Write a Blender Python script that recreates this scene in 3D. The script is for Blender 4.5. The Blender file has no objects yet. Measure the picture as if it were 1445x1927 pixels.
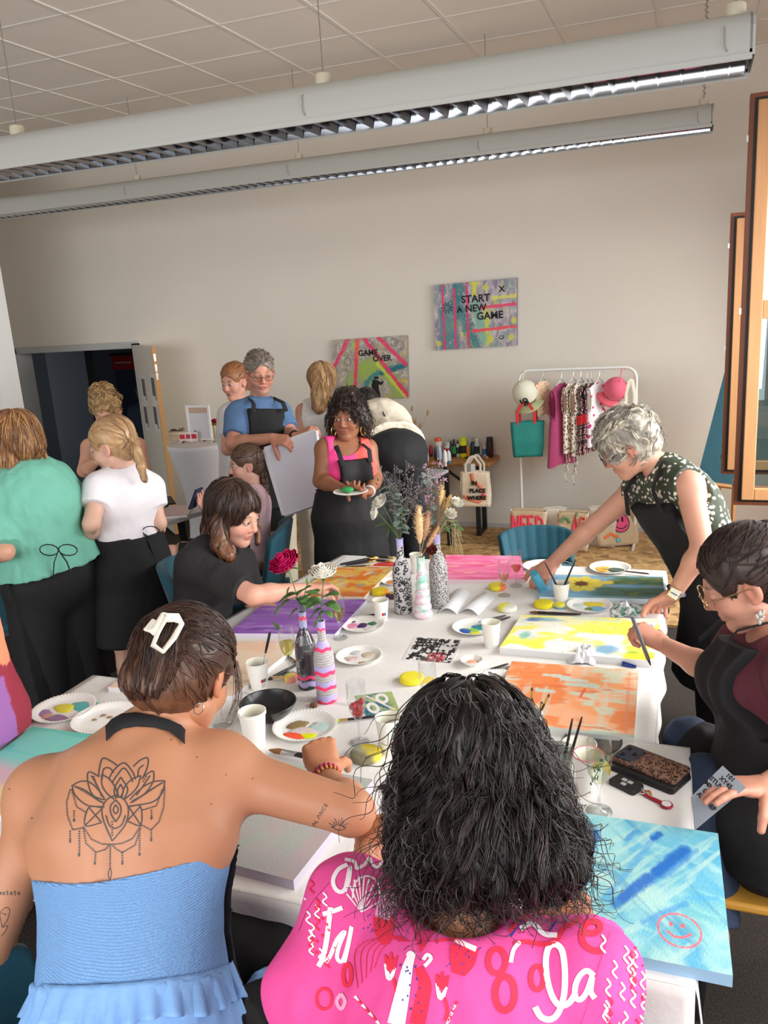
import bpy,math,random
import numpy as np
from mathutils import Vector,Matrix
from mathutils.bvhtree import BVHTree
random.seed(7)
RNG=np.random.default_rng(11)
scene=bpy.context.scene
COL=scene.collection
# camera
FPX,CX,CY,CAMH=1567.0,722.5,963.5,2.2
YAW,PITCH,ROLL=0.3654,0.2493,0.0651
_f=np.array([-math.sin(YAW)*math.cos(PITCH),math.cos(YAW)*math.cos(PITCH),-math.sin(PITCH)])
_r=np.array([math.cos(YAW),math.sin(YAW),0.0])
_d=np.cross(_f,_r)
_c,_s=math.cos(ROLL),math.sin(ROLL)
RC=np.array([_c*_r+_s*_d,-_s*_r+_c*_d,_f])
CAM=np.array([0.0,0.0,CAMH])
cd=bpy.data.cameras.new('camera');cam=bpy.data.objects.new('camera',cd);COL.objects.link(cam)
cd.sensor_fit='AUTO';cd.sensor_width=36.0;cd.lens=FPX/1927*36.0;cd.clip_start=0.05
M=Matrix.Identity(4)
for i in range(3):
 M[i][0]=RC[0][i];M[i][1]=-RC[1][i];M[i][2]=-RC[2][i];M[i][3]=CAM[i]
cam.matrix_world=M
scene.camera=cam
def ray(u,v):
 return RC.T@np.array([u-CX,v-CY,FPX])
def at(u,v,y=None,z=None,x=None):
 d=ray(u,v)
 if y is not None:t=y/d[1]
 elif z is not None:t=(z-CAMH)/d[2]
 else:t=x/d[0]
 return CAM+d*t
def pix(P):
 q=RC@(np.asarray(P,float)-CAM)
 return CX+FPX*q[0]/q[2],CY+FPX*q[1]/q[2]
 # light
scene.view_settings.view_transform='Standard'
scene.view_settings.look='None'
scene.view_settings.gamma=1.0
scene.view_settings.use_curve_mapping=False
scene.view_settings.exposure=0.0
w=bpy.data.worlds.new('world');scene.world=w;w.use_nodes=True
bg=w.node_tree.nodes['Background'];bg.inputs[0].default_value=(0.80,0.90,1.0,1);bg.inputs[1].default_value=1.5
try:
 scene.cycles.max_bounces=8;scene.cycles.diffuse_bounces=5;scene.cycles.glossy_bounces=4
 scene.cycles.transmission_bounces=8;scene.cycles.transparent_max_bounces=12
 scene.cycles.caustics_reflective=False;scene.cycles.caustics_refractive=False
 scene.cycles.sample_clamp_indirect=4.0
except Exception: pass
def area(name,loc,target,sx,sy,power,color=(1,1,1),spread=180):
 l=bpy.data.lights.new(name,'AREA');l.shape='RECTANGLE';l.size=sx;l.size_y=sy
 l.energy=power;l.color=color;l.spread=math.radians(spread)
 o=bpy.data.objects.new(name,l);COL.objects.link(o);o.location=loc
 o.rotation_euler=(Vector(target)-Vector(loc)).to_track_quat('-Z','Y').to_euler()
 return o
area('daylight_right_far',(1.62,4.9,1.9),(-4,4.6,-0.6),3.4,1.8,192,(1.0,0.985,0.96),125)
area('daylight_right_near',(1.62,1.5,1.9),(-4,1.6,-0.6),2.8,1.8,60,(1.0,0.985,0.96),125)
area('daylight_rear',(-2.6,-3.1,2.0),(-2.6,4,-0.9),7.0,3.0,140,(1.0,0.98,0.96),110)
# colour + materials
def lin(c):
 c=np.asarray(c,float)/255.0
 return np.where(c<=0.04045,c/12.92,((c+0.055)/1.055)**2.4)
_mats={}
def mat(name,rgb=(200,200,200),rough=0.6,metal=0.0,bump=0.0,bscale=60.0,vary=0.0,vscale=8.0,spec=0.4,vcol=False,sheen=0.0,emis=0.0,alpha=1.0,stretch=None,sss=0.0,coat=0.0):
 if name in _mats: return _mats[name]
 m=bpy.data.materials.new(name);m.use_nodes=True;nt=m.node_tree;b=nt.nodes['Principled BSDF']
 L=nt.links.new
 c=lin(rgb)
 b.inputs['Base Color'].default_value=(*c,1);b.inputs['Roughness'].default_value=rough
 b.inputs['Metallic'].default_value=metal;b.inputs['Specular IOR Level'].default_value=spec
 if sheen:b.inputs['Sheen Weight'].default_value=sheen
 if coat:b.inputs['Coat Weight'].default_value=coat
 if sss:
  b.inputs['Subsurface Weight'].default_value=sss;b.inputs['Subsurface Radius'].default_value=(0.012,0.005,0.003);b.inputs['Subsurface Scale'].default_value=0.6
 if alpha<1:b.inputs['Alpha'].default_value=alpha
 if emis:
  b.inputs['Emission Color'].default_value=(*c,1);b.inputs['Emission Strength'].default_value=emis
 tc=nt.nodes.new('ShaderNodeTexCoord');vec=tc.outputs['Object']
 if stretch:
  mp=nt.nodes.new('ShaderNodeMapping');L(vec,mp.inputs[0]);mp.inputs['Scale'].default_value=stretch;vec=mp.outputs[0]
 colout=None
 if vcol:
  a=nt.nodes.new('ShaderNodeAttribute');a.attribute_name='Col';colout=a.outputs['Color']
 if vary:
  n=nt.nodes.new('ShaderNodeTexNoise');n.inputs['Scale'].default_value=vscale;n.inputs['Detail'].default_value=4;L(vec,n.inputs['Vector'])
  r=nt.nodes.new('ShaderNodeMapRange');r.inputs[3].default_value=1-vary;r.inputs[4].default_value=1+vary;r.inputs[1].default_value=.25;r.inputs[2].default_value=.75
  L(n.outputs['Fac'],r.inputs[0])
  mx=nt.nodes.new('ShaderNodeVectorMath');mx.operation='SCALE';L(r.outputs[0],mx.inputs['Scale'])
  if colout is not None:L(colout,mx.inputs[0])
  else:mx.inputs[0].default_value=c
  colout=mx.outputs[0]
 if colout is not None:L(colout,b.inputs['Base Color'])
 if bump:
  n=nt.nodes.new('ShaderNodeTexNoise');n.inputs['Scale'].default_value=bscale;n.inputs['Detail'].default_value=3;L(vec,n.inputs['Vector'])
  bp=nt.nodes.new('ShaderNodeBump');bp.inputs['Strength'].default_value=bump;bp.inputs['Distance'].default_value=0.01;L(n.outputs['Fac'],bp.inputs['Height']);L(bp.outputs[0],b.inputs['Normal'])
 _mats[name]=m
 return m
def glass_mat(name,rgb=(255,255,255),rough=0.0,refl=None):
 """thin clear glass: fresnel mix of see-through and mirror reflection"""
 if name in _mats: return _mats[name]
 m=bpy.data.materials.new(name);m.use_nodes=True;nt=m.node_tree;nt.nodes.clear()
 L=nt.links.new
 o=nt.nodes.new('ShaderNodeOutputMaterial');mx=nt.nodes.new('ShaderNodeMixShader')
 t=nt.nodes.new('ShaderNodeBsdfTransparent');t.inputs[0].default_value=(*lin(rgb),1)
 g=nt.nodes.new('ShaderNodeBsdfGlossy');g.inputs['Roughness'].default_value=rough
 if refl is None:
  lw=nt.nodes.new('ShaderNodeLayerWeight');lw.inputs[0].default_value=0.25
  mr=nt.nodes.new('ShaderNodeMapRange');mr.inputs[3].default_value=0.03;mr.inputs[4].default_value=0.75
  L(lw.outputs['Facing'],mr.inputs[0]);L(mr.outputs[0],mx.inputs[0])
 else:mx.inputs[0].default_value=refl
 L(t.outputs[0],mx.inputs[1]);L(g.outputs[0],mx.inputs[2]);L(mx.outputs[0],o.inputs[0])
 _mats[name]=m
 return m
 # numpy noise
_perm=RNG.random((64,64,64))
def vnoise(P):
 P=np.asarray(P,float);i=np.floor(P).astype(int);f=P-i;f=f*f*(3-2*f);i%=64;j=(i+1)%64
 X0,Y0,Z0=i[...,0],i[...,1],i[...,2];X1,Y1,Z1=j[...,0],j[...,1],j[...,2]
 fx,fy,fz=f[...,0],f[...,1],f[...,2]
 a=_perm[X0,Y0,Z0]*(1-fx)+_perm[X1,Y0,Z0]*fx;b=_perm[X0,Y1,Z0]*(1-fx)+_perm[X1,Y1,Z0]*fx
 c=_perm[X0,Y0,Z1]*(1-fx)+_perm[X1,Y0,Z1]*fx;d=_perm[X0,Y1,Z1]*(1-fx)+_perm[X1,Y1,Z1]*fx
 return (a*(1-fy)+b*fy)*(1-fz)+(c*(1-fy)+d*fy)*fz
def fbm(P,o=3):
 s=0;a=.5;P=np.asarray(P,float);tot=0
 for k in range(o):
  s=s+a*vnoise(P*2**k+17.3*k);tot+=a;a*=.5
 return s/tot
def sstep(a,b,x):
 t=np.clip((x-a)/(b-a),0,1); return t*t*(3-2*t)
 # mesh builder
def unit(v):
 v=np.asarray(v,float);n=np.linalg.norm(v); return v/n if n>1e-12 else v
def basis(d,up=(0,0,1)):
 d=unit(d);u=np.asarray(up,float)
 if abs(d@u)>.98:u=np.array([0,1.0,0])
 a=unit(np.cross(u,d));b=np.cross(d,a)
 return a,b,d
def rotz(a):
 c,s=math.cos(a),math.sin(a); return np.array([[c,-s,0],[s,c,0],[0,0,1.0]])
def rot(axis,a):
 return np.array(Matrix.Rotation(a,3,Vector(axis)))
def rootof(o):
 while o.parent:o=o.parent
 return o
class MB:
 def __init__(s):s.v=[];s.f=[];s.m=[];s.c=[];s.n=0;s.T=None
 def add(s,V,F,mi=0,col=None):
  V=np.asarray(V,float).reshape(-1,3)
  if s.T is not None:V=V@s.T[0].T+s.T[1]
  s.v.append(V);s.f+=[tuple(int(i)+s.n for i in q) for q in F];s.m+=[mi]*len(F)
  if col is None:col=(1,1,1)
  col=np.asarray(col,float)
  s.c.append(np.broadcast_to(col,(len(V),3)));s.n+=len(V); return s
 def box(s,c,size,R=None,mi=0,col=None):
  h=np.asarray(size,float)/2
  V=np.array([[x,y,z] for x in (-1,1) for y in (-1,1) for z in (-1,1)])*h
  if R is not None:V=V@np.asarray(R).T
  return s.add(V+np.asarray(c),[(0,1,3,2),(4,6,7,5),(0,4,5,1),(2,3,7,6),(0,2,6,4),(1,5,7,3)],mi,col)
 def bx(s,lo,hi,mi=0,col=None):
  lo=np.asarray(lo,float);hi=np.asarray(hi,float); return s.box((lo+hi)/2,hi-lo,None,mi,col)
 def tube(s,pts,r,n=8,mi=0,col=None,caps=True,flat=1.0,up=(0,0,1)):
  pts=np.asarray(pts,float);k=len(pts);r=np.broadcast_to(np.asarray(r,float),(k,))
  t=np.gradient(pts,axis=0);V=[];pa=None
  an=np.arange(n)*2*math.pi/n
  for i in range(k):
   d=unit(t[i])
   if pa is None:a,b,_=basis(d,up)
   else:
    a=unit(pa-d*(pa@d));b=np.cross(d,a)
   pa=a
   V.append(pts[i]+r[i]*(np.cos(an)[:,None]*a+flat*np.sin(an)[:,None]*b))
  F=[]
  for i in range(k-1):
   for j in range(n):F.append((i*n+j,i*n+(j+1)%n,(i+1)*n+(j+1)%n,(i+1)*n+j))
  if caps:F.append(tuple(range(n-1,-1,-1)));F.append(tuple((k-1)*n+j for j in range(n)))
  c=col
  if col is not None and np.ndim(col)==2 and len(col)==k:c=np.repeat(np.asarray(col),n,axis=0)
  return s.add(np.concatenate(V),F,mi,c)
 def cyl(s,p,q,r,r2=None,n=16,mi=0,col=None,caps=True):
  return s.tube([p,q],[r,r if r2 is None else r2],n,mi,col,caps)
 def lathe(s,prof,c=(0,0,0),n=28,mi=0,col=None,R=None,wob=None):
  prof=np.asarray(prof,float);an=np.arange(n)*2*math.pi/n;k=len(prof)
  V=np.stack([np.outer(prof[:,0],np.cos(an)),np.outer(prof[:,0],np.sin(an)),np.repeat(prof[:,1:2],n,1)],-1)
  if wob is not None:V=wob(V,an)
  V=V.reshape(-1,3)
  if R is not None:V=V@np.asarray(R).T
  F=[(i*n+j,i*n+(j+1)%n,(i+1)*n+(j+1)%n,(i+1)*n+j) for i in range(k-1) for j in range(n)]
  cc=col
  if col is not None and np.ndim(col)==2 and len(col)==k:cc=np.repeat(np.asarray(col),n,axis=0)
  return s.add(V+np.asarray(c),F,mi,cc)
 def ball(s,c,r,n=12,m=8,R=None,mi=0,col=None):
  r=np.broadcast_to(np.asarray(r,float),(3,));V=[[0,0,1.0]]
  for i in range(1,m):
   ph=math.pi*i/m
   for j in range(n):V.append([math.sin(ph)*math.cos(2*math.pi*j/n),math.sin(ph)*math.sin(2*math.pi*j/n),math.cos(ph)])
  V.append([0,0,-1.0]);V=np.array(V)*r;e=len(V)-1
  if R is not None:V=V@np.asarray(R).T
  F=[(0,1+j,1+(j+1)%n) for j in range(n)]
  for i in range(m-2):
   for j in range(n):F.append((1+i*n+j,1+(i+1)*n+j,1+(i+1)*n+(j+1)%n,1+i*n+(j+1)%n))
  b=1+(m-2)*n;F+=[(e,b+(j+1)%n,b+j) for j in range(n)]
  return s.add(V+np.asarray(c),F,mi,col)
 def grid(s,G,mi=0,col=None,closed=False):
  G=np.asarray(G,float);a,b=G.shape[:2]
  F=[(i*b+j,i*b+j+1,(i+1)*b+j+1,(i+1)*b+j) for i in range(a-1) for j in range(b-1)]
  return s.add(G.reshape(-1,3),F,mi,None if col is None else (np.asarray(col).reshape(-1,3) if np.ndim(col)==3 else col))
 def sheet(s,G,th,mi=0,col=None):
  """grid with thickness th along -normal"""
  G=np.asarray(G,float);a,b=G.shape[:2]
  n=np.cross(np.gradient(G,axis=0),np.gradient(G,axis=1));n/=np.maximum(np.linalg.norm(n,axis=-1,keepdims=True),1e-9)
  B=G-n*th;V=np.concatenate([G.reshape(-1,3),B.reshape(-1,3)]);N=a*b;F=[]
  for i in range(a-1):
   for j in range(b-1):
    q=(i*b+j,(i+1)*b+j,(i+1)*b+j+1,i*b+j+1);F.append(q);F.append(tuple(N+k for k in q[::-1]))
  rim=[i*b for i in range(a)]+[(a-1)*b+j for j in range(1,b)]+[i*b+b-1 for i in range(a-2,-1,-1)]+[j for j in range(b-2,0,-1)]
  for k in range(len(rim)):
   p,q=rim[k],rim[(k+1)%len(rim)];F.append((q,p,N+p,N+q))
  c=None
  if col is not None:
   c=np.asarray(col,float)
   if c.ndim==3:c=c.reshape(-1,3)
   if c.ndim==2:c=np.concatenate([c,c])
  return s.add(V,F,mi,c)
 def prism(s,poly,z0,z1,mi=0,col=None):
  n=len(poly);V=[(p[0],p[1],z0) for p in poly]+[(p[0],p[1],z1) for p in poly]
  F=[tuple(range(n-1,-1,-1)),tuple(range(n,2*n))]+[(i,(i+1)%n,n+(i+1)%n,n+i) for i in range(n)]
  return s.add(V,F,mi,col)
 def verts(s): return np.concatenate(s.v) if s.v else np.zeros((0,3))
 def bvh(s): return BVHTree.FromPolygons([Vector(p) for p in s.verts()],s.f)
 def build(s,name,mats,parent=None,smooth=True,ang=40,bevel=0,local=False,vcol=False):
  V=s.verts()
  if parent is not None and not local:
   rt=rootof(parent);Mi=np.array(rt.matrix_basis.inverted());V=V@Mi[:3,:3].T+Mi[:3,3]
  me=bpy.data.meshes.new(name)
  me.vertices.add(len(V));me.vertices.foreach_set('co',V.ravel())
  ls=np.array([len(f) for f in s.f],dtype=np.int32);lv=np.fromiter((i for f in s.f for i in f),dtype=np.int32,count=int(ls.sum()))
  me.loops.add(len(lv));me.loops.foreach_set('vertex_index',lv)
  me.polygons.add(len(ls));st=np.zeros(len(ls),dtype=np.int32);st[1:]=np.cumsum(ls)[:-1]
  me.polygons.foreach_set('loop_start',st);me.polygons.foreach_set('loop_total',ls)
  if not isinstance(mats,(list,tuple)):mats=[mats]
  for m in mats:me.materials.append(m)
  me.polygons.foreach_set('material_index',np.array(s.m,dtype=np.int32))
  if vcol:
   C=np.concatenate(s.c);a=me.color_attributes.new('Col','FLOAT_COLOR','POINT')
   a.data.foreach_set('color',np.concatenate([C,np.ones((len(C),1))],1).ravel())
  me.polygons.foreach_set('use_smooth',np.full(len(ls),bool(smooth)))
  me.update(calc_edges=True);me.validate()
  if smooth and ang<180:me.set_sharp_from_angle(angle=math.radians(ang))
  o=bpy.data.objects.new(name,me);COL.objects.link(o)
  if parent is not None:o.parent=parent
  if bevel:
   b=o.modifiers.new('bevel','BEVEL');b.width=bevel;b.segments=2;b.limit_method='ANGLE'
  return o
def tag(o,label=None,cat=None,group=None,kind=None):
 if label:o['label']=label
 if cat:o['category']=cat
 if group:o['group']=group
 if kind:o['kind']=kind
 return o
def thing(name,label,cat,loc=(0,0,0),rz=0.0,group=None):
 o=bpy.data.objects.new(name,None);COL.objects.link(o);o.empty_display_size=0.1
 o.location=tuple(float(x) for x in loc);o.rotation_euler=(0,0,rz)
 o.matrix_basis=Matrix.Translation(Vector([float(x) for x in loc]))@Matrix.Rotation(rz,4,'Z')
 return tag(o,label,cat,group)
def dup(root,loc,rz=0.0,label=None,group=None):
 r=root.copy();COL.objects.link(r);r.location=tuple(float(x) for x in loc);r.rotation_euler=(0,0,rz)
 if label:r['label']=label
 if group:r['group']=group
 for ch in list(root.children):
  c=ch.copy();COL.objects.link(c);c.parent=r
  for g in list(ch.children):
   d=g.copy();COL.objects.link(d);d.parent=c
 return r
def struct(name,mb,m,**k):
 return tag(mb.build(name,m,**k),kind='structure')
def text_mesh(txt,size,bold=0.0,ext=0.0):
 cu=bpy.data.curves.new('t','FONT');cu.body=txt;cu.size=size;cu.offset=bold;cu.extrude=ext;cu.resolution_u=3
 o=bpy.data.objects.new('t',cu);COL.objects.link(o)
 dg=bpy.context.evaluated_depsgraph_get();me=bpy.data.meshes.new_from_object(o.evaluated_get(dg))
 V=np.array([v.co[:] for v in me.vertices]).reshape(-1,3);F=[tuple(p.vertices) for p in me.polygons]
 bpy.data.objects.remove(o);bpy.data.curves.remove(cu);bpy.data.meshes.remove(me)
 return V,F
def put_text(mb,txt,size,O,X,Y,mi=0,bold=0.0,ext=0.0,center=True,fit=None,lift=0.0008):
 """flat lettering on a plane: origin O, unit axes X (reading direction) and Y (up the letters)"""
 V,F=text_mesh(txt,size,bold,ext)
 if len(V)==0: return
 if center:V[:,0]-=(V[:,0].max()+V[:,0].min())/2
 if fit:V[:,0]*=fit/(V[:,0].max()-V[:,0].min())
 X=unit(X);Y=unit(Y);N=np.cross(X,Y)
 mb.add(np.asarray(O)+V[:,:1]*X+V[:,1:2]*Y+(V[:,2:3]+lift)*N,F,mi)
class Paint:
 def __init__(s,nx,ny,base):
  s.U,s.V=np.meshgrid((np.arange(nx)+.5)/nx,(np.arange(ny)+.5)/ny);s.img=np.zeros((ny,nx,3))+lin(base);s.seed=random.random()*50
 def mix(s,rgb,a):s.img=s.img*(1-a[...,None])+lin(rgb)*a[...,None]; return s
 def noise(s,sx,sy,o=3,ang=0.0):
  s.seed+=7.1;c,n=math.cos(ang),math.sin(ang);u=s.U*c+s.V*n;v=-s.U*n+s.V*c
  return fbm(np.stack([u*sx+s.seed,v*sy+s.seed*.7,np.full_like(u,s.seed)],-1),o)
 def patch(s,rgb,sx,sy,lo,hi,a=1.0,ang=0.0,mask=None):
  k=sstep(lo,hi,s.noise(sx,sy,3,ang))*a
  if mask is not None:k=k*mask
  return s.mix(rgb,k)
 def band(s,lo,hi,soft=.05,axis='v',wob=0.0):
  t=(s.V if axis=='v' else s.U)+(wob*(s.noise(3,3)-.5) if wob else 0)
  return sstep(lo-soft,lo+soft,t)*(1-sstep(hi-soft,hi+soft,t))
 def dist(s,pts,asp=1.0):
  D=np.full(s.U.shape,9.0);pts=np.asarray(pts,float)
  for p,q in zip(pts[:-1],pts[1:]):
   d=(q-p)*[1,asp];x=s.U-p[0];y=(s.V-p[1])*asp;t=np.clip((x*d[0]+y*d[1])/max(d@d,1e-9),0,1)
   D=np.minimum(D,np.hypot(x-t*d[0],y-t*d[1]))
  return D
 def line(s,pts,w,rgb,a=1.0,asp=1.0,soft=.3,rough=0.0):
  k=1-sstep(w*(1-soft),w*(1+soft),s.dist(pts,asp)+(rough*w*(s.noise(30,30)-.5)*4 if rough else 0))
  if rough:k=k*sstep(.25,.5,s.noise(60,60,2)+.15)
  return s.mix(rgb,k*a)
 def ell(s,c,r,rgb,a=1.0,soft=.15,rough=0.0):
  d=np.hypot((s.U-c[0])/r[0],(s.V-c[1])/r[1])
  if rough:d=d+rough*(s.noise(14,14)-.5)*2
  return s.mix(rgb,(1-sstep(1-soft,1+soft,d))*a)
 def ring(s,c,r,w,rgb,a=1.0):
  d=np.abs(np.hypot((s.U-c[0])/r[0],(s.V-c[1])/r[1])-1)
  return s.mix(rgb,(1-sstep(w*.6,w*1.4,d))*a)
  # room shell
YB,CEIL=7.575,3.89
XR,XL,YF=1.5,-8.2,-3.0
m_wall=mat('wall_paint',(226,217,205),.9,bump=.12,bscale=90,vary=.02,vscale=2)
m_white=mat('white_paint',(236,235,232),.7)
DX0,DX1,DTOP=at(25,655,y=YB)[0],at(255,648,y=YB)[0],at(140,652,y=YB)[2]
mb=MB();mb.bx((XL,YB,0),(DX0,YB+.2,CEIL));mb.bx((DX1,YB,0),(XR+.3,YB+.2,CEIL));mb.bx((DX0,YB,DTOP),(DX1,YB+.2,CEIL))
struct('wall_back',mb,m_wall,smooth=False)
mb=MB();mb.bx((XL-.2,YF,0),(XL,YB+.2,CEIL));struct('wall_left',mb,m_wall,smooth=False)
mb=MB();x0,x1=XR,XR+.3
opens=[(-2.4,-.3,1.0,3.2),(.1,2.9,1.0,3.2),(3.3,4.7,1.0,3.2),(5.0,6.6,1.0,3.2)]
ys=[YF]+[t for o in opens for t in o[:2]]+[YB+.2]
for a,b in zip(ys[0::2],ys[1::2]):mb.bx((x0,a,0),(x1,b,CEIL))
for a,b,c,d in opens:mb.bx((x0,a,0),(x1,b,c));mb.bx((x0,a,d),(x1,b,CEIL))
struct('wall_right',mb,m_wall,smooth=False)
mb=MB();mb.bx((XL-.2,YF-.2,0),(XR+.3,YF,.45));mb.bx((XL-.2,YF-.2,3.6),(XR+.3,YF,CEIL))
for x in (XL-.2,-6.2,1.0):mb.bx((x,YF-.2,.45),(x+.5 if x>0 else x+.35,YF,3.6))
struct('wall_front',mb,m_wall,smooth=False)
P=at(24,640,y=6.35)
mb=MB();mb.bx((XL,6.1,0),(P[0],6.35,CEIL));struct('wall_return',mb,m_white,smooth=False)
def carpet():
 m=mat('carpet',(62,56,52),.98,bump=.6,bscale=160,vary=.35,vscale=120,spec=.1); return m
mb=MB();mb.bx((XL-.2,YF-.2,-.1),(XR+.3,YB+.2,0));struct('floor',mb,carpet(),smooth=False)
def osb_mat():
 m=bpy.data.materials.new('osb');m.use_nodes=True;nt=m.node_tree;b=nt.nodes['Principled BSDF'];L=nt.links.new
 tc=nt.nodes.new('ShaderNodeTexCoord');mp=nt.nodes.new('ShaderNodeMapping');mp.inputs['Scale'].default_value=(1,1.3,1);L(tc.outputs['Object'],mp.inputs[0])
 v=nt.nodes.new('ShaderNodeTexVoronoi');v.inputs['Scale'].default_value=16;L(mp.outputs[0],v.inputs['Vector'])
 n=nt.nodes.new('ShaderNodeTexNoise');n.inputs['Scale'].default_value=34;n.inputs['Detail'].default_value=5;L(mp.outputs[0],n.inputs['Vector'])
 mx=nt.nodes.new('ShaderNodeMix');mx.data_type='FLOAT';mx.inputs[0].default_value=.55;L(v.outputs['Color'],mx.inputs[2]);L(n.outputs['Fac'],mx.inputs[3])
 r=nt.nodes.new('ShaderNodeValToRGB');e=r.color_ramp.elements;e[0].position=.25;e[0].color=(*lin((120,88,52)),1);e[1].position=.8;e[1].color=(*lin((216,180,126)),1)
 q=e.new(.5);q.color=(*lin((182,142,92)),1)
 L(mx.outputs[0],r.inputs[0]);L(r.outputs[0],b.inputs['Base Color']);b.inputs['Roughness'].default_value=.7
 return m
mb=MB();mb.prism([(-4.1,5.75),(-.15,5.4),(XR,5.3),(XR,YB),(-4.1,YB)],0,.018)
struct('floor_boards',mb,osb_mat(),smooth=False)
mb=MB();mb.bx((DX1,YB-.012,.018),(XR,YB,.06));struct('baseboard_back',mb,mat('baseboard',(196,192,196),.6),smooth=False)
mb=MB();mb.bx((XL-.2,YF-.2,CEIL),(XR+.3,YB+.2,CEIL+.1))
struct('ceiling',mb,mat('ceiling_tile',(232,222,210),.95,bump=.1,bscale=240,vary=.03,vscale=1.2),smooth=False)
mb=MB();T=.625;gx0=-4.472*T;gy0=7.029*T
k=math.floor((XL-gx0)/T)
while gx0+k*T<XR:
 x=gx0+k*T
 mb.bx((x-.012,YF,CEIL-.007),(x+.012,YB,CEIL));k+=1
k=math.floor((YF-gy0)/T)
while gy0+k*T<YB:
 y=gy0+k*T;mb.bx((XL,y-.012,CEIL-.0055),(XR,y+.012,CEIL));k+=1
struct('trim_ceiling',mb,mat('t_bar',(226,218,208),.6),smooth=False)
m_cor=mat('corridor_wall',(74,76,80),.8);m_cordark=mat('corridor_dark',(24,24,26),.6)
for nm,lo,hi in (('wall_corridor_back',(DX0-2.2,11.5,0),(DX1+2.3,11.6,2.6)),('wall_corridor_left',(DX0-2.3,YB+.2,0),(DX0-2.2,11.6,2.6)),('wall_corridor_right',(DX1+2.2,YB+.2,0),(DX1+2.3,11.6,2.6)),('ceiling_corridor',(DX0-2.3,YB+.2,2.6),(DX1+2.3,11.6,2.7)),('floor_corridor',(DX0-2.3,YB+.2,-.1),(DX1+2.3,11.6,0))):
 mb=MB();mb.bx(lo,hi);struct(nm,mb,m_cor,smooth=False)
a=at(37,700,y=9.2)[0];b=at(105,700,y=9.2)[0]
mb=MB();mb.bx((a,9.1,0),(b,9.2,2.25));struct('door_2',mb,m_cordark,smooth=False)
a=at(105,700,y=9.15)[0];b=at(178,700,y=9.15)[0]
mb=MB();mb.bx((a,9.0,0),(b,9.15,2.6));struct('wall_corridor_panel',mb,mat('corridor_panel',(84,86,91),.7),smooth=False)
rd=thing('banner','red topped banner hanging in the dark corridor behind the door','banner',at(235,680,y=9.9)*[1,1,0])
p=at(210,670,y=9.9);q=at(262,694,y=9.9)
mb=MB();mb.bx((p[0],9.88,q[2]),(q[0],9.9,p[2]));mb.bx((p[0]+.06,9.876,(p[2]+q[2])/2-.012),(q[0]-.1,9.88,(p[2]+q[2])/2+.012),1)
mb.build('header',[mat('sign_red',(170,26,28),.5),mat('sign_pink',(200,150,150),.5)],rd,smooth=False)
mb=MB();mb.bx((p[0]+.02,9.89,.3),(q[0]-.02,9.9,q[2]));mb.build('panel',mat('banner_blue',(52,60,84),.6),rd,smooth=False)
mb=MB();mb.bx((p[0]-.02,9.885,p[2]),(q[0]+.02,9.905,p[2]+.04));mb.build('rail',mat('banner_rail',(40,40,44),.5),rd,smooth=False)
mb=MB();m_grey=mat('frame_grey',(190,190,188),.5)
mb.bx((DX0-.06,YB-.03,0),(DX0+.06,YB+.2,DTOP));mb.bx((DX1-.03,YB-.03,0),(DX1+.05,YB+.2,DTOP));mb.bx((DX0-.06,YB-.03,DTOP-.05),(DX1+.05,YB+.2,DTOP+.02))
struct('trim_door',mb,m_grey,smooth=False)
H=np.array([DX1,YB-.03,0])
E=min((at(306,790,y=yy) for yy in np.linspace(6.4,7.4,101)),key= lambda p:abs(np.hypot(*(p-H)[:2])-.92));E[2]=0
dl=unit(E-H);L=min(np.linalg.norm(E-H),1.05);E=H+dl*L;dn=np.cross(dl,(0,0,1));dn=dn*(1 if dn[0]*(-E[0])+dn[1]*(-E[1])>0 else -1)
Rd=np.array([dl,np.cross((0,0,1),dl),(0,0,1)]).T
door=thing('door_1',None,None,H);door['kind']='structure'
mb=MB();mb.box(H+dl*L/2+np.array([0,0,DTOP/2]),(L-.012,.042,DTOP-.03),Rd);mb.build('door_leaf',mat('door_cream',(218,212,200),.5),door,smooth=False)
mb=MB();mb.box(E+np.array([0,0,DTOP/2]),(.014,.044,DTOP-.03),Rd);mb.build('edge_band',mat('oak_edge',(188,138,82),.5),door,smooth=False)
mb=MB()
for z in (DTOP-.12,DTOP-.22,DTOP-.3):mb.box(E+dl*.008+np.array([0,0,z]),(.006,.02,.07),Rd)
mb.build('lock_plate',mat('steel',(190,190,190),.25,1.0),door,smooth=False)
sgn=1 if (dn@Rd[:,1])>0 else -1
for i,(u,v,side) in enumerate([(272,733,'upper left'),(290,732,'upper right'),(276,785,'lower left'),(294,786,'lower right')]):
 d=ray(u,v);O=H+dn*.022;t=((O-CAM)@dn)/(d@dn);Pn=CAM+d*t
 r=thing('notice','small printed sheet taped %s of the four sheets on the open door'%side,'sheet',Pn,0,'sheets on the open door')
 mb=MB();X=dl if dl@RC[0]>0 else -dl
 Rn=np.array([X,dn,(0,0,1)]).T
 mb.box(Pn+dn*.001,(.20,.001,.29),Rn);mb.build('paper',mat('paper',(222,220,218),.8),r,smooth=False)
 mb=MB();mb.box(Pn+dn*.002+X*-.03+np.array([0,0,.02]),(.1,.001,.18),Rn);mb.box(Pn+dn*.002+X*.045,(.05,.001,.22),Rn,1)
 mb.build('print',[mat('print_dark',(98,96,104),.8),mat('print_brown',(150,128,118),.8)],r,smooth=False)
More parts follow.
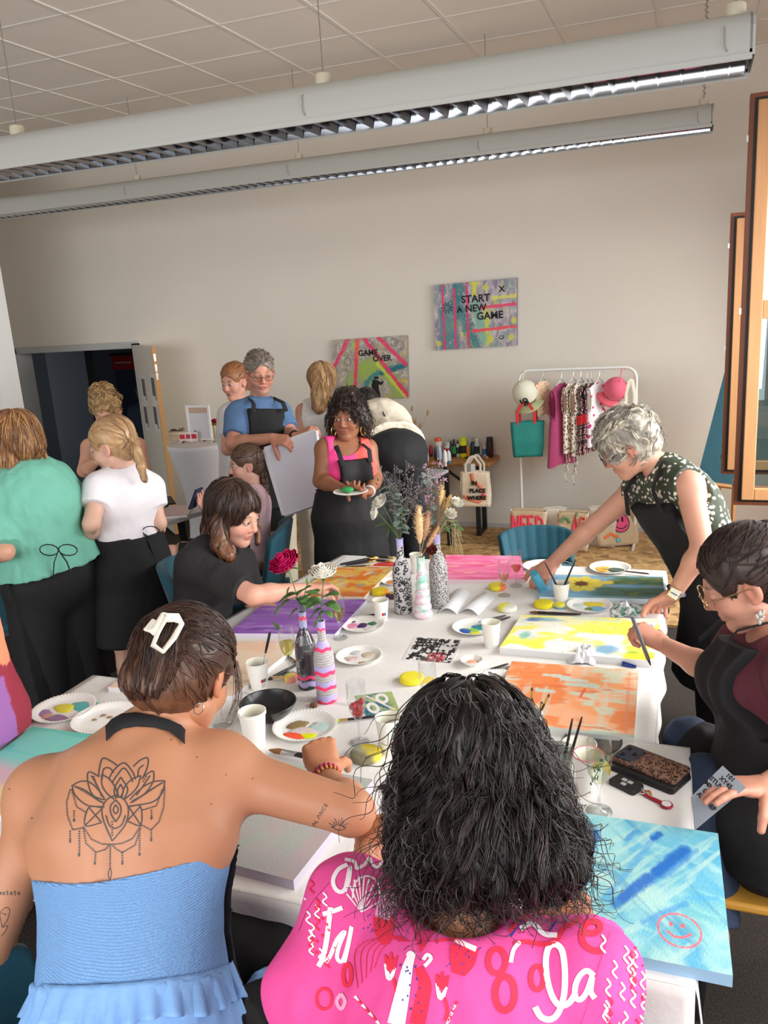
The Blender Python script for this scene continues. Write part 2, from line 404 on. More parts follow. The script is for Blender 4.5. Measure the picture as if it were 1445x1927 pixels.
 # windows: two inward-opened wooden casements
m_wood=mat('window_wood',(202,148,100),.45,vary=.08,vscale=4,stretch=(14,14,1),bump=.05,bscale=40)
m_wood2=mat('window_wood_outer',(132,74,46),.45,vary=.12,vscale=4,stretch=(14,14,1))
m_rub=mat('rubber_seal',(28,28,32),.5)
m_pane=glass_mat('window_pane',(226,242,246),0.0,.2)
def casement(name,y,uA,vA,uB,vB,width,mull,depth=.068):
 """leaf standing open at right angles to the right wall; free edge at pixel column uA"""
 x0=at(uA,(vA+vB)/2,y=y)[0];z1=at(uA,vA,y=y)[2];z0=at(uB,vB,y=y)[2];x1=x0+width
 w=thing(name,None,None,(x1,y,0));w['kind']='structure'
 fr=.062
 mb=MB()
 def frame(mb,a,b,ya,yb,f):
  mb.bx((x0+a,ya,z0+a),(x0+a+f,yb,z1-a));mb.bx((x1-a-f,ya,z0+a),(x1-a,yb,z1-a))
  mb.bx((x0+a+f,ya,z0+a),(x1-a-f,yb,z0+a+f));mb.bx((x0+a+f,ya,z1-a-f),(x1-a-f,yb,z1-a))
 frame(mb,.036,.036,y-.03,y,fr)
 for zm in mull:mb.bx((x0+.098,y-.028,zm-.045),(x1-.098,y+.02,zm+.045))
 mb.build('sash',m_wood,w,smooth=False,bevel=.004)
 mb=MB();frame(mb,0,0,y+.0,y+depth,.095);mb.build('rebate',m_wood2,w,smooth=False,bevel=.003)
 mb=MB();frame(mb,.022,0,y-.008,y+.001,.02);mb.build('seal',m_rub,w,smooth=False)
 mb=MB()
 for zz in (z0+.12,(z0+z1)/2,z1-.2):mb.box((x0-.004,y+.02,zz),(.012,.016,.03))
 mb.build('lock_pin',mat('steel',(190,190,190),.25,1.0),w)
 zs=[z0+.095]+[t for zm in mull for t in (zm-.03,zm+.03)]+[z1-.095]
 for a,b in zip(zs[0::2],zs[1::2]):
  mb=MB();mb.bx((x0+.094,y+.004,a),(x1-.094,y+.012,b));mb.build('pane',m_pane,w,smooth=False)
 return w
w1=casement('window_1',4.75,1396,178,1366,950,1.3,[at(1430,583,y=4.75)[2]])
w2=casement('window_2',6.1,1366,402,1351,892,1.1,[])
for i,(a,b,c,d) in enumerate(opens):
 mb=MB()
 mb.bx((XR+.1,a,c),(XR+.18,a+.08,d));mb.bx((XR+.1,b-.08,c),(XR+.18,b,d));mb.bx((XR+.1,a,c),(XR+.18,b,c+.08));mb.bx((XR+.1,a,d-.08),(XR+.18,b,d))
 struct('window_%d'%(i+3),mb,m_wood,smooth=False)
mb=MB()
for x in (-6.2,-4.0,-1.6,.9):mb.bx((x,YF-.12,.45),(x+.1,YF-.04,3.6))
mb.bx((XL,YF-.12,.45),(XR,YF-.04,.53));mb.bx((XL,YF-.12,2.3),(XR,YF-.04,2.38));mb.bx((XL,YF-.12,3.52),(XR,YF-.04,3.6))
struct('window_7',mb,m_wood,smooth=False)
# louvre lamps
m_lamp=mat('lamp_housing',(182,182,176),.5);m_mirror=mat('louvre_mirror',(176,178,182),.1,1.0);m_beige=mat('beige_plastic',(206,196,174),.5)
def louvre_lamp(label,y,uR,vR,uL,xleft,sus,hgt,wid,pitch):
 """uR,vR: lower front corner of the right end"""
 B=at(uR,vR,y=y);zb=B[2];x1=B[0];x0=xleft
 t=thing('louvre_lamp',label,'ceiling lamp',((x0+x1)/2,y+wid/2,zb),0,None)
 n=10;prof=[(0,.012)]
 for i in range(n+1):
  a=math.pi*i/n;prof.append((wid/2-wid/2*math.cos(a)*1.0,.03+hgt*.98*math.sin(a)**.55 if 0<i<n else .03))
 prof.append((wid,.012))
 G=np.array([[(x,y+p[0],zb+p[1]) for p in prof] for x in (x0,x1)])
 mb=MB();mb.grid(G)
 mb.bx((x0,y-.006,zb),(x1,y+.004,zb+.018));mb.bx((x0,y+wid-.004,zb),(x1,y+wid+.006,zb+.018))
 mb.build('housing',m_lamp,t,ang=50)
 for xx in (x0,x1):
  mb=MB();k=len(prof);V=[(xx-.008,y+p[0],zb+p[1]) for p in prof]+[(xx+.008,y+p[0],zb+p[1]) for p in prof]
  mb.add(V,[tuple(range(k)),tuple(range(2*k-1,k-1,-1))]+[(i,i+1,k+i+1,k+i) for i in range(k-1)]);mb.build('end_cap',m_lamp,t,smooth=False)
 mb=MB();c0=.015;c1=.075
 for s_,yy in ((1,y+.012),(-1,y+wid-.012)):
  G=np.array([[(x,yy+s_*(.0+.045*(1-math.cos(a))),zb+.005+.075*math.sin(a)) for a in np.linspace(0,1.35,7)] for x in (x0+.01,x1-.01)]);mb.grid(G)
 mb.build('reflector',m_mirror,t,ang=180)
 mb=MB();x=x0+pitch
 while x<x1-.02:
  V=[(x,y+.012,zb+.004),(x,y+wid-.012,zb+.004),(x-.012,y+.03,zb+.06),(x-.012,y+wid-.03,zb+.06),(x+.012,y+.03,zb+.06),(x+.012,y+wid-.03,zb+.06)]
  mb.add(V,[(0,1,3,2),(1,0,4,5)]);x+=pitch
 mb.build('louvre',m_mirror,t,smooth=False)
 for u,v in sus:
  P=at(u,v,y=y+wid/2);x=P[0];zt=zb+hgt+.02
  mb=MB();mb.lathe([(0,.0),(.03,0),(.032,.012),(.032,.05),(.028,.056),(0,.056)],(x,y+wid/2,zt-.01),16);c=mb.build('canopy',m_beige,t)
  mb=MB();mb.cyl((x,y+wid/2,zt+.04),(x,y+wid/2,CEIL),.0022,n=6);mb.build('wire',mat('lamp_wire',(120,112,100),.5),t)
  mb=MB();mb.tube([(x-.01,y+wid/2-.03,zt+.005),(x-.03,y+wid*.3,zt-.02),(x-.036,y+.0,zb+hgt*.75),(x-.034,y-.006,zb+hgt*.35),(x-.025,y-.004,zb+.03)],.0022,6);mb.build('lead',mat('lead_grey',(150,146,138),.5),t)
 return t,x1,zb
LAMPY1,LAMPY2=3.15,6.0
t1,xx,zz=louvre_lamp('long white louvre lamp, the nearer one, hanging just under the ceiling',LAMPY1,1415,110,0,-4.6,[(30,232),(607,128),(1385,2)],.135,.28,.078)
t2,xx2,zz2=louvre_lamp('long white louvre lamp, the farther one, hanging in front of the back wall',LAMPY2,1340,238,0,-7.9,[(257,328),(562,290),(917,240),(1325,182)],.125,.28,.078)
mb=MB();tt=np.linspace(0,1,160)
xs=at(1325,182,y=LAMPY2+.14)[0]
mb.tube(np.stack([xs+.012*np.cos(tt*120),LAMPY2+.14+.012*np.sin(tt*120),zz2+.19+tt*(CEIL-zz2-.19)],-1),.002,5)
mb.build('coil_cord',mat('lead_grey',(150,146,138),.5),t2)
# canvases on the wall and on the tables
def canvas(name,label,cat,C,th,paint,side=(225,222,218),group=None,extra=None,rough=.55,wedge=None):
 """C: corners TL, TR, BR, BL of the painted face; paint: Paint; extra(mb, X, Y, N, TL, w, h) adds lettering"""
 TL,TR,BR,BL=[np.asarray(p,float) for p in C]
 ny,nx=paint.U.shape
 gu,gv=np.meshgrid(np.linspace(0,1,nx),np.linspace(0,1,ny))
 G=(TL*(1-gu[...,None])+TR*gu[...,None])*(1-gv[...,None])+(BL*(1-gu[...,None])+BR*gu[...,None])*gv[...,None]
 X=unit(TR-TL);N=unit(np.cross(X,TL-BL));Y=np.cross(N,X)
 mb=MB();mb.grid(G,0,paint.img)
 Q=[TL,TR,BR,BL];B=[q-N*th for q in Q]
 mb.add(Q+B,[(0,1,5,4),(1,2,6,5),(2,3,7,6),(3,0,4,7),(4,5,6,7)],1)
 mats=[mat('paint_'+('gloss' if rough<.5 else 'matt'),vcol=True,rough=rough,bump=.15,bscale=160,spec=.3),mat('canvas_side_%d_%d_%d'%side,side,.7),mat('ink_black',(22,20,22),.6),mat('ink_red',(196,40,48),.6)]
 if extra:extra(mb,X,Y,N,TL,np.linalg.norm(TR-TL),np.linalg.norm(TL-BL))
 o=mb.build(name,mats,None,smooth=False,vcol=True)
 tag(o,label,cat,group)
 return o
def wallC(uv,y): return [at(u,v,y=y) for u,v in uv]
p=Paint(240,190,(178,170,176))
p.patch((140,128,150),30,8,.4,.7);p.patch((206,200,196),40,16,.5,.75);p.patch((214,206,96),9,6,.56,.72,.8);p.patch((120,150,150),12,7,.55,.75,.7);p.patch((180,130,150),20,20,.6,.8,.6)
p.mix((48,128,138),p.band(.06,.30,.03,'u')*(p.noise(6,3)>.42)*.75)
p.line([(.30,.05),(.27,.35),(.36,.5),(.45,.8),(.5,1.0)],.075,(40,124,130),.85,.78,.5,.3);p.line([(.5,.35),(.56,.62),(.62,.9)],.05,(120,182,160),.8,.78,.5,.3)
for u,a in ((.115,.0),(.255,.1),(.41,0)):p.line([(u,a),(u+.005,1)],.014,(226,60,112),.95,.78,.3,.5)
p.line([(.49,0),(.5,.2)],.025,(222,218,60),.9,.78,.4,.4);p.line([(.63,.45),(.66,.95)],.03,(206,206,70),.8,.78,.4,.5);p.line([(.72,.27),(1,.26)],.02,(224,220,90),.8,.78,.4,.4)
p.line([(.56,.4),(.97,.38)],.019,(236,70,110),.95,.78,.3,.4);p.line([(.47,.74),(1,.71)],.016,(240,74,84),.95,.78,.3,.4)
for c in ((.93,.87),(.69,.88),(.05,.9),(.96,.62),(.63,.1)):p.ell(c,(.035,.045),(216,210,60),.8,.3,.3)
for k in range(10):
 a=k*math.pi/5;p.line([(.165+.03*math.cos(a),.36+.04*math.sin(a)),(.165+.065*math.cos(a),.36+.085*math.sin(a))],.006,(40,50,52),.9,.78)
def st(mb,X,Y,N,TL,w,h):
 for t,u,v,s in (('START',.505,.305,.155),('A',.305,.445,.13),('NEW',.505,.445,.145),('GAME',.665,.575,.155),('X',.82,.185,.12)):
  put_text(mb,t,h*s,TL+X*w*u-Y*h*v,X,Y,2,bold=.0028)
 c=TL+X*w*.79-Y*h*.86
 for sx in (-1,1):mb.tube([c+N*.001+X*.03*sx*w,c+N*.001+X*.02*sx*w-Y*.02*h,c+N*.001-Y*.035*h],.0045,5,2)
 mb.tube([c+N*.001-X*.025*w+Y*.02*h,c+N*.001+Y*.008*h,c+N*.001+X*.025*w+Y*.02*h],.004,5,2)
canvas('painting','mixed media canvas lettered START A NEW GAME high on the back wall','painting',wallC([(815,537),(972.5,522.5),(972.5,650),(819.5,659)],YB-.035),.034,p,(120,112,116),None,st)
p=Paint(220,180,(176,164,152))
p.patch((150,140,138),30,18,.4,.7);p.patch((204,198,188),34,20,.5,.75);p.patch((196,176,120),8,6,.55,.75,.6);p.patch((178,196,90),10,8,.62,.78,.7)
p.ring((.52,1.0),(.33,.55),.22,(156,182,96),.8);p.ell((.48,.55),(.16,.16),(160,188,84),.8,.5,.4)
p.line([(.38,.95),(.45,.72),(.58,.58),(.95,.46)],.035,(48,132,142),.9,.82,.5,.4);p.line([(.66,.58),(1,.47)],.03,(30,108,122),.9,.82,.4,.3)
p.line([(.6,.42),(.96,.98)],.02,(214,222,60),.85,.82,.4,.4)
for a,b in (((.22,0),(0,.46)),((.345,.02),(.29,.75)),((.43,0),(1,.98)),((.62,0),(.97,.46))):p.line([a,b],.025,(236,58,108),.95,.82,.25,.3)
p.line([(.345,.02),(.33,.3)],.02,(240,110,80),.9,.82,.25,.3)
for c in ((.83,.1),(.9,.15),(.2,.36)):p.ring(c,(.045,.06),.1,(70,66,68),.7)
p.ell((.95,.72),(.03,.035),(226,180,50),.95)
def go(mb,X,Y,N,TL,w,h):
 put_text(mb,'GAME',h*.125,TL+X*w*.47-Y*h*.275,X,Y,2,bold=.0028);put_text(mb,'OVER',h*.125,TL+X*w*.655-Y*h*.375,X,Y,2,bold=.0028)
 P= lambda u,v:TL+X*w*u-Y*h*v+N*.001
 def lump(pts,r):mb.tube([P(u,v) for u,v in pts],[q*w for q in r],8,2,flat=.12,up=N)
 lump([(.555,.62),(.557,.66)],[.03,.03]);lump([(.545,.67),(.53,.75),(.535,.83)],[.035,.05,.045]);lump([(.53,.82),(.49,.9),(.45,.99)],[.03,.025,.02]);lump([(.545,.83),(.57,.9),(.57,1.0)],[.03,.022,.018]);lump([(.56,.7),(.61,.74),(.64,.7)],[.022,.018,.014])
canvas('painting','mixed media canvas lettered GAME OVER low on the back wall behind the people','painting',wallC([(625,640.5),(766,631),(768,748),(630,756)],YB-.035),.034,p,(150,140,130),None,go)
# clothes rack with what hangs on it
m_wm=mat('white_metal',(232,230,226),.4)
RY=7.2
pl=at(977,745,y=RY);pr=at(1197,745,y=RY);zt=at(1085,694,y=RY)[2]
rack=thing('clothes_rack','white tubular clothes rack standing against the back wall','clothes rack',((pl[0]+pr[0])/2,RY,.018))
def arc(c,r,a0,a1,n=7): return [(c[0]+r*math.cos(t),RY,c[1]+r*math.sin(t)) for t in np.linspace(a0,a1,n)]
path=[(pl[0],RY,.05)]+arc((pl[0]+.09,zt-.09),.09,math.pi,math.pi/2)+arc((pr[0]-.09,zt-.09),.09,math.pi/2,0)+[(pr[0],RY,.05)]
mb=MB();mb.tube(path,.0125,10);mb.build('frame',m_wm,rack)
for x in (pl[0],pr[0]):
 mb=MB();mb.tube([(x,RY-.22,.03),(x,RY+.22,.03)],.012,8);mb.build('foot',m_wm,rack)
mb=MB();mb.tube([(pl[0],RY,.16),(pr[0],RY,.16)],.01,8);mb.build('crossbar',m_wm,rack)
m_hang=mat('hanger_wire',(214,208,200),.35,.4)
def hanger(root,x,top,wdt,rz):
 mb=MB();c,s=math.cos(rz),math.sin(rz)
 hk=[(x+.0,RY,zt+.012)]+[(x+.022*math.sin(a)*c,RY+.022*math.sin(a)*s,zt-.006+.02*math.cos(a)) for a in np.linspace(.4,2.6,6)]+[(x,RY,top)]
 mb.tube(hk,.0025,6)
 mb.tube([(x-c*wdt,RY-s*wdt,top-.10),(x,RY,top),(x+c*wdt,RY+s*wdt,top-.10)],.005,6)
 return mb.build('hanger',m_hang,root)
def garment_on_hanger(name,label,u,vt,vb,rz,wtop,wbot,thick,mats,group=None,hole=None,trim=None,ties=False,hem=None):
 P=at(u,vt,y=RY);B=at(u,vb,y=RY);x=P[0];z1=P[2];z0=B[2]
 r=thing(name,label,'garment',(x,RY,z0),0,group)
 c,s=math.cos(rz),math.sin(rz);A=np.array([c,s,0]);Nn=np.array([-s,c,0])
 mb=MB();n=40;rows=26;G=[]
 for i in range(rows+1):
  t=i/rows;z=z1-(z1-z0)*t
  w=(wtop*(.35+.65*min(1,t/.12)**.6) if t<.12 else wtop-(.22*wtop)*math.exp(-((t-.28)/.12)**2)+(wbot-wtop)*max(0,(t-.35)/.65))
  th=thick*(.35+.65*min(1,t*2.2))
  an=np.linspace(0,2*math.pi,n)
  fold=1+.10*t*np.sin(an*9+x*30)
  G.append(np.array([x,RY,z])+np.outer(w*np.cos(an),A)+np.outer(th*np.sin(an)*fold,Nn)+np.array([0,0,1])*(.012*np.sin(an*3+1)*t)[:,None])
 mb.grid(np.array(G));mb.build('body',mats[0],r,ang=180)
 hanger(r,x,z1+.045,wtop*.8,rz)
 if hole is not None:
  for sg in (-1,):
   cc=np.array([x,RY,z1-(z1-z0)*.26])+A*sg*wtop*.80;mb=MB();R=np.array([Nn,A,(0,0,1)]).T
   mb.ball(cc,(thick*.62,.02,(z1-z0)*.19),16,10,R);mb.build('armhole',mats[1],r)
   mb=MB();a_=np.linspace(0,2*math.pi,25);mb.tube([cc+A*sg*.012+Nn*thick*.66*math.cos(q)+np.array([0,0,1])*(z1-z0)*.2*math.sin(q) for q in a_],.006,6,caps=False);mb.build('armhole_binding',mats[2] if len(mats)>2 else mats[0],r)
 if trim:
  mb=MB();zz=z1-(z1-z0)*trim[0];mb.box(np.array([x,RY,zz])-A*(wtop*.99),(thick*1.5,.02,.075),np.array([Nn,A,(0,0,1)]).T);mb.build('patch',trim[1],r,bevel=.004)
 if ties:
  for k,(dx,ln) in enumerate(((-.03,.16),(.02,.26))):
   mb=MB();q=np.array([x,RY,z0])-A*wtop*.7+Nn*dx*.5
   mb.tube([q+(0,0,.02),q+(.01,0,-ln*.4),q+(-.012,0,-ln*.75),q+(.004,0,-ln)],.005,6);mb.build('tie',mats[0],r)
 return r
def spotted(name,base,spot,scale,thr=.33,ring=False,rough=.75):
 if name in _mats: return _mats[name]
 m=bpy.data.materials.new(name);m.use_nodes=True;nt=m.node_tree;b=nt.nodes['Principled BSDF'];L=nt.links.new
 tc=nt.nodes.new('ShaderNodeTexCoord');n=nt.nodes.new('ShaderNodeTexNoise');n.inputs['Scale'].default_value=scale*.9;L(tc.outputs['Object'],n.inputs['Vector'])
 ad=nt.nodes.new('ShaderNodeVectorMath');ad.operation='MULTIPLY_ADD';ad.inputs[1].default_value=(.9/scale,)*3;L(n.outputs['Color'],ad.inputs[0]);L(tc.outputs['Object'],ad.inputs[2])
 v=nt.nodes.new('ShaderNodeTexVoronoi');v.inputs['Scale'].default_value=scale;L(ad.outputs[0],v.inputs['Vector'])
 r=nt.nodes.new('ShaderNodeValToRGB');r.color_ramp.interpolation='CONSTANT';e=r.color_ramp.elements
 A,B=(*lin(base),1),(*lin(spot),1)
 if ring:
  e[0].position=0;e[0].color=A;e[1].position=thr*.55;e[1].color=B;q=e.new(thr);q.color=A
 else:
  e[0].position=0;e[0].color=B;e[1].position=thr;e[1].color=A
 L(v.outputs['Distance'],r.inputs[0]);L(r.outputs[0],b.inputs['Base Color']);b.inputs['Roughness'].default_value=rough
 _mats[name]=m; return m
m_mag=mat('magenta_felt',(164,62,102),.9,bump=.2,bscale=60,vary=.08,vscale=20)
m_leo=spotted('leopard_cotton',(226,208,190),(92,66,54),55,.42);m_lin=mat('lining_tan',(168,138,118),.9)
m_dot=spotted('dotted_black',(52,34,38),(214,150,150),60,.38);m_flo=spotted('floral_white',(234,224,226),(206,52,120),18,.3)
m_red=mat('red_cloth',(206,40,48),.8);m_cream=mat('cream_cloth',(232,222,204),.85)
garment_on_hanger('vest','plain magenta sleeveless vest hanging first from the left among the vests',1056,722,872,1.1,.15,.2,.055,[m_mag,mat('magenta_dark',(120,34,70),.9)],'vests on the clothes rack',True)
garment_on_hanger('vest','leopard print vest hanging beside the magenta vest',1078,719,848,1.1,.14,.14,.04,[m_leo,m_lin],'vests on the clothes rack',True,None,True)
garment_on_hanger('vest','leopard print vest with hanging ties, in front of the dotted vests',1092,719,853,1.15,.14,.14,.04,[m_leo,m_lin],'vests on the clothes rack',True,None,True)
garment_on_hanger('vest','black dotted vest with red patch hanging right of the leopard vests',1104,722,850,1.25,.14,.15,.03,[m_dot,m_red],'vests on the clothes rack',None,(.5,m_red))
garment_on_hanger('vest','black dotted vest with red patch hanging next to the white floral vest',1112,722,848,1.25,.14,.15,.03,[m_dot,m_red],'vests on the clothes rack',None,(.48,m_red))
garment_on_hanger('vest','white vest with pink flowers hanging last on the right of the vests',1127,720,835,1.0,.15,.15,.045,[m_flo,m_cream],'vests on the clothes rack',True)
def cap_hat(label,u,v,sz,color,brim,tilt,lettering=None,bw=1.0):
 P=at(u,v,y=RY-.03);r=thing('baseball_cap',label,'cap',P,0,'caps on the clothes rack')
 R=rot((0,1,0),tilt)@rot((1,0,0),.75)
 mb=MB();V=[(sz*math.cos(a),sz*1.25*math.sin(a)) for a in np.linspace(0,math.pi/2,10)]
 mb.lathe([(max(q[0],.001),q[1]) for q in V],P,24,R=R);mb.build('crown',color,r,ang=180)
 G=np.array([[np.array([k*math.sin(a)*sz,-k*math.cos(a)*sz,-.02-.35*sz*(k-.95)*1.2-.04*math.cos(a*1.0)*(k-1)*sz*8*.3]) for a in np.linspace(-.95,.95,15)] for k in (.9,1.12,1.34,1.5)])
 mb=MB();mb.sheet(G@R.T+P,.004);mb.build('brim',brim,r,ang=180)
 mb=MB();mb.ball(P+R@np.array([0,0,sz*1.26]),.008);mb.build('button',color,r)
 mb=MB();q=P+R@np.array([0,.02,sz*.9]);mb.tube([q,(q[0]+.02,RY,zt+.01),(q[0]+.035,RY+.02,zt-.02)],.004,6);mb.build('strap',color,r)
 if lettering:
  mb=MB()
  for i,t in enumerate(lettering):
   c=P+R@np.array([-.01,-sz*1.02,sz*.38-.045*i]);put_text(mb,t,.05,c,R@np.array([1,0,0]),R@np.array([0,.25,1]),0,bold=.004,lift=.006)
  mb.build('lettering',mat('ink_black',(22,20,22),.6),r)
 return r
cap_hat('cream baseball cap with black lettering on the left corner of the rack',990,742,.115,mat('cap_cream',(226,220,200),.85),mat('cap_brim',(186,186,140),.85),-.35,['LO','VE'])
cap_hat('pink baseball cap hanging from the right end of the rack',1157,734,.10,mat('cap_pink',(232,106,128),.85),mat('cap_brim_pink',(226,96,112),.85),.5)
m_weave=spotted('striped_knit',(226,196,160),(196,110,84),70,.36)
garment_on_hanger('knit_top','striped knitted top on a hanger beside the cream cap',1021,717,780,1.0,.10,.07,.03,[m_weave],None)
# bags
def tote(name,label,cat,base,w,d,h,rz,m_front,m_side=None,handle=None,hl=.2,lean=0.0,sag=.02,group=None,deco=None,flare=1.08,seed=0,m_handle=None):
 R=rotz(rz)@rot((1,0,0),lean);base=np.asarray(base,float)
 r=thing(name,label,cat,base,0,group)
 n=10;m=14;per=[]
 def ring(t):
  ww=w/2*(1+(flare-1)*t);dd=d/2*(1-.45*t)
  pts=[]
  for (a,b) in (((-1,-1),(1,-1)),((1,-1),(1,1)),((1,1),(-1,1)),((-1,1),(-1,-1))):
   for k in range(n):
    q=k/n;x=a[0]+(b[0]-a[0])*q;y=a[1]+(b[1]-a[1])*q;pts.append((x*ww,y*dd))
  return np.array(pts+pts[:1])
 G=[]
 for i in range(m+1):
  t=i/m;p2=ring(t);z=np.full(len(p2),h*t)
  nz=fbm(np.stack([p2[:,0]*9+seed,p2[:,1]*9,np.full(len(p2),t*h*9)],-1),3)-.5
  p2=p2*(1+.10*nz[:,None])+np.stack([0*nz,sag*np.sin(t*6+seed)*np.ones_like(nz)*.4],-1)
  z=z+(nz*.05*h if 0<i else 0)*1.0-(sag*np.abs(p2[:,0]/(w/2))*t*.4)
  G.append(np.stack([p2[:,0],p2[:,1],z],-1))
 G=np.array(G)@R.T+base
 mb=MB();F=G[:,:n+1];S1=G[:,n:2*n+1];Bk=G[:,2*n:3*n+1];S2=G[:,3*n:]
 mb.grid(F,0);mb.grid(S1,1);mb.grid(Bk,0);mb.grid(S2,1)
 mb.add([G[0,k] for k in (0,n,2*n,3*n)],[(0,1,2,3)],1)
 body=mb.build('body',[m_front,m_side or m_front],r,ang=60)
 sm=body.modifiers.new('solid','SOLIDIFY');sm.thickness=.003
 for row,nm in ((F,'handle'),(Bk,'handle')):
  if hl<=0: break
  a=row[-1,int(n*.25)];b=row[-1,int(n*.75)];up=R@np.array([0,0,1.0]);mid=(a+b)/2+up*hl
  mb=MB();mb.tube([a-up*.04,a+up*hl*.5+(a-b)*.02,mid+(a-b)*.18,mid+up*.01,mid+(b-a)*.18,b+up*hl*.5+(b-a)*.02,b-up*.04],.011,6,flat=.22,up=R@np.array([0,1.0,0]));mb.build(nm,m_handle or m_side or m_front,r)
 if deco:
  def Pf(x,z,off=.004):
   i=z*m;i0=min(int(i),m-1);j=(x+1)/2*n;j0=min(int(j),n-1);fi,fj=i-i0,j-j0
   p_=(F[i0,j0]*(1-fj)+F[i0,j0+1]*fj)*(1-fi)+(F[i0+1,j0]*(1-fj)+F[i0+1,j0+1]*fj)*fi
   return p_+R@np.array([0,-off,0])
  deco(r,Pf,R)
 return r
m_kraft=mat('kraft_cotton',(204,176,142),.9,bump=.3,bscale=30,vary=.08,vscale=9)
m_nat=mat('natural_cotton',(222,208,194),.9,bump=.3,bscale=24)
m_pinkp=mat('paint_pink',(232,70,96),.7);m_orp=mat('paint_orange',(226,120,66),.7);m_blk=mat('ink_black',(22,20,22),.6)
def stroke(mb,Pf,pts,r,mi=0):mb.tube([Pf(*q) for q in pts],r,6,mi,flat=.3,up=(0,1,0))
def need(r,Pf,R):
 mb=MB();ls={'N':[[(-.85,.45),(-.85,.88)],[(-.85,.88),(-.52,.45)],[(-.52,.45),(-.52,.88)]],'E':[[(-.36,.45),(-.36,.88)],[(-.36,.86),(-.08,.86)],[(-.36,.66),(-.12,.66)],[(-.36,.46),(-.08,.46)]],'E2':[[(.05,.45),(.05,.88)],[(.05,.86),(.33,.86)],[(.05,.66),(.29,.66)],[(.05,.46),(.33,.46)]],'D':[[(.5,.45),(.5,.88)],[(.5,.88),(.8,.78),(.86,.65),(.8,.52),(.5,.45)]]}
 for l in ls.values():
  for s_ in l:stroke(mb,Pf,s_,.0135)
 mb.build('lettering',m_pinkp,r)
 mb=MB();stroke(mb,Pf,[(-.9,.05),(-.6,.18),(-.2,.12),(.2,.2),(.6,.1)],.03);mb.build('orange_paint',m_orp,r)
bx0=at(965,985,y=7.0)[0];bx1=at(1027,985,y=7.0)[0]
tote('tote_bag','shopping bag painted NEED in pink, standing on the floor under the clothes rack','bag',((bx0+bx1)/2,6.98,.018),bx1-bx0,.16,.34,0,m_kraft,m_nat,hl=0,group='bags on the floor by the wall',deco=need,seed=2)
c=at(1040,990,y=7.05)
tote('tote_bag','plain pale cotton bag wedged beside the NEED bag','bag',(c[0]+.02,7.12,.018),.2,.14,.33,.1,m_nat,hl=0,group='bags on the floor by the wall',seed=5)
def shapes(r,Pf,R):
 mb=MB();stroke(mb,Pf,[(.05,.55),(.2,.9),(.33,.55)],.014);stroke(mb,Pf,[(.08,.66),(.3,.66)],.012);stroke(mb,Pf,[(.8,.85),(.6,.9),(.5,.7),(.6,.52),(.8,.55),(.8,.68),(.68,.68)],.014);mb.build('pink_letters',m_pinkp,r)
 mb=MB();stroke(mb,Pf,[(-.75,.75),(-.55,.86),(-.3,.82),(-.2,.72)],.018);stroke(mb,Pf,[(.22,.9),(.3,1.0)],.01);mb.build('green_paint',mat('paint_sage',(120,150,110),.7),r)
 mb=MB();stroke(mb,Pf,[(-.1,.2),(.2,.3),(.5,.22),(.85,.42),(.85,.8)],.02);mb.build('yellow_paint',mat('paint_ochre',(214,176,60),.7),r)
bx0=at(1052,985,y=6.98)[0];bx1=at(1106,985,y=6.98)[0]
tote('tote_bag','brown bag with pink letters and yellow paint standing between two pale bags','bag',((bx0+bx1)/2,6.97,.018),bx1-bx0,.15,.34,0,m_kraft,m_nat,hl=0,group='bags on the floor by the wall',deco=shapes,seed=9)
c=at(1128,990,y=7.05)
tote('tote_bag','plain pale cotton bag leaning on the wall behind the smiley bag','bag',(c[0]+.02,7.15,.018),.22,.14,.34,-.1,m_nat,hl=0,group='bags on the floor by the wall',seed=12)
def smile(r,Pf,R):
 mb=MB();cx_,cz=.18,.60
 V=[Pf(cx_,cz,.006)]+[Pf(cx_+.42*math.cos(a),cz+.27*math.sin(a),.005) for a in np.linspace(0,2*math.pi,28,endpoint=False)]
 mb.add(V,[(0,1+i,1+(i+1)%28) for i in range(28)]);mb.build('pink_disc',mat('smiley_pink',(226,74,122),.7),r)
 mb=MB();mb.tube([Pf(cx_+.42*math.cos(a),cz+.27*math.sin(a),.007) for a in np.linspace(0,2*math.pi,33)],.003,5,caps=False)
 for dx in (-.13,.1):mb.tube([Pf(cx_+dx,cz+.02,.008),Pf(cx_+dx+.02,cz+.14,.008)],.008,8)
 mb.tube([Pf(cx_+.3*math.cos(a),cz+.17*math.sin(a),.008) for a in np.linspace(-2.7,-.5,10)],.0035,5);mb.build('face_lines',m_blk,r)
 mb=MB();stroke(mb,Pf,[(-.7,.22),(-.35,.32),(0,.2)],.014);stroke(mb,Pf,[(-.1,.12),(.1,.14)],.02,1);mb.build('paint_marks',[m_orp,mat('paint_aqua',(110,180,190),.7)],r)
c=at(1158,1028,z=.02)
tote('tote_bag','brown bag with a pink smiley face slumped on the boards in front of the others','bag',(c[0],c[1]+.05,.018),.34,.16,.32,.42,m_kraft,m_nat,hl=0,lean=-.25,group='bags on the floor by the wall',deco=smile,seed=15)
c=at(995,855,y=RY-.06)
m_teal_bag=mat('teal_bag',(28,122,112),.7,bump=.4,bscale=18,vary=.12,vscale=12)
tb=tote('tote_bag','green teal shopping bag with red handles hanging on the left post of the rack','bag',(c[0],RY-.1,at(995,857,y=RY-.1)[2]),.25,.12,at(995,792,y=RY-.1)[2]-at(995,857,y=RY-.1)[2],.25,m_teal_bag,mat('teal_dark',(16,84,80),.7),hl=.16,m_handle=mat('red_cloth',(206,40,48),.8),flare=1.15,seed=21)
c=at(1186,778,y=RY-.06)
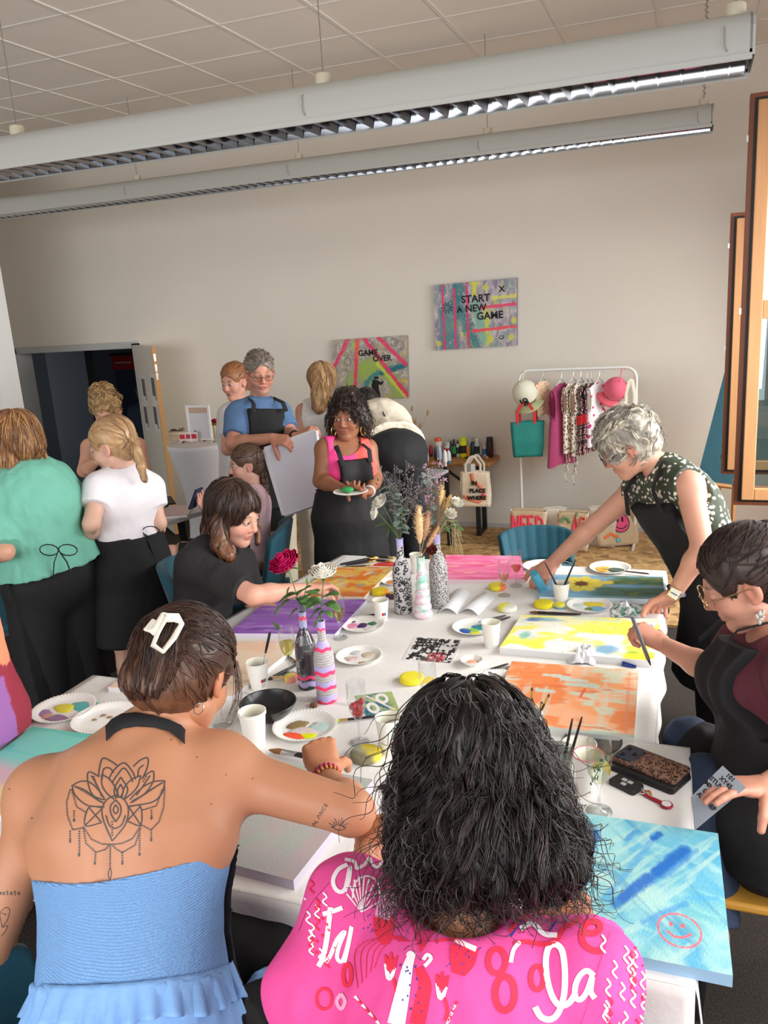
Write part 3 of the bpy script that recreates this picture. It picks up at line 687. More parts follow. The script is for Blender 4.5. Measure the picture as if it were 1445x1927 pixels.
tote('tote_bag','small cream tote with long straps hanging at the right end of the rack','bag',(c[0],RY-.06,at(1186,800,y=RY-.06)[2]),.12,.05,.15,.2,mat('tote_mint',(206,220,206),.85),m_cream,hl=.22,m_handle=m_cream,seed=23)
# paint tables by the wall
m_steel=mat('black_steel',(30,30,33),.45)
WZ=.73
xr=at(934,853,z=WZ+.03)[0]
wt=thing('workbench','narrow live edge wooden bench on black steel legs against the wall','table',(-2.2,7.35,.018))
xs=np.linspace(-3.3,xr,30);front=[(x,7.16+.025*math.sin(x*5)+.01*math.sin(x*17)) for x in xs];back=[(x,7.56) for x in xs[::-1]]
mb=MB();mb.prism([(p[0],p[1]) for p in front]+[(xr+.03,7.3),(xr+.02,7.5)]+back,WZ-.035,WZ);mb.build('tabletop',mat('live_edge_oak',(176,122,70),.5,vary=.25,vscale=5,stretch=(1,9,9)),wt,smooth=False,bevel=.01)
xl=-.84*CAMH
for yy,nm in ((7.27,'leg'),(7.5,'leg')):
 mb=MB();mb.bx((xl-.02,yy-.02,.018),(xl+.02,yy+.02,WZ-.035));mb.build(nm,m_steel,wt,smooth=False)
for zz in (.03,WZ-.05):
 mb=MB();mb.bx((xl-.018,7.27,zz-.012),(xl+.018,7.5,zz+.012));mb.build('rail',m_steel,wt,smooth=False)
mb=MB();mb.tube([(xl,7.28,WZ-.3),(xl-.35,7.28,WZ-.05)],.014,6);mb.tube([(-3.1,7.28,.02),(-3.1,7.28,WZ-.04)],.02,6);mb.tube([(-3.1,7.5,.02),(-3.1,7.5,WZ-.04)],.02,6);mb.build('brace',m_steel,wt)
GZ=.715;g1=at(864,868,z=GZ);g0=at(826,886,z=GZ)
gt=thing('side_table','grey topped table with black frame jutting out before the wooden bench','table',(g1[0]-.6,g1[1]-.4,0))
V0=np.array([0,1.,0]);dirx=unit(g1-g0);nx_=np.array([-dirx[1],dirx[0],0]);nx_=nx_ if nx_[0]<0 else -nx_
Q=[g0-dirx*.05,g1,g1+nx_*1.1,g0-dirx*.05+nx_*1.1];Q=[q-V0*(max(x_[1] for x_ in Q)-7.11) for q in Q]
mb=MB();mb.prism([(q[0],q[1]) for q in Q],GZ-.025,GZ);mb.build('tabletop',mat('grey_laminate',(176,178,184),.4),gt,smooth=False)
mb=MB()
for a,b in zip(Q,Q[1:]+Q[:1]):mb.tube([a*[1,1,0]+(0,0,GZ-.04),b*[1,1,0]+(0,0,GZ-.04)],.016,4)
mb.build('apron_frame',m_steel,gt,smooth=False)
for q in Q:
 ctr=sum(Q)/4;p_=q+(ctr-q)*.03;mb=MB();mb.box((p_[0],p_[1],(GZ-.025)/2+.009),(.035,.035,GZ-.043));mb.build('leg',m_steel,gt,smooth=False)
def lathe_thing(name,label,cat,base,parts,group=None,n=20):
 r=thing(name,label,cat,base,0,group)
 for nm,prof,m in parts:
  mb=MB();mb.lathe(prof,base,n);mb.build(nm,m,r)
 return r
def cmat(c,rough=.4): return mat('plastic_%d_%d_%d'%tuple(c),c,rough)
def onbench(u,v,z):
 b=at(u,v,z=z)
 if z==WZ and b[1]>7.44:b=at(u,v,y=7.44);b[2]=z
 return b
def paint_bottle(label,u,vt,vb,wpx,body,capc,kind='bottle',z=WZ,labelc=None,group='paint bottles on the wooden bench'):
 b=onbench(u,vb,z);dpt=(RC@(b-CAM))[2];h=(vb-vt)*dpt/FPX*1.0;r=wpx/2*dpt/FPX
 parts=[]
 if kind=='bottle':
  parts=[('body',[(0,0),(r*.95,0),(r,.006),(r,h*.68),(r*.6,h*.78),(r*.42,h*.8)],cmat(body)),('cap',[(r*.45,h*.79),(r*.46,h*.98),(r*.4,h),(0,h)],cmat(capc))]
 elif kind=='tube':
  parts=[('cap',[(0,0),(r*.7,0),(r*.7,h*.2),(0,h*.2)],cmat(capc)),('body',[(r*.5,h*.19),(r*.98,h*.25),(r,h*.5),(r*.8,h*.85),(r*.25,h*1.0),(0,h)],cmat(body))]
 else:
  parts=[('body',[(0,0),(r*.97,0),(r,.005),(r,h*.8),(r*.9,h*.83)],cmat(body)),('lid',[(r*.94,h*.82),(r*.96,h*.97),(r*.85,h),(0,h)],cmat(capc))]
 if labelc is not None:parts.append(('label',[(r*1.015,h*.2),(r*1.02,h*.21),(r*1.02,h*.58),(r*1.015,h*.6)],cmat(labelc,.6)))
 return lathe_thing('paint_'+{'bottle':'bottle','tube':'tube'}.get(kind,'jar'),label,'paint '+{'bottle':'bottle','tube':'tube'}.get(kind,'jar'),b,parts,group,14)
for a in [('slim silver paint tube standing right of the orange and blue vase',803,822,849,6,(176,180,186),(120,124,130),'tube'),('dark red paint tube standing left of the tall white bottle',811,829,851,8,(150,38,44),(40,30,32),'tube'),('tall white paint bottle with an orange lid on the bench',825,815,851,14,(228,220,206),(236,100,60),'jar',WZ,(196,176,150)),('white and red paint can standing behind the white tubes',843,829,857,11,(226,220,216),(206,200,196),'jar',WZ,(190,40,50)),('dark grey paint bottle standing left of the green labelled one',849,826,856,8,(62,60,62),(44,42,44),'bottle'),('black paint bottle with a green label on the bench',855,825,858,8,(36,44,38),(28,30,28),'bottle',WZ,(40,170,80)),('white and black paint bottle left of the neon yellow one',862,827,858,7,(206,204,204),(40,38,42),'bottle',WZ,(60,58,62)),('neon yellow paint bottle with black print on the bench',872,818,855,14,(226,232,20),(214,224,30),'jar',WZ,(40,40,20)),('small orange paint jar right of the neon yellow bottle',881,831,852,8,(216,130,50),(220,150,70),'jar'),('dark teal paint bottle with a clear top half',890,818,855,9,(20,66,60),(150,156,158),'bottle'),('pale paint bottle with white cap and dark label',898,819,854,11,(196,204,202),(230,228,222),'bottle',WZ,(40,52,50)),('slim pale paint tube left of the blue labelled jar',905,832,854,5,(186,180,176),(150,120,120),'tube'),('small jar with a blue label beside the black bottle',912,828,854,8,(190,196,206),(206,170,170),'jar',WZ,(50,110,160)),('black rounded paint bottle at the right end of the bench',922,814,852,13,(26,24,26),(34,32,34),'jar',WZ,(70,36,40)),]:paint_bottle(*a)
for a in [('black capped paint tube on the grey table, leftmost of the tubes there',795,837,873,8,(206,180,172),(28,28,32),'bottle',GZ),('white and pink paint tube on the grey table',803,846,875,9,(226,214,222),(212,90,120),'tube',GZ),('navy paint tube on the grey table',820,842,868,6,(40,48,84),(30,30,40),'tube',GZ),('pale blue paint tube with a navy lower half on the grey table',828,838,873,8,(176,192,220),(36,44,66),'tube',GZ),('white paint tube lying crooked near the grey table edge',838,846,877,9,(230,228,228),(220,218,218),'tube',GZ),('white paint tube with a blue foot on the grey table',845,847,873,9,(222,224,228),(70,120,160),'tube',GZ),]:paint_bottle(*a,None,'paint tubes on the grey table')
b=onbench(893,857,WZ)+(0,-.1,.013);r=thing('paint_tube','dark green paint tube lying flat at the front of the wooden bench','paint tube',b)
mb=MB();mb.tube([b-(.05,0,0),b-(.03,0,0),b+(.03,0,0),b+(.07,0,-.006)],[.008,.014,.012,.003],12,flat=.8);mb.build('body',cmat((24,66,52)),r)
mb=MB();mb.cyl(b-(.068,0,0),b-(.048,0,0),.007);mb.build('cap',cmat((20,40,36)),r)
b=onbench(922,852,WZ)+(0,-.12,.016);mb=MB();mb.ball(b,.016);tag(mb.build('wooden_ball',mat('gold_wood',(206,160,96),.4)),'small golden ball in front of the black bottle at the bench end','ball')
b=at(827,874,z=GZ);lathe_thing('lid','small white lid lying on the grey table corner','lid',b,[('disc',[(0,.012),(.018,.012),(.02,.0),(0,0)],cmat((232,230,228))),('rim',[(.019,.0),(.022,.004),(.019,.01)],cmat((220,218,216)))])
b=onbench(779,851,WZ);dpt=(RC@(b-CAM))[2];S=dpt/FPX
vz=thing('bottle_vase','orange bottle with blue neck holding dried grass at the left end of the bench','vase',b)
mb=MB();mb.lathe([(0,0),(8*S,0),(8.4*S,2*S),(8.4*S,24*S),(6*S,29*S),(3.2*S,31*S)],b,20,col=np.array([lin((206,176,70))]*3+[lin((232,92,48))]*3));mb.build('body',mat('glaze',vcol=True,rough=.4),vz,vcol=True)
mb=MB();mb.lathe([(3.2*S,30*S),(2.9*S,41*S),(2.5*S,41*S),(2.5*S,36*S)],b,16);mb.build('neck',cmat((70,150,180)),vz)
gr=thing('dried_grass','bunch of dried tan grass standing in the orange and blue bottle','dried grass',b+(0,0,36*S))
mb=MB();m_straw=mat('straw',(190,152,100),.9)
for k in range(34):
 a=RNG.normal(0,.16);hh=RNG.uniform(20,42)*S;q=np.array([math.sin(a)*hh+RNG.normal(0,1)*S,RNG.normal(0,2.5)*S,hh]);o_=b+(RNG.normal(0,1)*S,0,36*S)
 mb.tube([o_,o_+q*[.35,.5,.55],o_+q],[.0018,.003,.001],4)
mb.build('stems',m_straw,gr)
for du,dv in ((-4,-82),(26,-74),(2,-52),(12,-50)):
 p_=at(779+du,851+dv,y=b[1]);mb=MB();mb.tube([b+(0,0,36*S),b*.5+p_*.5+(0,0,10*S),p_],.0012,4);mb.ball(p_,(.012,.012,.03),8,6,rot((0,1,0),.2));mb.build('seed_head',m_straw,gr)
def peace(r,Pf,R):
 mb=MB()
 for t,x,z,s in (('IN',-.02,.62,.05),('PLACE',.18,.40,.05),('WHERE',.1,.2,.05)):
  X=R@np.array([1,0,0]);put_text(mb,t,s,Pf(x,z,.012),X,R@np.array([0,-.05,1]),0,bold=.003)
 mb.build('lettering',m_blk,r)
 mb=MB();stroke(mb,Pf,[(-.2,.95),(-.1,.7),(.3,.6),(.5,.45)],.02);stroke(mb,Pf,[(-.8,.3),(-.4,.2),(.2,.12),(.7,.3)],.018);stroke(mb,Pf,[(.45,.34),(.65,.28)],.018,1);mb.build('paint_wash',[mat('wash_coral',(230,140,110),.8),m_pinkp],r)
c=at(898,948,y=7.12)
tote('tote_bag','cream tote bag with black print and coral paint hanging from the wooden bench','bag',(c[0],7.08,c[2]),.27,.1,at(898,886,y=7.08)[2]-c[2]+.0,.1,mat('tote_washed',(228,206,180),.9,bump=.4,bscale=20,vary=.12,vscale=8),m_nat,hl=.13,deco=peace,flare=.96,seed=31)
p_=at(884,882,y=7.1);mb=MB()
tag(mb.sheet(np.array([[p_+np.array([i*.035-.05,-.02+.02*math.sin(i*2+j),.05-j*.05]) for i in range(4)] for j in range(4)]),.003).build('plastic_bag',mat('film_white',(224,222,218),.4,alpha=.75)),'crumpled clear bag behind the hanging cream tote','bag')
# bistro table with stretch cover
BZ=1.08;bc=at(374,833,z=BZ);k_=(RC@(bc-CAM))[2]/FPX;BR=59*k_
bt=thing('bistro_table','round high table under a white stretch cover beside the open door','table',bc*[1,1,0])
def lobes(V,an):
 t=np.clip((.28-V[...,2])/.28,0,1)[...,None];V=V.copy();s_=1+.22*t[...,0]*np.cos(4*an+.6)[None,:];V[...,:2]*=s_[...,None]; return V
mb=MB();mb.lathe([(BR*.95,BZ+.003),(BR,BZ-.006),(BR*.99,BZ-.04),(BR*.88,BZ-.14),(BR*.74,BZ-.28),(BR*.63,BZ-.45),(BR*.58,BZ-.6),(BR*.6,BZ-.75),(BR*.7,BZ-.9),(BR*.86,.06),(BR*.9,.01)],bc*[1,1,0],48,wob=lobes);mb.build('stretch_cover',mat('stretch_white',(222,222,228),.8),bt,ang=180)
mb=MB();mb.lathe([(0,BZ+.004),(BR*.96,BZ+.004),(BR*.985,BZ+.0),(BR*.985,BZ-.02)],bc*[1,1,0],48);mb.build('tabletop',mat('cover_top',(216,208,204),.8),bt,ang=50)
mb=MB();mb.cyl(bc*[1,1,0]+(0,0,.01),bc*[1,1,0]+(0,0,BZ-.02),.03);mb.build('column',m_steel,bt)
def onb(u,v): return at(u,v,z=BZ+.005)
b=onb(334,826);r=thing('basket','round woven basket of small things on the left of the white bistro table','basket',b)
mb=MB();hb=.075;rb=.075
mb.lathe([(0,.003),(rb*.92,.003)]+[(rb*(.94+.08*t)+.003*math.sin(t*40),hb*t) for t in np.linspace(0,1,22)]+[(rb*.96,hb),(rb*.9,.01)],b,28);mb.build('weave',mat('seagrass',(206,190,158),.85,bump=.5,bscale=120),r)
for i in range(9):
 a=i*2.4;q=b+(.05*math.cos(a)*(.4+.6*(i%3)/2),.04*math.sin(a),hb+.004+.006*(i%3));mb=MB();mb.tube([q+(.022*math.cos(t+a),.016*math.sin(t+a),.006*math.sin(t*2)) for t in np.linspace(0,5.2,10)],.004,5)
 tag(mb.build('hair_tie',cmat([(40,34,36),(200,190,180),(120,40,50),(60,50,44)][i%4])),['loose dark hair tie','pale hair tie','dark red hair tie','brown hair tie'][i%4]+' heaped in the woven basket on the bistro table','hair tie','hair ties in the basket')
P=at(371,797,y=bc[1]+.1);TLf=at(349,763,y=bc[1]+.1);TRf=at(393,763,y=bc[1]+.1);zb=BZ+.005
r=thing('picture_frame','white framed print standing at the back of the bistro table','picture frame',(P[0],P[1],zb))
mb=MB();x0,x1,z1=TLf[0],TRf[0],TLf[2];yy=bc[1]+.1;f=.018
mb.bx((x0,yy-.01,zb),(x0+f,yy+.01,z1));mb.bx((x1-f,yy-.01,zb),(x1,yy+.01,z1));mb.bx((x0+f,yy-.01,zb),(x1-f,yy+.01,zb+f));mb.bx((x0+f,yy-.01,z1-f),(x1-f,yy+.01,z1));mb.build('frame',m_white,r,smooth=False)
mb=MB();mb.bx((x0+f,yy,zb+f),(x1-f,yy+.005,z1-f));mb.bx((x0+f+.01,yy-.001,z1-.07),(x1-f-.01,yy,z1-f-.005),1);mb.bx((x0+.06,yy-.001,zb+.05),(x0+.08,yy,zb+.09),2);mb.build('print',[mat('print_pale',(214,214,218),.6),mat('print_beige',(200,170,150),.6),mat('print_grey',(120,118,120),.6)],r,smooth=False)
for i,(u,v,lab,cc) in enumerate([(341,806,'cream card with red print in the card stand, leftmost',(226,206,196)),(352,812,'white card with pink print in the card stand, middle',(232,226,226)),(364,812,'white card with red pictures in the card stand, rightmost',(228,214,212))]):
 q=at(u,v,y=bc[1]+.02+.01*i);mb=MB();mb.box((q[0],q[1],BZ+.047),(.07,.003,.084),rotz(.1));mb.box((q[0],q[1]-.003,BZ+.05),(.05,.001,.04),rotz(.1),1)
 tag(mb.build('card',[cmat(cc,.7),cmat((190,50,70),.7)],None,smooth=False),lab+' on the bistro table','card','cards on the bistro table')
b=onb(387,822);r=thing('tumbler','small clear tumbler holding a yellow flower on the bistro table','glass',b)
mb=MB();mb.lathe([(0,.003),(.026,.003),(.03,.08),(.028,.08),(.025,.006)],b,20);mb.build('bowl',glass_mat('clear_glass',(250,252,252)),r)
fl=thing('flower','yellow flower standing in the small tumbler','flower',b+(0,0,.05))
mb=MB();mb.tube([b+(0,0,.01),b+(0,0,.085)],.002,5);mb.build('stem',mat('stem_green',(88,122,62),.7),fl)
for i in range(7):
 a=i*.9;mb=MB();mb.ball(b+(.018*math.cos(a),.018*math.sin(a),.095),(.016,.010,.018),8,6,rotz(a));mb.build('petal',cmat((236,200,30),.6),fl)
b=onb(407,822);r=thing('cake_stand','little gold stand with a dish on the right of the bistro table','stand',b);m_gold=mat('brass',(206,164,76),.3,.9)
for dx in (-.018,.018):
 mb=MB();mb.cyl(b+(dx,0,0),b+(dx,0,.11),.005);mb.build('leg',m_gold,r)
mb=MB();mb.lathe([(0,.108),(.03,.108),(.048,.13),(.046,.132),(.03,.114),(0,.112)],b,24);mb.build('dish',m_gold,r)
def rose(name,label,c,R,petal,core=None,layers=5,cat='flower',stem=None,group=None,tilt=(0,0,1)):
 r=thing(name,label,cat,c,0,group);A,B,Dn=basis(tilt)
 Rm=np.array([A,B,Dn]).T
 for L_ in range(layers):
  k=3+L_*2 if L_<4 else 9;rad=R*(.22+.78*L_/(layers-1));hh=R*(1.0-.35*L_/(layers-1))
  mb=MB()
  for j in range(k):
   a0=j*2*math.pi/k+L_*.7;wdt=2.5*math.pi/k if k>2 else 1.8
   G=[]
   for s_ in np.linspace(0,1,6):
    row=[]
    for q in np.linspace(-1,1,7):
     a=a0+q*wdt*.5;rr=rad*(.25+.75*math.sin(min(s_*1.15,1)*math.pi/2))*(1+.12*(s_**3)*math.cos(q*2))*(1-.1*q*q);zz=-R*.45+hh*1.1*s_**(.9)-.12*R*q*q*s_+.05*R*math.sin(9*q+j*3+L_)*s_
     row.append(np.array([rr*math.cos(a),rr*math.sin(a),zz]))
    G.append(row)
   mb.grid(np.array(G)@Rm.T+c)
  mb.build('petals',petal if L_%2==0 or core is None else core,r,ang=180)
 return r
rose('rose','magenta flower lying on the gold stand on the bistro table',b+(0,0,.145),.036,cmat((196,24,84),.6),cmat((160,14,64),.6),4)
for i in range(22):
 a=RNG.uniform(-.75,.75);u=374+52*math.sin(a*2)*1.0*RNG.uniform(.5,1);v=829+RNG.uniform(-1,6);q=onb(u,v)
 mb=MB();mb.ball(q+(0,0,.006),(.014*RNG.uniform(.6,1.2),.008,.006),7,5,rotz(RNG.uniform(0,3)))
 ci=i%4;tag(mb.build('shell',cmat([(232,226,218),(60,52,50),(206,180,160),(220,206,190)][ci],.5)),['white','dark','tan','cream'][ci]+' little shell scattered along the rim of the bistro table','shell',['white','dark','tan','cream'][ci]+' shells on the bistro table')
 # easel with teal framed picture behind the casement
tl,bl,br=at(1346,770,y=7.05),at(1311,905,y=6.75),at(1378,914,y=6.72)
tr=tl+(br-bl)*1.02
es=thing('easel','wooden easel with teal board standing in the corner behind the open window','easel',((bl[0]+br[0])/2,6.85,.018))
X=unit(br-bl);Yv=unit(tl-bl);Nn=unit(np.cross(X,Yv));tl2=bl+Yv*.95
tr2=br+Yv*.95
mb=MB();C4=np.array([[tl2,tr2],[bl,br]]);mb.sheet(C4[::-1],.03);mb.build('board',mat('easel_teal',(46,88,100),.6,vary=.1,vscale=20),es,smooth=False)
for dx in (.05,.85):
 q=bl*(1-dx)+br*dx;mb=MB();mb.tube([q+Nn*-.05+Yv*.3,np.array([q[0]+(.02 if dx<.5 else .05),6.72,.018])],.018,4);mb.build('leg',m_wood,es,smooth=False)
mb=MB();q=(bl+br)/2;mb.tube([q+Yv*.6-Nn*.06,np.array([q[0],7.35,.018])],.016,4);mb.build('rear_leg',m_wood,es,smooth=False)
mb=MB();mb.tube([bl-Yv*.02+Nn*.03,br-Yv*.02+Nn*.03],.018,4);mb.build('ledge',m_wood,es,smooth=False)
p=Paint(50,60,(214,206,196));p.patch((60,66,62),8,8,.5,.62);p.patch((190,110,130),7,7,.55,.7);p.patch((120,140,90),9,9,.58,.7)
o0=bl+X*.07+Yv*.12+Nn*.004;o1=br-X*.07+Yv*.12+Nn*.004
canvas('painting','small flower picture fixed on the teal easel board','painting',[o0+Yv*.42,o1+Yv*.42,o1,o0],.003,p)
# the painting tables
TH=.745;TZ=.757
m_cloth=mat('fleece_cloth',(226,223,219),.9,bump=.15,bscale=45,vary=.035,vscale=7)
PA=[(-2.2,2.575),(-.09,2.555),(-.115,4.30),(-1.93,4.30)]
PB=[(-2.36,1.56),(.035,1.555),(.015,2.545),(-2.33,2.565)]
def table(label,P,over,clabel,lace=False):
 c=np.mean(P,axis=0);t=thing('table',label,'table',(c[0],c[1],0))
 mb=MB();mb.prism([tuple(c+(np.array(p)-c)*.995) for p in P],TH-.03,TH);mb.build('tabletop',mat('table_dark',(58,58,62),.5),t,smooth=False)
 for p in P:
  q=c+(np.array(p)-c)*[.95,.92];mb=MB();mb.bx((q[0]-.025,q[1]-.025,0),(q[0]+.025,q[1]+.025,TH-.03));mb.build('leg',m_steel,t,smooth=False)
 P4=[np.array([*p,0.]) for p in P];n=70
 mb=MB()
 g=np.linspace(0,1,n);U,V=np.meshgrid(g,g)
 G=(P4[0]*(1-U[...,None])+P4[1]*U[...,None])*(1-V[...,None])+(P4[3]*(1-U[...,None])+P4[2]*U[...,None])*V[...,None]
 G[...,2]=TZ-.001+.0008*(fbm(G*[6,6,1],2)-.5)
 mb.grid(G)
 for i in range(4):
  a,b=P4[i],P4[(i+1)%4];L_=np.linalg.norm(b-a);d=unit(b-a);nrm=np.array([d[1],-d[0],0]);m=90;rows=7
  S=np.zeros((rows,m,3))
  for r in range(rows):
   tt=r/(rows-1);w_=np.linspace(0,1,m)
   off=.010*tt+.007*tt*np.sin(w_*L_*22+i)+.006*tt*np.sin(w_*L_*9+2*i)+.002*(tt>0)
   S[r]=a+np.outer(w_*L_,d)+off[:,None]*nrm;S[r,:,2]=TZ-.001-over*tt+.002*tt*np.sin(w_*L_*5+i)
  mb.grid(S[::-1])
 cl=mb.build('tablecloth',m_cloth,None,ang=70)
 s_=cl.modifiers.new('solid','SOLIDIFY');s_.thickness=.0015;s_.offset=1
 tag(cl,clabel,'tablecloth')
table('rear painting table with black legs between the bending woman and the seated woman in black',PA,.10,'white fleece cloth over the rear painting table under the bottles and flowers')
table('front painting table with black legs where the tattooed woman and the woman in pink sit',PB,.17,'white fleece cloth hanging over the front painting table edge')
def tp(u,v,z=TZ): return at(u,v,z=z)
def sc(P): return (RC@(np.asarray(P)-CAM))[2]/FPX
# canvases
def tcanvas(label,px,th,paint,side=(226,224,222),derive=None,zb=TZ,**k):
 C=[None if p is None else at(p[0],p[1],z=zb+th) for p in px]
 if derive==3:C[3]=C[0]+C[2]-C[1]
 if derive==0:C[0]=C[3]+C[1]-C[2]
 if derive==2:C[2]=C[3]+C[1]-C[0]
 return canvas('canvas',label,'painting',C,th,paint,side,'canvases on the painting tables',**k),C
def puv(C,u,v):
 """table pixel -> (s,t) on the canvas"""
 O=C[0];e1=C[1]-C[0];e2=C[3]-C[0];P=at(u,v,z=O[2])-O;A=np.array([[e1@e1,e1@e2],[e1@e2,e2@e2]]); return np.linalg.solve(A,[P@e1,P@e2])
px=[(1078,1527),(1351,1568),(1379,1836),None];C=[at(p[0],p[1],z=TZ+.03) if p else None for p in px];C[3]=C[0]+C[2]-C[1]
p=Paint(230,210,(116,184,194));q= lambda u,v:puv(C,u,v)
p.patch((160,212,214),5,4,.35,.7,.8,.6);p.patch((84,168,204),7,3,.45,.7,.8,-.7);p.patch((176,214,206),9,3,.55,.8,.7,-.8);p.patch((104,180,204),4,10,.5,.75,.7);p.patch((178,214,204),26,3,.55,.75,.7,.75);p.patch((70,142,180),22,2.5,.58,.78,.6,-.8);p.patch((150,206,204),4,24,.55,.75,.6,.2)
for (a,b,w_,c_,al) in [((1290,1600),(1160,1700),.035,(44,112,186),.8),((1285,1605),(1240,1640),.05,(34,104,184),.9),((1220,1650),(1170,1690),.03,(52,108,186),.85),((1120,1570),(1105,1660),.022,(70,140,200),.7),((1122,1565),(1119,1580),.03,(30,110,190),.9),((1235,1572),(1140,1690),.02,(90,160,206),.7),((1240,1570),(1230,1578),.025,(26,96,180),.9),((1195,1565),(1180,1580),.02,(60,140,200),.8),((1310,1600),(1250,1650),.02,(80,150,206),.6),((1210,1735),(1290,1700),.02,(70,150,206),.7),((1350,1690),(1290,1690),.012,(90,170,214),.7),((1085,1545),(1095,1555),.05,(50,130,200),.7)]:
 p.line([q(*a),q(*b)],w_,c_,al,1.0,.5,.25)
c0=q(1278,1750);rr=(abs(q(1318,1750)-c0)[0]*1.02,.105)
th_=np.linspace(0,2*math.pi,26);p.line([(c0[0]+rr[0]*math.cos(a),c0[1]+rr[1]*math.sin(a)) for a in th_],.006,(226,106,118),.95,1,.3,.15)
p.ell(q(1262,1738),(.012,.014),(226,106,118));p.ell(q(1284,1742),(.014,.014),(226,106,118))
p.line([q(1256,1752),q(1268,1762),q(1285,1764),q(1300,1758)],.007,(226,106,118),.95,1,.3)
canvas('canvas','turquoise canvas with a pink smiley jutting over the near right table corner','painting',C,.03,p,(150,190,216),'canvases on the painting tables',rough=.4)
px=[(963,1244),(1202,1261),(1193,1388)];C=[at(*a,z=TZ+.02) for a in px];C.append(C[0]+C[2]-C[1])
p=Paint(200,160,(240,160,106));p.patch((244,180,140),4,5,.4,.6,.9);p.patch((204,214,190),5,14,.55,.68,.85);p.patch((238,134,76),3,6,.5,.62,.9);p.patch((214,210,186),18,3,.62,.74,.6);p.patch((228,112,60),6,20,.64,.74,.7)
p.mix((170,190,184),p.band(.965,1.1,.012)*.9)
for a,b in (((.45,.25),(.62,.25)),((.5,.32),(.7,.33)),((.3,.2),(.48,.21)),((.28,.45),(.4,.46))):p.line([a,b],.025,(190,222,212),.8,1,.3,.5)
p.line([(.62,.38),(.6,.5)],.01,(230,84,46),.9);p.line([(.93,.05),(.94,.95)],.012,(226,150,116),.6)
canvas('canvas','orange canvas with pale green scraped patches behind the dark curly hair','painting',C,.02,p,(206,206,200),'canvases on the painting tables',rough=.5)
px=[(981,1157),(1243,1165),(1230,1244),(940,1219)];C=[at(*a,z=TZ+.028) for a in px]
p=Paint(220,130,(232,232,224));p.patch((238,230,70),4,4,.46,.56,.95);p.patch((236,232,140),6,6,.5,.65,.6);p.patch((190,214,214),8,6,.62,.75,.5)
for c_,r_,co in (((.13,.13),(.07,.06),(40,96,160)),((.22,.12),(.1,.05),(130,180,206)),((.12,.62),(.04,.10),(120,190,176)),((.93,.2),(.03,.06),(60,120,190)),((.68,.82),(.09,.10),(90,150,190)),((.86,.88),(.04,.05),(130,170,60))):p.ell(c_,r_,co,.85,.4,.5)
p.ell((.9,.92),(.12,.05),(226,216,50),.9,.4,.4)
for k in range(26):p.ell((RNG.random(),RNG.random()),(.004,.007),(50,70,90),.9)
canvas('canvas','white and yellow canvas with blue splashes under the hand with the grey pen','painting',C,.028,p,(222,222,222),'canvases on the painting tables')
px=[(1028,1081),(1247,1085),(1252,1128),(1015,1123)];C=[at(*a,z=TZ+.02) for a in px]
p=Paint(220,150,(140,186,214));p.patch((116,166,206),6,12,.4,.6,.7);p.mix((70,110,82),sstep(.5,.62,p.U+.2*(p.noise(3,6)-.5))*p.band(.05,.42,.08));p.mix((66,104,76),sstep(.3,.5,p.U)*p.band(.52,.95,.1,wob=.2)*.9);p.patch((60,92,56),5,14,.5,.62,.8,0,sstep(.35,.6,p.U));p.patch((126,130,70),6,10,.6,.7,.7,0,sstep(.35,.5,p.U));p.mix((120,170,206),p.band(.42,.52,.03,wob=.1)*.6*sstep(.5,.6,p.U));p.mix((126,168,180),p.band(.93,1.2,.03)*.8)
for k in range(8):
 a=k*math.pi/4+.2;p.line([(.32,.4),(.32+.13*math.cos(a),.4+.26*math.sin(a))],.05,(232,212,70),.95,.55,.3)
p.line([(.32,.4),(.55,.32)],.04,(230,206,70),.9,.55);p.ell((.32,.4),(.055,.10),(96,62,30),1,.2,.2)
for k in range(8):
 a=k*math.pi/4;p.line([(.32,.4),(.32+.09*math.cos(a),.4+.18*math.sin(a))],.004,(120,70,30),.9,.55)
canvas('canvas','canvas with a yellow sunflower on blue and green under the bending woman','painting',C,.02,p,(200,214,222),'canvases on the painting tables')
px=[(838,1044),(979,1046),(989,1090),(842,1091)];C=[at(*a,z=TZ+.02) for a in px]
p=Paint(160,110,(236,112,158));p.patch((244,160,190),3,12,.45,.7,.8);p.patch((228,84,140),3,9,.5,.7,.8);p.patch((246,180,170),4,14,.6,.75,.6)
canvas('canvas','streaky pink canvas at the far end of the table behind the speckled bottle','painting',C,.02,p,(226,200,210),'canvases on the painting tables')
bl,br,tr=[at(*a,z=TZ+.02) for a in ((427,1192),(630,1193),(690,1128))];C=[bl+tr-br,tr,br,bl]
p=Paint(170,130,(150,100,186));p.patch((172,130,204),3,12,.45,.65,.8);p.patch((116,72,158),3,9,.55,.7,.8);p.patch((184,150,212),5,16,.6,.75,.6)
canvas('canvas','streaky purple canvas in front of the seated woman in black','painting',C,.02,p,(206,200,214),'canvases on the painting tables')
px=[(622,1067),(743,1067),(685,1123)];C=[at(*a,z=TZ+.02) for a in px];C.append(C[0]+C[2]-C[1])
p=Paint(170,130,(232,176,84));p.patch((236,206,90),4,6,.45,.6,.9);p.patch((230,120,40),4,7,.52,.64,.9,.3);p.patch((224,190,150),6,9,.55,.7,.8);p.patch((150,170,150),5,8,.62,.72,.8);p.mix((228,110,34),p.band(.82,1.1,.06,wob=.15)*.8);p.patch((240,226,190),12,3,.62,.75,.7,.4)
canvas('canvas','orange and yellow canvas beside the outstretched arm of the seated woman','painting',C,.02,p,(226,214,200),'canvases on the painting tables')
px=[(654,1046),(744,1047),(744,1066),(627,1064)];C=[at(*a,z=TZ+.006) for a in px]
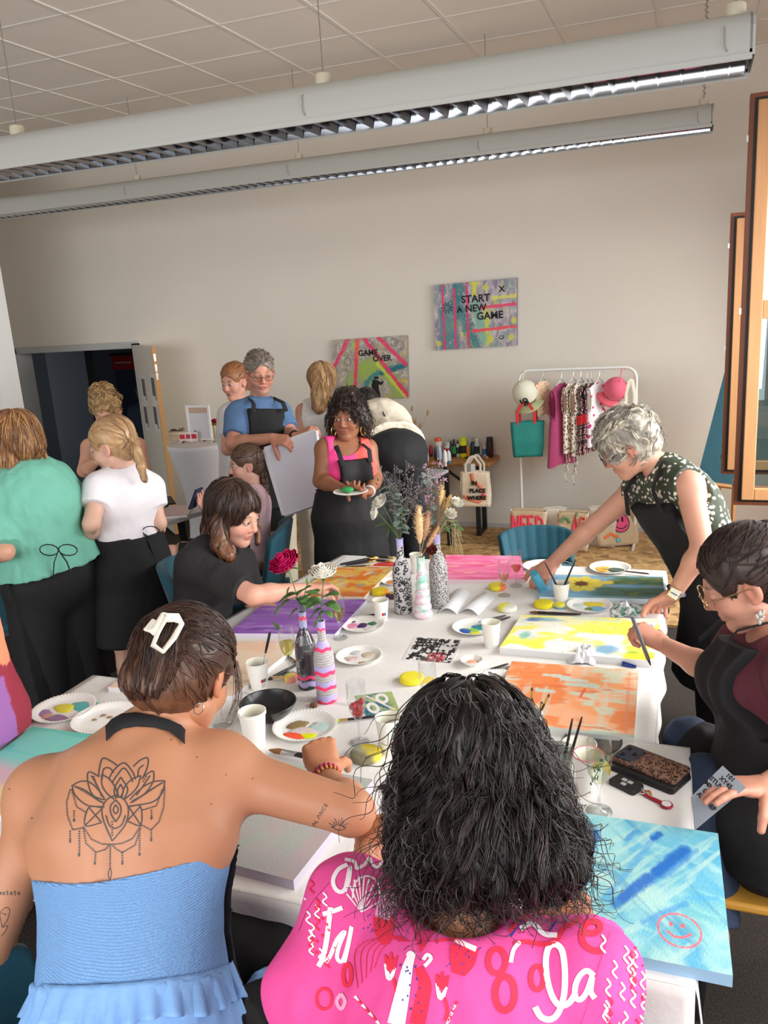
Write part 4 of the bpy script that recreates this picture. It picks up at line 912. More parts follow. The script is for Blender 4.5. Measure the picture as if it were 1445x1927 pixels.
p=Paint(120,80,(232,230,226));p.line([(.62,1),(.75,.72),(1.1,.62)],.06,(206,44,34),.95,.6,.3);p.ell((.95,.95),(.3,.18),(206,48,34),1,.2,.2);p.line([(.5,.1),(1,.05)],.02,(30,30,30),.8,.6)
canvas('canvas','white board with a red patch at the far left table corner','painting',C,.006,p,(226,224,222),'canvases on the painting tables')
px=[(330,1208),(570,1206),(438,1310),(203,1293)];C=[at(*a,z=TZ+.022) for a in px]
p=Paint(170,130,(230,206,182));p.patch((236,190,158),3,4,.45,.65,.8,.5);p.patch((226,216,200),5,5,.5,.7,.8);p.patch((222,184,176),4,6,.58,.75,.6)
canvas('canvas','pale peach canvas behind the head with the white hair claw','painting',C,.022,p,(214,212,214),'canvases on the painting tables')
px=[(61,1367),(320,1402),(215,1600),(-110,1500)];C=[at(*a,z=TZ+.02) for a in px]
p=Paint(170,140,(120,196,184));p.patch((88,180,168),3,10,.45,.7,.7);t_=p.V+.1*(p.noise(3,6)-.5)
p.mix((206,170,178),sstep(.4,.6,t_)*.95);p.mix((226,210,130),sstep(.66,.86,t_));p.patch((214,196,190),2,12,.5,.7,.5,0,sstep(.4,.6,t_))
canvas('canvas','turquoise canvas fading to pink and yellow at the left elbow of the tattooed woman','painting',C,.02,p,(206,206,206),'canvases on the painting tables')
px=[(470,1421),(702,1467),(552,1657)];C=[at(*a,z=TZ+.03) for a in px];C.append(C[0]+C[2]-C[1])
p=Paint(190,170,(176,178,172));p.patch((188,168,170),3,3,.45,.65,.8);p.patch((160,184,168),4,4,.5,.68,.8);p.patch((200,176,160),5,3,.55,.72,.6);p.mix((160,140,150),sstep(.7,1.0,p.V)*.45);p.ell((.22,.1),(.12,.12),(222,216,90),.5,.6,.4)
canvas('canvas','pastel grey green canvas under the bent arm of the tattooed woman','painting',C,.03,p,(186,178,190),'canvases on the painting tables',rough=.35)
px=[(668,1309),(737,1301),(752,1337),(690,1348)];C=[at(*a,z=TZ+.003) for a in px]
p=Paint(120,90,(44,104,124));p.patch((166,186,120),5,5,.45,.62,.9);p.mix((176,190,110),sstep(.6,.95,p.U+.3*(p.noise(4,4)-.5))*.8)
p.ring((.66,.3),(.13,.2),.32,(232,226,222));p.ring((.3,.68),(.13,.2),.32,(232,226,222));p.line([(.3,.12),(.85,.9)],.035,(234,226,224));p.line([(.32,.18),(.86,.95)],.008,(150,70,60),.8)
tag(canvas('card','small teal and green card with two white rings and a slanting stroke between them','card',C,.003,p,(190,200,170)))
px=[(781,1197),(871,1203),(851,1249),(757,1241)];C=[at(*a,z=TZ+.002) for a in px]
p=Paint(150,130,(222,220,216));g_=(np.abs(np.sin(p.U*26))<.45)|(np.abs(np.sin(p.V*24))<.4);p.mix((28,26,28),sstep(.4,.5,p.noise(16,16)+.35*g_)*p.band(.05,.98,.02)*p.band(.06,.95,.02,'u')*(p.noise(7,7)>.38));p.mix((206,70,80),sstep(.5,.56,p.noise(20,20))*sstep(.55,.7,p.V)*(p.U>.45)*(p.U<.8))
tag(canvas('stencil_sheet','clear stencil sheet covered in black and red ink lying mid table','stencil',C,.002,p,(220,220,216)))
# glasses
G_=glass_mat('clear_glass',(250,252,252));m_liq={}
def liquid(rgb):
 k='drink_%d_%d_%d'%rgb
 return glass_mat(k,rgb,0,.06)
def flute(label,u,v,vt,wpx,drink=None,level=.6,extra=None):
 b=tp(u,v);k=sc(b);P2=b+(0,0,.1)
 lo,hi=.05,.4
 for _ in range(30):
  m_=(lo+hi)/2
  if pix(b+(0,0,m_))[1]>vt:lo=m_
  else:hi=m_
 h=lo;r=wpx/2*k;f=thing('champagne_flute',label,'glass',b,0,'champagne flutes')
 prof=[(0,.003),(r*1.02,.003),(r*1.05,.0015),(r*.9,.006),(r*.25,.012),(.0042,.022),(.0036,h*.28),(.006,h*.36),(r*.5,h*.43),(r*.86,h*.55),(r*1.0,h*.72),(r*.96,h*.99),(r*.94,h)]
 mb=MB();mb.lathe(prof,b,28);mb.build('glass',G_,f,ang=60)
 if drink:
  inner=[(0,h*.385),(r*.46,h*.435),(r*.82,h*.555),(r*.95,h*.70)];top=h*(.43+.5*level)
  pr=[q for q in inner if q[1]<top];pr+=[(np.interp(top,[q[1] for q in inner]+[h],[q[0] for q in inner]+[r*.93]),top),(0,top)]
  mb=MB();mb.lathe(pr,b,24);mb.build('drink',liquid(drink),f)
 if extra:extra(f,b,r,h)
 return f
def lemon(f,b,r,h,z=.6,a=.5):
 c=b+(r*.2,0,h*z);R=rotz(a)@rot((0,1,0),.3);mb=MB();A_=np.linspace(0,math.pi,12)
 V=[c]+[c+R@np.array([r*.8*math.cos(t),0,r*1.1*math.sin(t)-r*.4]) for t in A_];W_=[q+R@np.array([0,.003,0]) for q in V];n=len(V)
 mb.add(V+W_,[tuple(range(n)),tuple(range(2*n-1,n-1,-1))]+[(i,(i+1)%n,n+(i+1)%n,n+i) for i in range(n)])
 tag(mb.build('lemon_slice',cmat((226,196,80),.4)),'lemon slice inside the flute %s'%('on the near right table corner' if b[0]>-.3 else 'behind the dark curly hair'),'lemon slice')
def berries(f,b,r,h):
 for i in range(9):
  a=i*2.4;q=b+(r*.5*math.cos(a)*(i%3>0),r*.5*math.sin(a)*(i%3>0),h*(.5+.045*(i//2)))
  mb=MB();mb.ball(q,r*.36,10,7);tag(mb.build('raspberry',mat('raspberry',(186,36,52),.4,bump=.8,bscale=300)),'red raspberry lying in the flute next to the black bowl','raspberry','raspberries in the flute')
def thyme(f,b,r,h):
 lemon(f,b,r,h,.62,.2)
 o=thing('herb_sprig','green herb sprig standing in the flute on the near right table corner','herb',b+(0,0,h*.45));mb=MB();pts=[b+(-r*.5,-r*.3,h*.45),b+(0,-r*.4,h*.62),b+(r*.55,-r*.3,h*.8)];mb.tube(pts,.0012,5);mb.build('stem',mat('stem_green',(88,122,62),.7),o)
 mb=MB()
 for i in range(26):
  t=RNG.random();q=pts[0]*(1-t)+pts[2]*t+(0,0,.01*math.sin(t*3));mb.ball(q+RNG.normal(0,.004,3),(.003,.0018,.005),6,4,rotz(RNG.random()*6))
 mb.build('leaves',mat('herb_green',(62,96,50),.7),o)
flute('full champagne flute standing in front of the purple canvas beside the white cup',641,1201,1120,26,(232,222,150),.45)
flute('champagne flute beside the dark marbled bottle with pale drink',546,1271,1179,31,(226,224,170),.5)
flute('flute with red raspberries left of the tall white cup',677,1397,1283,36,(214,150,150),.12,berries)
flute('flute with a lemon slice half hidden by the dark curly hair',808,1346,1242,34,None,0,lemon)
flute('empty looking flute right of the pink canvas at the far table end',972,1103,1037,22,(226,190,170),.3)
flute('flute standing before the yellow and red sponge near the pink canvas',949,1121,1055,22,(232,224,190),.3)
flute('flute with lemon and a green herb sprig on the near right table corner',1127,1527,1394,47,(240,240,226),.75,thyme)
flute('flute standing behind the bowed face of the tattooed woman',419,1364,1262,34,(232,228,190),.3)
# paper cups
m_cup=mat('cup_paper',(232,229,222),.6);m_cupin=mat('cup_inside',(226,222,206),.6)
def hsolve(b,vt):
 lo,hi=.005,.5
 for _ in range(30):
  m_=(lo+hi)/2
  if pix(b+(0,0,m_))[1]>vt:lo=m_
  else:hi=m_
 return lo
def cup(label,u,v,vt,wpx,logo=None,inside=None,rim=None,m=None,fill=None,stack=False):
 """v: pixel row of the base centre, vt: rim centre"""
 b=tp(u,v);h=hsolve(b,vt);r=wpx/2*sc(b+(0,0,h));c=thing('paper_cup',label,'cup',b,0,'paper cups on the tables');r0=r*.72
 mb=MB();mb.lathe([(0,.004),(r0*.97,.004),(r0,0),(r0+(r-r0)*.98,h*.97)],b,30);mb.lathe([(r*.985,h*.965),(r*1.04,h*.975),(r*1.05,h*.99),(r*1.0,h),(r*.97,h*.985)],b,30);mb.build('wall',m or m_cup,c,ang=60)
 mb=MB();mb.lathe([(r*.965,h*.985),(r0*.95,.008),(0,.008)],b,30);mb.build('lining',inside or m_cupin,c,ang=60)
 if stack:
  mb=MB();mb.lathe([(r*.99,h*.9),(r*1.05,h*.91),(r*1.05,h*.935),(r*.99,h*.945)],b,30);mb.build('lower_rim',m or m_cup,c)
 if rim is not None:
  mb=MB();a_=np.linspace(0,2*math.pi,31);mb.tube([b+(r*1.03*math.cos(t),r*1.03*math.sin(t),h) for t in a_],.0018,6,caps=False);mb.build('painted_rim',rim,c)
 if fill is not None:
  mb=MB();rr=r0+(r-r0)*.6;mb.lathe([(0,h*.6),(rr*.96,h*.6)],b,24);mb.build('water',fill,c)
 if logo is not None:
  a0=math.atan2(-b[1],-b[0])+logo;zz=h*.36;mb=MB()
  for i,(da,mi) in enumerate(((0,0),(.34,1))):
   G=[]
   for z in (zz-.0075,zz+.0075):
    rr=r0+(r-r0)*z/h+.0007;G.append([b+(rr*math.cos(a0+da+q),rr*math.sin(a0+da+q),z) for q in np.linspace(0,.32,5)])
   mb.grid(np.array(G),mi)
  for i in range(4):
   z=zz-.015-.004*i;rr=r0+(r-r0)*z/h+.0007;mb.grid(np.array([[b+(rr*math.cos(a0+q),rr*math.sin(a0+q),z+dz) for q in np.linspace(.05,.6-.05*i,6)] for dz in (0,.0016)]),2)
  mb.build('printed_mark',[cmat((190,40,60)),cmat((70,110,150)),cmat((150,146,146))],c,ang=180)
 return c
cup('white paper cup holding a black handled tool left of the champagne flute',488,1294,1245,42,.25)
cup('two nested white paper cups beside the black bowl',481,1403,1337,51,None,stack=True)
cup('tall white paper cup right of the raspberry flute',734,1412,1349,49,.2)
cup('white paper cup standing on the rim of the plate near the leopard bottle',718,1166,1128,31,.1)
cup('white cup with pale green water in front of the blue plate',925,1216,1170,36,None,fill=mat('water_green',(196,214,200),.1))
cup('white cup with two dark brushes standing on the sunflower canvas edge',1056,1131,1096,32,None)
cup('white cup with a pink painted rim on the near right table corner',1108,1490,1419,56,None,rim=mat('rim_pink',(232,110,130),.4),fill=mat('water_pale',(226,222,204),.1))
cup('white cup half hidden behind the leopard bottle',784,1078,1042,24,None)
b=tp(1056,1462);
tb_=thing('tumbler','frosted tumbler with brushes half hidden at the right of the dark curly hair','glass',b);h=hsolve(b,1406)
mb=MB();mb.lathe([(0,.003),(.03,.003),(.037,h),(.035,h),(.029,.006)],b,28);mb.build('wall',glass_mat('frosted',(226,230,228),.3,.25),tb_)
# plates
m_plate=mat('plate_paper',(234,232,227),.6)
def plate(label,u,v,rx,blobs,fluted=True,kind='paper_plate'):
 c=tp(u,v);r=rx*sc(c);p_=thing(kind,label,'plate',c,0,'paint plates on the tables')
 def wob(V,an):
  rr=np.hypot(V[...,0],V[...,1])/r;k=np.clip((rr-.72)/.28,0,1);V=V.copy();V[...,2]+=k*.0016*np.cos(an*56)[None,:]; return V
 mb=MB();mb.lathe([(0,.0025),(r*.45,.0025),(r*.7,.003),(r*.76,.006),(r*.88,.013),(r*.97,.017),(r,.0165),(r*.985,.0145),(r*.88,.0105),(r*.72,.001),(0,.0005)],c,168 if fluted else 48,wob=wob if fluted else None);mb.build('dish',m_plate,p_,ang=60)
 for i,(x,y,rr,col) in enumerate(blobs):
  mb=MB();q=c+(x*r,y*r,.003);k=22;a=np.linspace(0,2*math.pi,k,endpoint=False);nz=fbm(np.stack([np.cos(a)*1.3+i*5.1,np.sin(a)*1.3,a*0+u],-1),2)
  V=[]
  for s_,zz in ((1.0,.0002),(.92,.0018),(.6,.003)):
   V+=[q+(rr[0]*r*s_*math.cos(t)*(.6+.8*nz[j]),rr[1]*r*s_*math.sin(t)*(.6+.8*nz[j]),zz) for j,t in enumerate(a)]
  V.append(q+(0,0,.0033));F=[(l*k+j,l*k+(j+1)%k,(l+1)*k+(j+1)%k,(l+1)*k+j) for l in range(2) for j in range(k)]+[(2*k+j,2*k+(j+1)%k,3*k) for j in range(k)]
  mb.add(V,F);mb.build('paint_blob',mat('wetpaint_%d_%d_%d'%col,col,.3,bump=.3,bscale=120),p_,ang=180)
 return p_
plate('fluted paper plate with gold, neon orange and yellow paint by the hand with bracelets',574,1371,61,[(-.3,.1,(.34,.3),(150,126,84)),(-.15,-.5,(.4,.2),(250,96,60)),(.3,-.42,(.26,.18),(226,236,30)),(.0,-.25,(.5,.25),(226,206,204)),(.4,.2,(.34,.34),(190,216,210)),(.25,.28,(.1,.07),(240,140,110))])
plate('paper plate with pink, violet and green paint under the white cup',684,1179,41,[(-.55,-.1,(.3,.3),(226,140,180)),(-.1,.05,(.22,.3),(64,40,90)),(.3,.35,(.2,.25),(50,110,70)),(-.75,.4,(.18,.2),(50,40,80)),(.4,-.2,(.3,.2),(226,214,220))])
plate('paper plate with beige and pale pink paint right of the striped bottle',676,1238,44,[(.3,.3,(.3,.35),(206,190,166)),(-.25,-.2,(.34,.25),(222,190,190)),(.35,-.5,(.16,.12),(186,150,120)),(-.3,.4,(.25,.2),(206,206,210))])
plate('paper plate with blue and teal paint behind the pale green cup',893,1184,42,[(-.35,-.35,(.3,.25),(30,90,180)),(.3,.2,(.45,.35),(40,150,170)),(-.1,-.15,(.4,.16),(140,200,90)),(.15,-.5,(.25,.16),(220,220,60))])
plate('paper plate with yellow and sky blue paint below the sunflower canvas',1109,1143,42,[(.1,.3,(.45,.35),(232,206,30)),(.4,-.2,(.45,.35),(110,170,206)),(-.5,.05,(.35,.25),(206,220,214)),(.05,-.3,(.25,.14),(90,130,60))])
plate('paper plate with ochre and dark green paint at the far table edge',1148,1072,38,[(-.35,.0,(.36,.4),(232,170,40)),(.25,-.1,(.4,.3),(40,76,62))],False)
plate('white plate behind the reaching hand at the far table end',1020,1069,36,[(.2,-.2,(.3,.3),(214,214,210))],False)
plate('small plate smeared with orange left of the leopard bottle',739,1097,22,[(0,0,(.6,.6),(232,150,70))])
plate('fluted paper plate with yellow, teal and purple paint at the left table edge',121,1338,59,[(-.1,.15,(.36,.3),(226,214,60)),(.45,.42,(.42,.36),(90,180,176)),(-.5,-.35,(.3,.25),(170,120,170)),(.15,-.5,(.4,.2),(150,110,150)),(-.25,-.45,(.25,.18),(206,160,140))])
plate('fluted paper plate with a few brown drops beside the neck of the tattooed woman',200,1356,63,[(-.28,.2,(.09,.09),(150,120,80)),(.0,.15,(.09,.08),(150,120,80)),(-.35,-.1,(.09,.07),(150,130,90))])
plate('fluted paper plate peeking out above the dark curly hair',934,1288,50,[(.3,.5,(.3,.3),(240,120,90))])
c=tp(1090,1416);r=thing('dish','cream paper dish behind the pink rimmed cup','dish',c)
mb=MB();mb.lathe([(0,.004),(.03,.004),(.055,.03),(.052,.031),(.03,.007),(0,.006)],c,10);mb.build('bowl',mat('cup_inside',(226,222,206),.6),r)
mb=MB();mb.lathe([(.053,.030),(.056,.032),(.053,.0335)],c,24);mb.build('rim',m_cup,r)
c=tp(1127,1402);r=thing('tray','dark metal tray under the cream paper dish','tray',c);k=sc(c)
mb=MB();mb.lathe([(0,.001),(50*k,.001),(54*k,.008),(52*k,.009),(49*k,.003),(0,.003)],c+(-.02,.012,0),32);mb.build('plate',mat('tray_metal',(120,112,108),.3,.8),r)
mb=MB();a_=np.linspace(0,2*math.pi,33);mb.tube([c+(-.02+53*k*math.cos(t),.012+53*k*math.sin(t),.009) for t in a_],.0015,5,caps=False);mb.build('rim',mat('tray_rim',(60,56,56),.3,.6),r)
c=tp(888,1250);r=thing('paper_tray','folded white paper tray with orange crumbs right of the stencil sheet','paper tray',c);k=sc(c)
mb=MB();mb.lathe([(0,.002),(13*k,.002),(23*k,.024),(21*k,.024),(12*k,.005),(0,.004)],c,8);mb.build('bowl',m_cup,r,smooth=False)
mb=MB();mb.ball(c+(0,0,.008),(11*k,10*k,.006),12,6);mb.build('paint',cmat((232,170,140),.5),r)
# black bowl, walnut, sponges
c=tp(507,1350);R=54*sc(c+(0,0,.05));hb=.062
r=thing('bowl','glossy black bowl beside the nested cups','bowl',c)
mb=MB();mb.lathe([(0,.002),(R*.5,.002),(R*.55,.004),(R*.78,hb*.4),(R*.93,hb*.8),(R,hb),(R*.985,hb+.002),(R*.96,hb)],c,48);mb.build('outside',mat('bowl_black',(26,26,28),.3),r)
mb=MB();mb.lathe([(R*.97,hb*.995),(R*.9,hb*.75),(R*.72,hb*.38),(R*.5,.008),(0,.006)],c,48);mb.build('inside',mat('bowl_inside',(34,34,36),.25),r)
c=tp(591,1331);r=thing('walnut','single walnut lying behind the gold paint plate','walnut',c)
for s_ in (-1,1):
 mb=MB();mb.ball(c+(s_*.0045,0,.009),(.011,.012,.009),14,9);mb.build('half',mat('walnut_shell',(126,84,56),.6,bump=1.0,bscale=140),r)
def sponge(label,u,v,rx,hpx,cols,name='sponge',tex=True,rx2=None):
 c=tp(u,v+hpx*.3);k=sc(c);r=rx*k;h=.026 if hpx is None else hsolve(tp(u,v+hpx),v-hpx*.55)*.8
 h=max(.016,min(h,.026));g=thing(name,label,'sponge',c,0,'sponges on the tables')
 prof=[(0,0),(r*.9,0),(r*.98,.004),(r,h*.5),(r*.97,h*.85),(r*.85,h),(0,h*1.01)]
 prof=[(r*max(math.sin(t),0)**.38,h*(.5-.5*math.copysign(abs(math.cos(t))**.38,math.cos(t)))) for t in np.linspace(0,math.pi,26)]
 V=np.array(prof)
 mb=MB();n=36;an=np.arange(n)*2*math.pi/n
 P3=np.stack([np.outer(V[:,0],np.cos(an)),np.outer(V[:,0],np.sin(an)),np.repeat(V[:,1:2],n,1)],-1)
 cc=np.zeros(P3.shape)+lin(cols[0])
 for q in cols[1:]:
  col,d,th_=q;s_=(P3@np.array(d))/r;kk=sstep(th_-.25,th_+.25,s_+(fbm(P3*60+u,2)-.5)*.6);cc=cc*(1-kk[...,None])+lin(col)*kk[...,None]
 mb.lathe(V,c,n,col=None);mb.c[-1]=cc.reshape(-1,3)
 mb.build('foam',mat('foam',vcol=True,rough=.95,bump=.5,bscale=260),g,ang=180,vcol=True)
 return g,c,r,h
sponge('round yellow sponge in front of the stencil sheet',775,1278,23,15,[(236,222,50)])
sponge('yellow sponge under the chin of the tattooed woman',398,1388,22,16,[(236,222,40)])
sponge('flat round sponge stained grey and yellow below the raspberry flute',689,1420,30,21,[(168,170,150),((226,206,70),(.7,.6,0),-.1),((130,122,96),(-.3,-.9,0),.3)])
sponge('small yellow sponge beside the orange smeared plate',715,1115,16,9,[(236,206,40),((236,150,50),(1,0,0),.7)])
sponge('yellow sponge with a red orange side behind the flutes',936,1106,16,8,[(236,222,60),((240,120,70),(1,0,0),.35)])
sponge('yellow sponge with a white side right of the folded papers',955,1146,18,9,[(232,226,80),((232,232,220),(.9,-.3,0),.0)])
sponge('round yellow sponge left of the small blue footed one',1023,1139,18,9,[(232,216,40)])
sponge('little yellow sponge with a blue foot beside the yellow plate',1053,1141,10,10,[(86,160,186),((226,214,70),(0,0,1),.45)])
sponge('orange and yellow sponge peeking out left of the leopard bottle',738,1123,12,7,[(206,176,60),((80,50,70),(0,-1,0),.2)])
g,c,r,h=sponge('round pink and yellow sponge on a wooden stick in front of the champagne flute',549,1278,13,12,[(226,150,130),((232,200,90),(-.8,.3,.4),.1)],'sponge_brush')
mb=MB();mb.tube([c+(-r*.8,0,h*.5),c+(-r*3.2,-.005,h*.35)],.0055,8);mb.build('handle',mat('raw_wood',(206,170,120),.6),g)
for i,(a,b_,lab) in enumerate([((868,1117),(842,1156),'left'),((916,1124),(882,1157),'right')]):
 A=tp(*a);B=tp(*b_);d=unit(B-A);n_=np.array([-d[1],d[0],0]);G=[]
 for t in np.linspace(-1,1,13):
  h=.028*(1-t*t)+.001;G.append([A+n_*t*.046+(0,0,h),B+n_*t*.046+(0,0,h)])
 mb=MB();mb.sheet(np.array(G),.0012);tag(mb.build('folded_paper',mat('paper_white',(226,226,228),.8),None,ang=180),'folded white paper standing like a tunnel, the %s one right of the bottles'%lab,'paper','folded papers')
def tissue(label,u,v,rx,ry,hh,tint=None,seed=0):
 c=tp(u,v);k=sc(c);n=18;G=np.zeros((n,n,3));X,Y=np.meshgrid(np.linspace(-1,1,n),np.linspace(-1,1,n))
 nz=fbm(np.stack([X*1.7+seed,Y*1.7,X*0],-1),3);rr=np.hypot(X,Y)
 G[...,0]=c[0]+X*rx*k*(.8+.4*nz);G[...,1]=c[1]+Y*ry*k*(.8+.5*nz);G[...,2]=TZ+.003+hh*np.clip(1.2-rr,0,1)*(np.abs(nz-.5)*5+.12)
 col=np.zeros(G.shape)+lin((228,228,230))
 if tint is not None:kk=sstep(.45,.6,fbm(np.stack([X*5+seed,Y*5,X*0+3],-1),3));col=col*(1-kk[...,None])+lin(tint)*kk[...,None]
 mb=MB();mb.sheet(G,.0012,0,col);tag(mb.build('tissue',mat('tissue',vcol=True,rough=.9),None,smooth=False,vcol=True),label,'tissue','crumpled tissues')
tissue('crumpled white tissue lying on the near edge of the yellow canvas',1098,1238,24,30,.05,None,3)
tissue('crumpled tissue smeared with green left of the hand with the watch',1180,1150,26,34,.03,(90,140,120),8)
# brushes, knives, pens
def brush(label,tip,end,w=.004,bristle=(200,160,90),ferrule=(200,170,90),handle=(34,30,30),name='paintbrush',flat=1.0,bl=.12,fl=.12,group='brushes on the tables',tipw=1.0):
 tip=np.asarray(tip,float);end=np.asarray(end,float);d=end-tip
 if name=='paintbrush' and np.linalg.norm(d)>.02: pass
 r=thing(name,label,'brush',(tip+end)/2*[1,1,0]+[0,0,min(tip[2],end[2])-w],0,group);P_= lambda t:tip+d*t
 mb=MB();mb.tube([P_(0),P_(bl*.5),P_(bl)],[w*.35*tipw,w*1.15*tipw,w*1.1*tipw],10,flat=flat);mb.build('bristles',mat('bristle_%d_%d_%d'%bristle,bristle,.8),r)
 mb=MB();mb.tube([P_(bl-.01),P_(bl+fl)],[w*1.12*tipw,w],10,flat=max(flat,.5));mb.build('ferrule',mat('ferrule_%d_%d_%d'%ferrule,ferrule,.3,.8),r)
 mb=MB();mb.tube([P_(bl+fl-.01),P_(bl+fl+.12),P_(.9),P_(1)],[w*.95,w*1.15,w*.8,w*.5],10,flat=flat if flat<.6 else 1);mb.build('handle',mat('handle_%d_%d_%d'%handle,handle,.4),r)
 return r
Z1=TZ+.006
brush('thin brush with yellow tip and black handle lying from the gold plate to the card',tp(625,1357,TZ+.012),tp(745,1344,Z1),.0045,(206,226,60),(206,170,110))
brush('flat wide brush with brown bristles and black handle under the hand with bracelets',tp(507,1411,TZ+.012),tp(632,1432,TZ+.05),.013,(140,92,52),(200,200,200),flat=.45,bl=.22,fl=.2)
brush('wide brush with a brown tip lying in front of the yellow sponge',tp(996,1152,TZ+.01),tp(1093,1156,TZ+.01),.011,(110,66,40),(60,58,58),flat=.4,bl=.18,fl=.15)
brush('flat brush with an orange tip lying right of the paper tray',tp(893,1271,TZ+.01),tp(956,1249,TZ+.012),.009,(236,110,70),(206,206,206),flat=.4,bl=.25,fl=.2)
brush('black handled brush resting on the blue plate, the front one of the pair',tp(905,1176,TZ+.018),tp(960,1161,TZ+.014),.006,(60,150,170),(60,60,62),flat=.6)
brush('black handled brush resting on the blue plate, the rear one of the pair',tp(900,1171,TZ+.02),tp(952,1158,TZ+.014),.005,(60,150,170),(60,60,62),flat=.6)
brush('black brush lying in front of the purple canvas beside the white cup',tp(676,1162,Z1),tp(706,1156,Z1),.005,(40,36,40),(50,50,52))
brush('thin dark brush lying behind the champagne flute by the peach canvas',tp(505,1279,Z1),tp(562,1249,Z1),.006,(46,42,42),(50,50,54))
brush('small brush lying between the peach canvas and the dark bottle',tp(562,1250,TZ+.008),tp(512,1212,Z1),.0055,(40,36,34),(150,120,70))
brush('small brown brush partly under the dark curly hair',tp(770,1332,Z1),tp(815,1325,Z1),.0045,(90,60,40),(206,176,120))
for i,(a,b_,lab,wd,hc) in enumerate([((712,1049),(640,1062),'rearmost brush on the white board at the far left corner',.008,(34,30,30)),((708,1055),(650,1064),'yellow ferruled brush in the middle of the white board',.005,(40,34,30)),((745,1050),(690,1047),'black brush at the back right of the white board',.006,(30,28,28)),((738,1056),(688,1053),'dark red handled brush at the right of the white board',.006,(60,30,30)),((703,1063),(640,1068),'brush with a pale tip at the front edge of the white board',.004,(70,50,30))]):
 brush(lab,tp(*a,TZ+.014),tp(*b_,TZ+.014),wd,(206,176,110),(206,166,80),hc)
b=tp(1056,1131)+(0,0,.012);brush('dark brush leaning left in the cup on the sunflower canvas',b+(.012,0,0),at(1025,1058,y=b[1]+.02),.0045,(40,36,34),(40,40,42),(28,26,28))
brush('dark brush leaning right in the cup on the sunflower canvas',b+(-.012,0,0),at(1083,1053,y=b[1]+.02),.0045,(40,36,34),(40,40,42),(28,26,28))
b=tp(1056,1462)+(0,0,.012);brush('black brush handle leaning out of the frosted tumbler, left of two',b+(.0,.0,0),at(1077,1352,y=b[1]+.03),.0042,(40,36,34),(40,40,42),(28,26,28))
brush('black brush handle leaning out of the frosted tumbler, right of two',b+(.012,.008,0),at(1095,1349,y=b[1]+.035),.0042,(40,36,34),(40,40,42),(28,26,28))
cz=tp(1003,1372);
bj=thing('brush_jar','small jar of brushes hidden behind the right side of the dark curly hair','jar',cz);mb=MB();mb.lathe([(0,.002),(.03,.002),(.032,.06),(.03,.062),(.028,.006)],cz,20);mb.build('wall',m_cup,bj)
mb=MB();mb.lathe([(.03,.06),(.034,.062),(.03,.064)],cz,20);mb.build('rim',m_cup,bj)
for i,(u,v,lab) in enumerate([(1001,1293,'thin brush pointing straight up beside the dark curly hair'),(1034,1306,'wider brush slanting right beside the dark curly hair'),(1020,1320,'short brush between the two taller ones beside the dark curly hair')]):
 brush(lab,at(u,v,y=cz[1]+.03+.01*i),cz+(.01*(i-1),0,.012),.0038,(90,60,36),(206,160,80),(60,44,30),bl=.1,fl=.2)
b=tp(488,1294)+(0,0,.02);e=at(508,1190,y=b[1]+.02);r=thing('spatula','black handled tool standing in the white cup left of the champagne flute','tool',b)
mb=MB();mb.tube([b*.4+e*.6,b*.3+e*.7,e*.98+b*.02,e],[.006,.009,.009,.005],10,flat=.6);mb.build('handle',mat('tool_black',(26,25,27),.4),r)
mb=MB();mb.tube([b,b*.38+e*.62],[.006,.004],8,flat=.3);mb.build('blade',mat('steel',(190,190,190),.25,1.0),r)
def knife(label,a,b_,z0,z1,wd=.011,blade=(90,92,94),handle=(28,27,29)):
 A=tp(*a,z0);B=tp(*b_,z1);r=thing('palette_knife',label,'palette knife',(A+B)/2);d=B-A
 mb=MB();mb.tube([A,A+d*.1,A+d*.42,A+d*.5],[wd*.3,wd,wd*1.05,wd*.4],10,flat=.12);mb.build('blade',mat('steel',(190,190,190),.25,1.0),r)
 mb=MB();mb.tube([A+d*.48,A+d*.56,A+d*.95,B],[wd*.4,wd*.75,wd*.85,wd*.3],12,flat=.6);mb.build('handle',mat('kh_%d_%d_%d'%handle,handle,.4),r)
knife('palette knife with a brown handle resting on the ochre plate',(1130,1070),(1222,1080),TZ+.02,TZ+.014,.008,handle=(70,46,38))
knife('black rounded palette knife handle sticking out left of the dark curly hair',(840,1476),(711,1481),TZ+.006,TZ+.008,.013)
A=tp(1171,1249,TZ+.008);B=tp(1197,1256,TZ+.006);r=thing('marker','stubby dark blue marker lying above the orange canvas','marker',(A+B)/2*[1,1,0]+[0,0,TZ])
mb=MB();mb.tube([A,A*.6+B*.4,B],[.008,.007,.003],12);mb.build('cap',cmat((36,62,140)),r)
mb=MB();mb.tube([A+(0,0,.009),B+(0,0,.006)],.002,6);mb.build('clip',cmat((30,50,120)),r)
# phone, wallet, car key on the near right corner
def slab(mb,c,X,Y,w,d,z0,z1,rr=.012,mi=0,n=6):
 X=unit(X);Y=unit(Y);pts=[]
 for sx,sy,a0 in ((1,1,0),(-1,1,1),(-1,-1,2),(1,-1,3)):
  for a in np.linspace(0,math.pi/2,n):t=a+a0*math.pi/2;pts.append((sx*(w/2-rr)+rr*math.cos(t),sy*(d/2-rr)+rr*math.sin(t)))
 k=len(pts);P2=np.array([c+X*a+Y*b for a,b in pts]);V=[]
 for z,s_ in ((z0,.985),(z0+.0015,1),(z1-.002,1),(z1,.975)):
  q=c+(P2-c)*s_;q[:,2]=z;V+=list(q)
 F=[tuple(range(k-1,-1,-1)),tuple(range(3*k,4*k))]+[(l*k+i,l*k+(i+1)%k,(l+1)*k+(i+1)%k,(l+1)*k+i) for l in range(3) for i in range(k)]
 mb.add(V,F,mi)
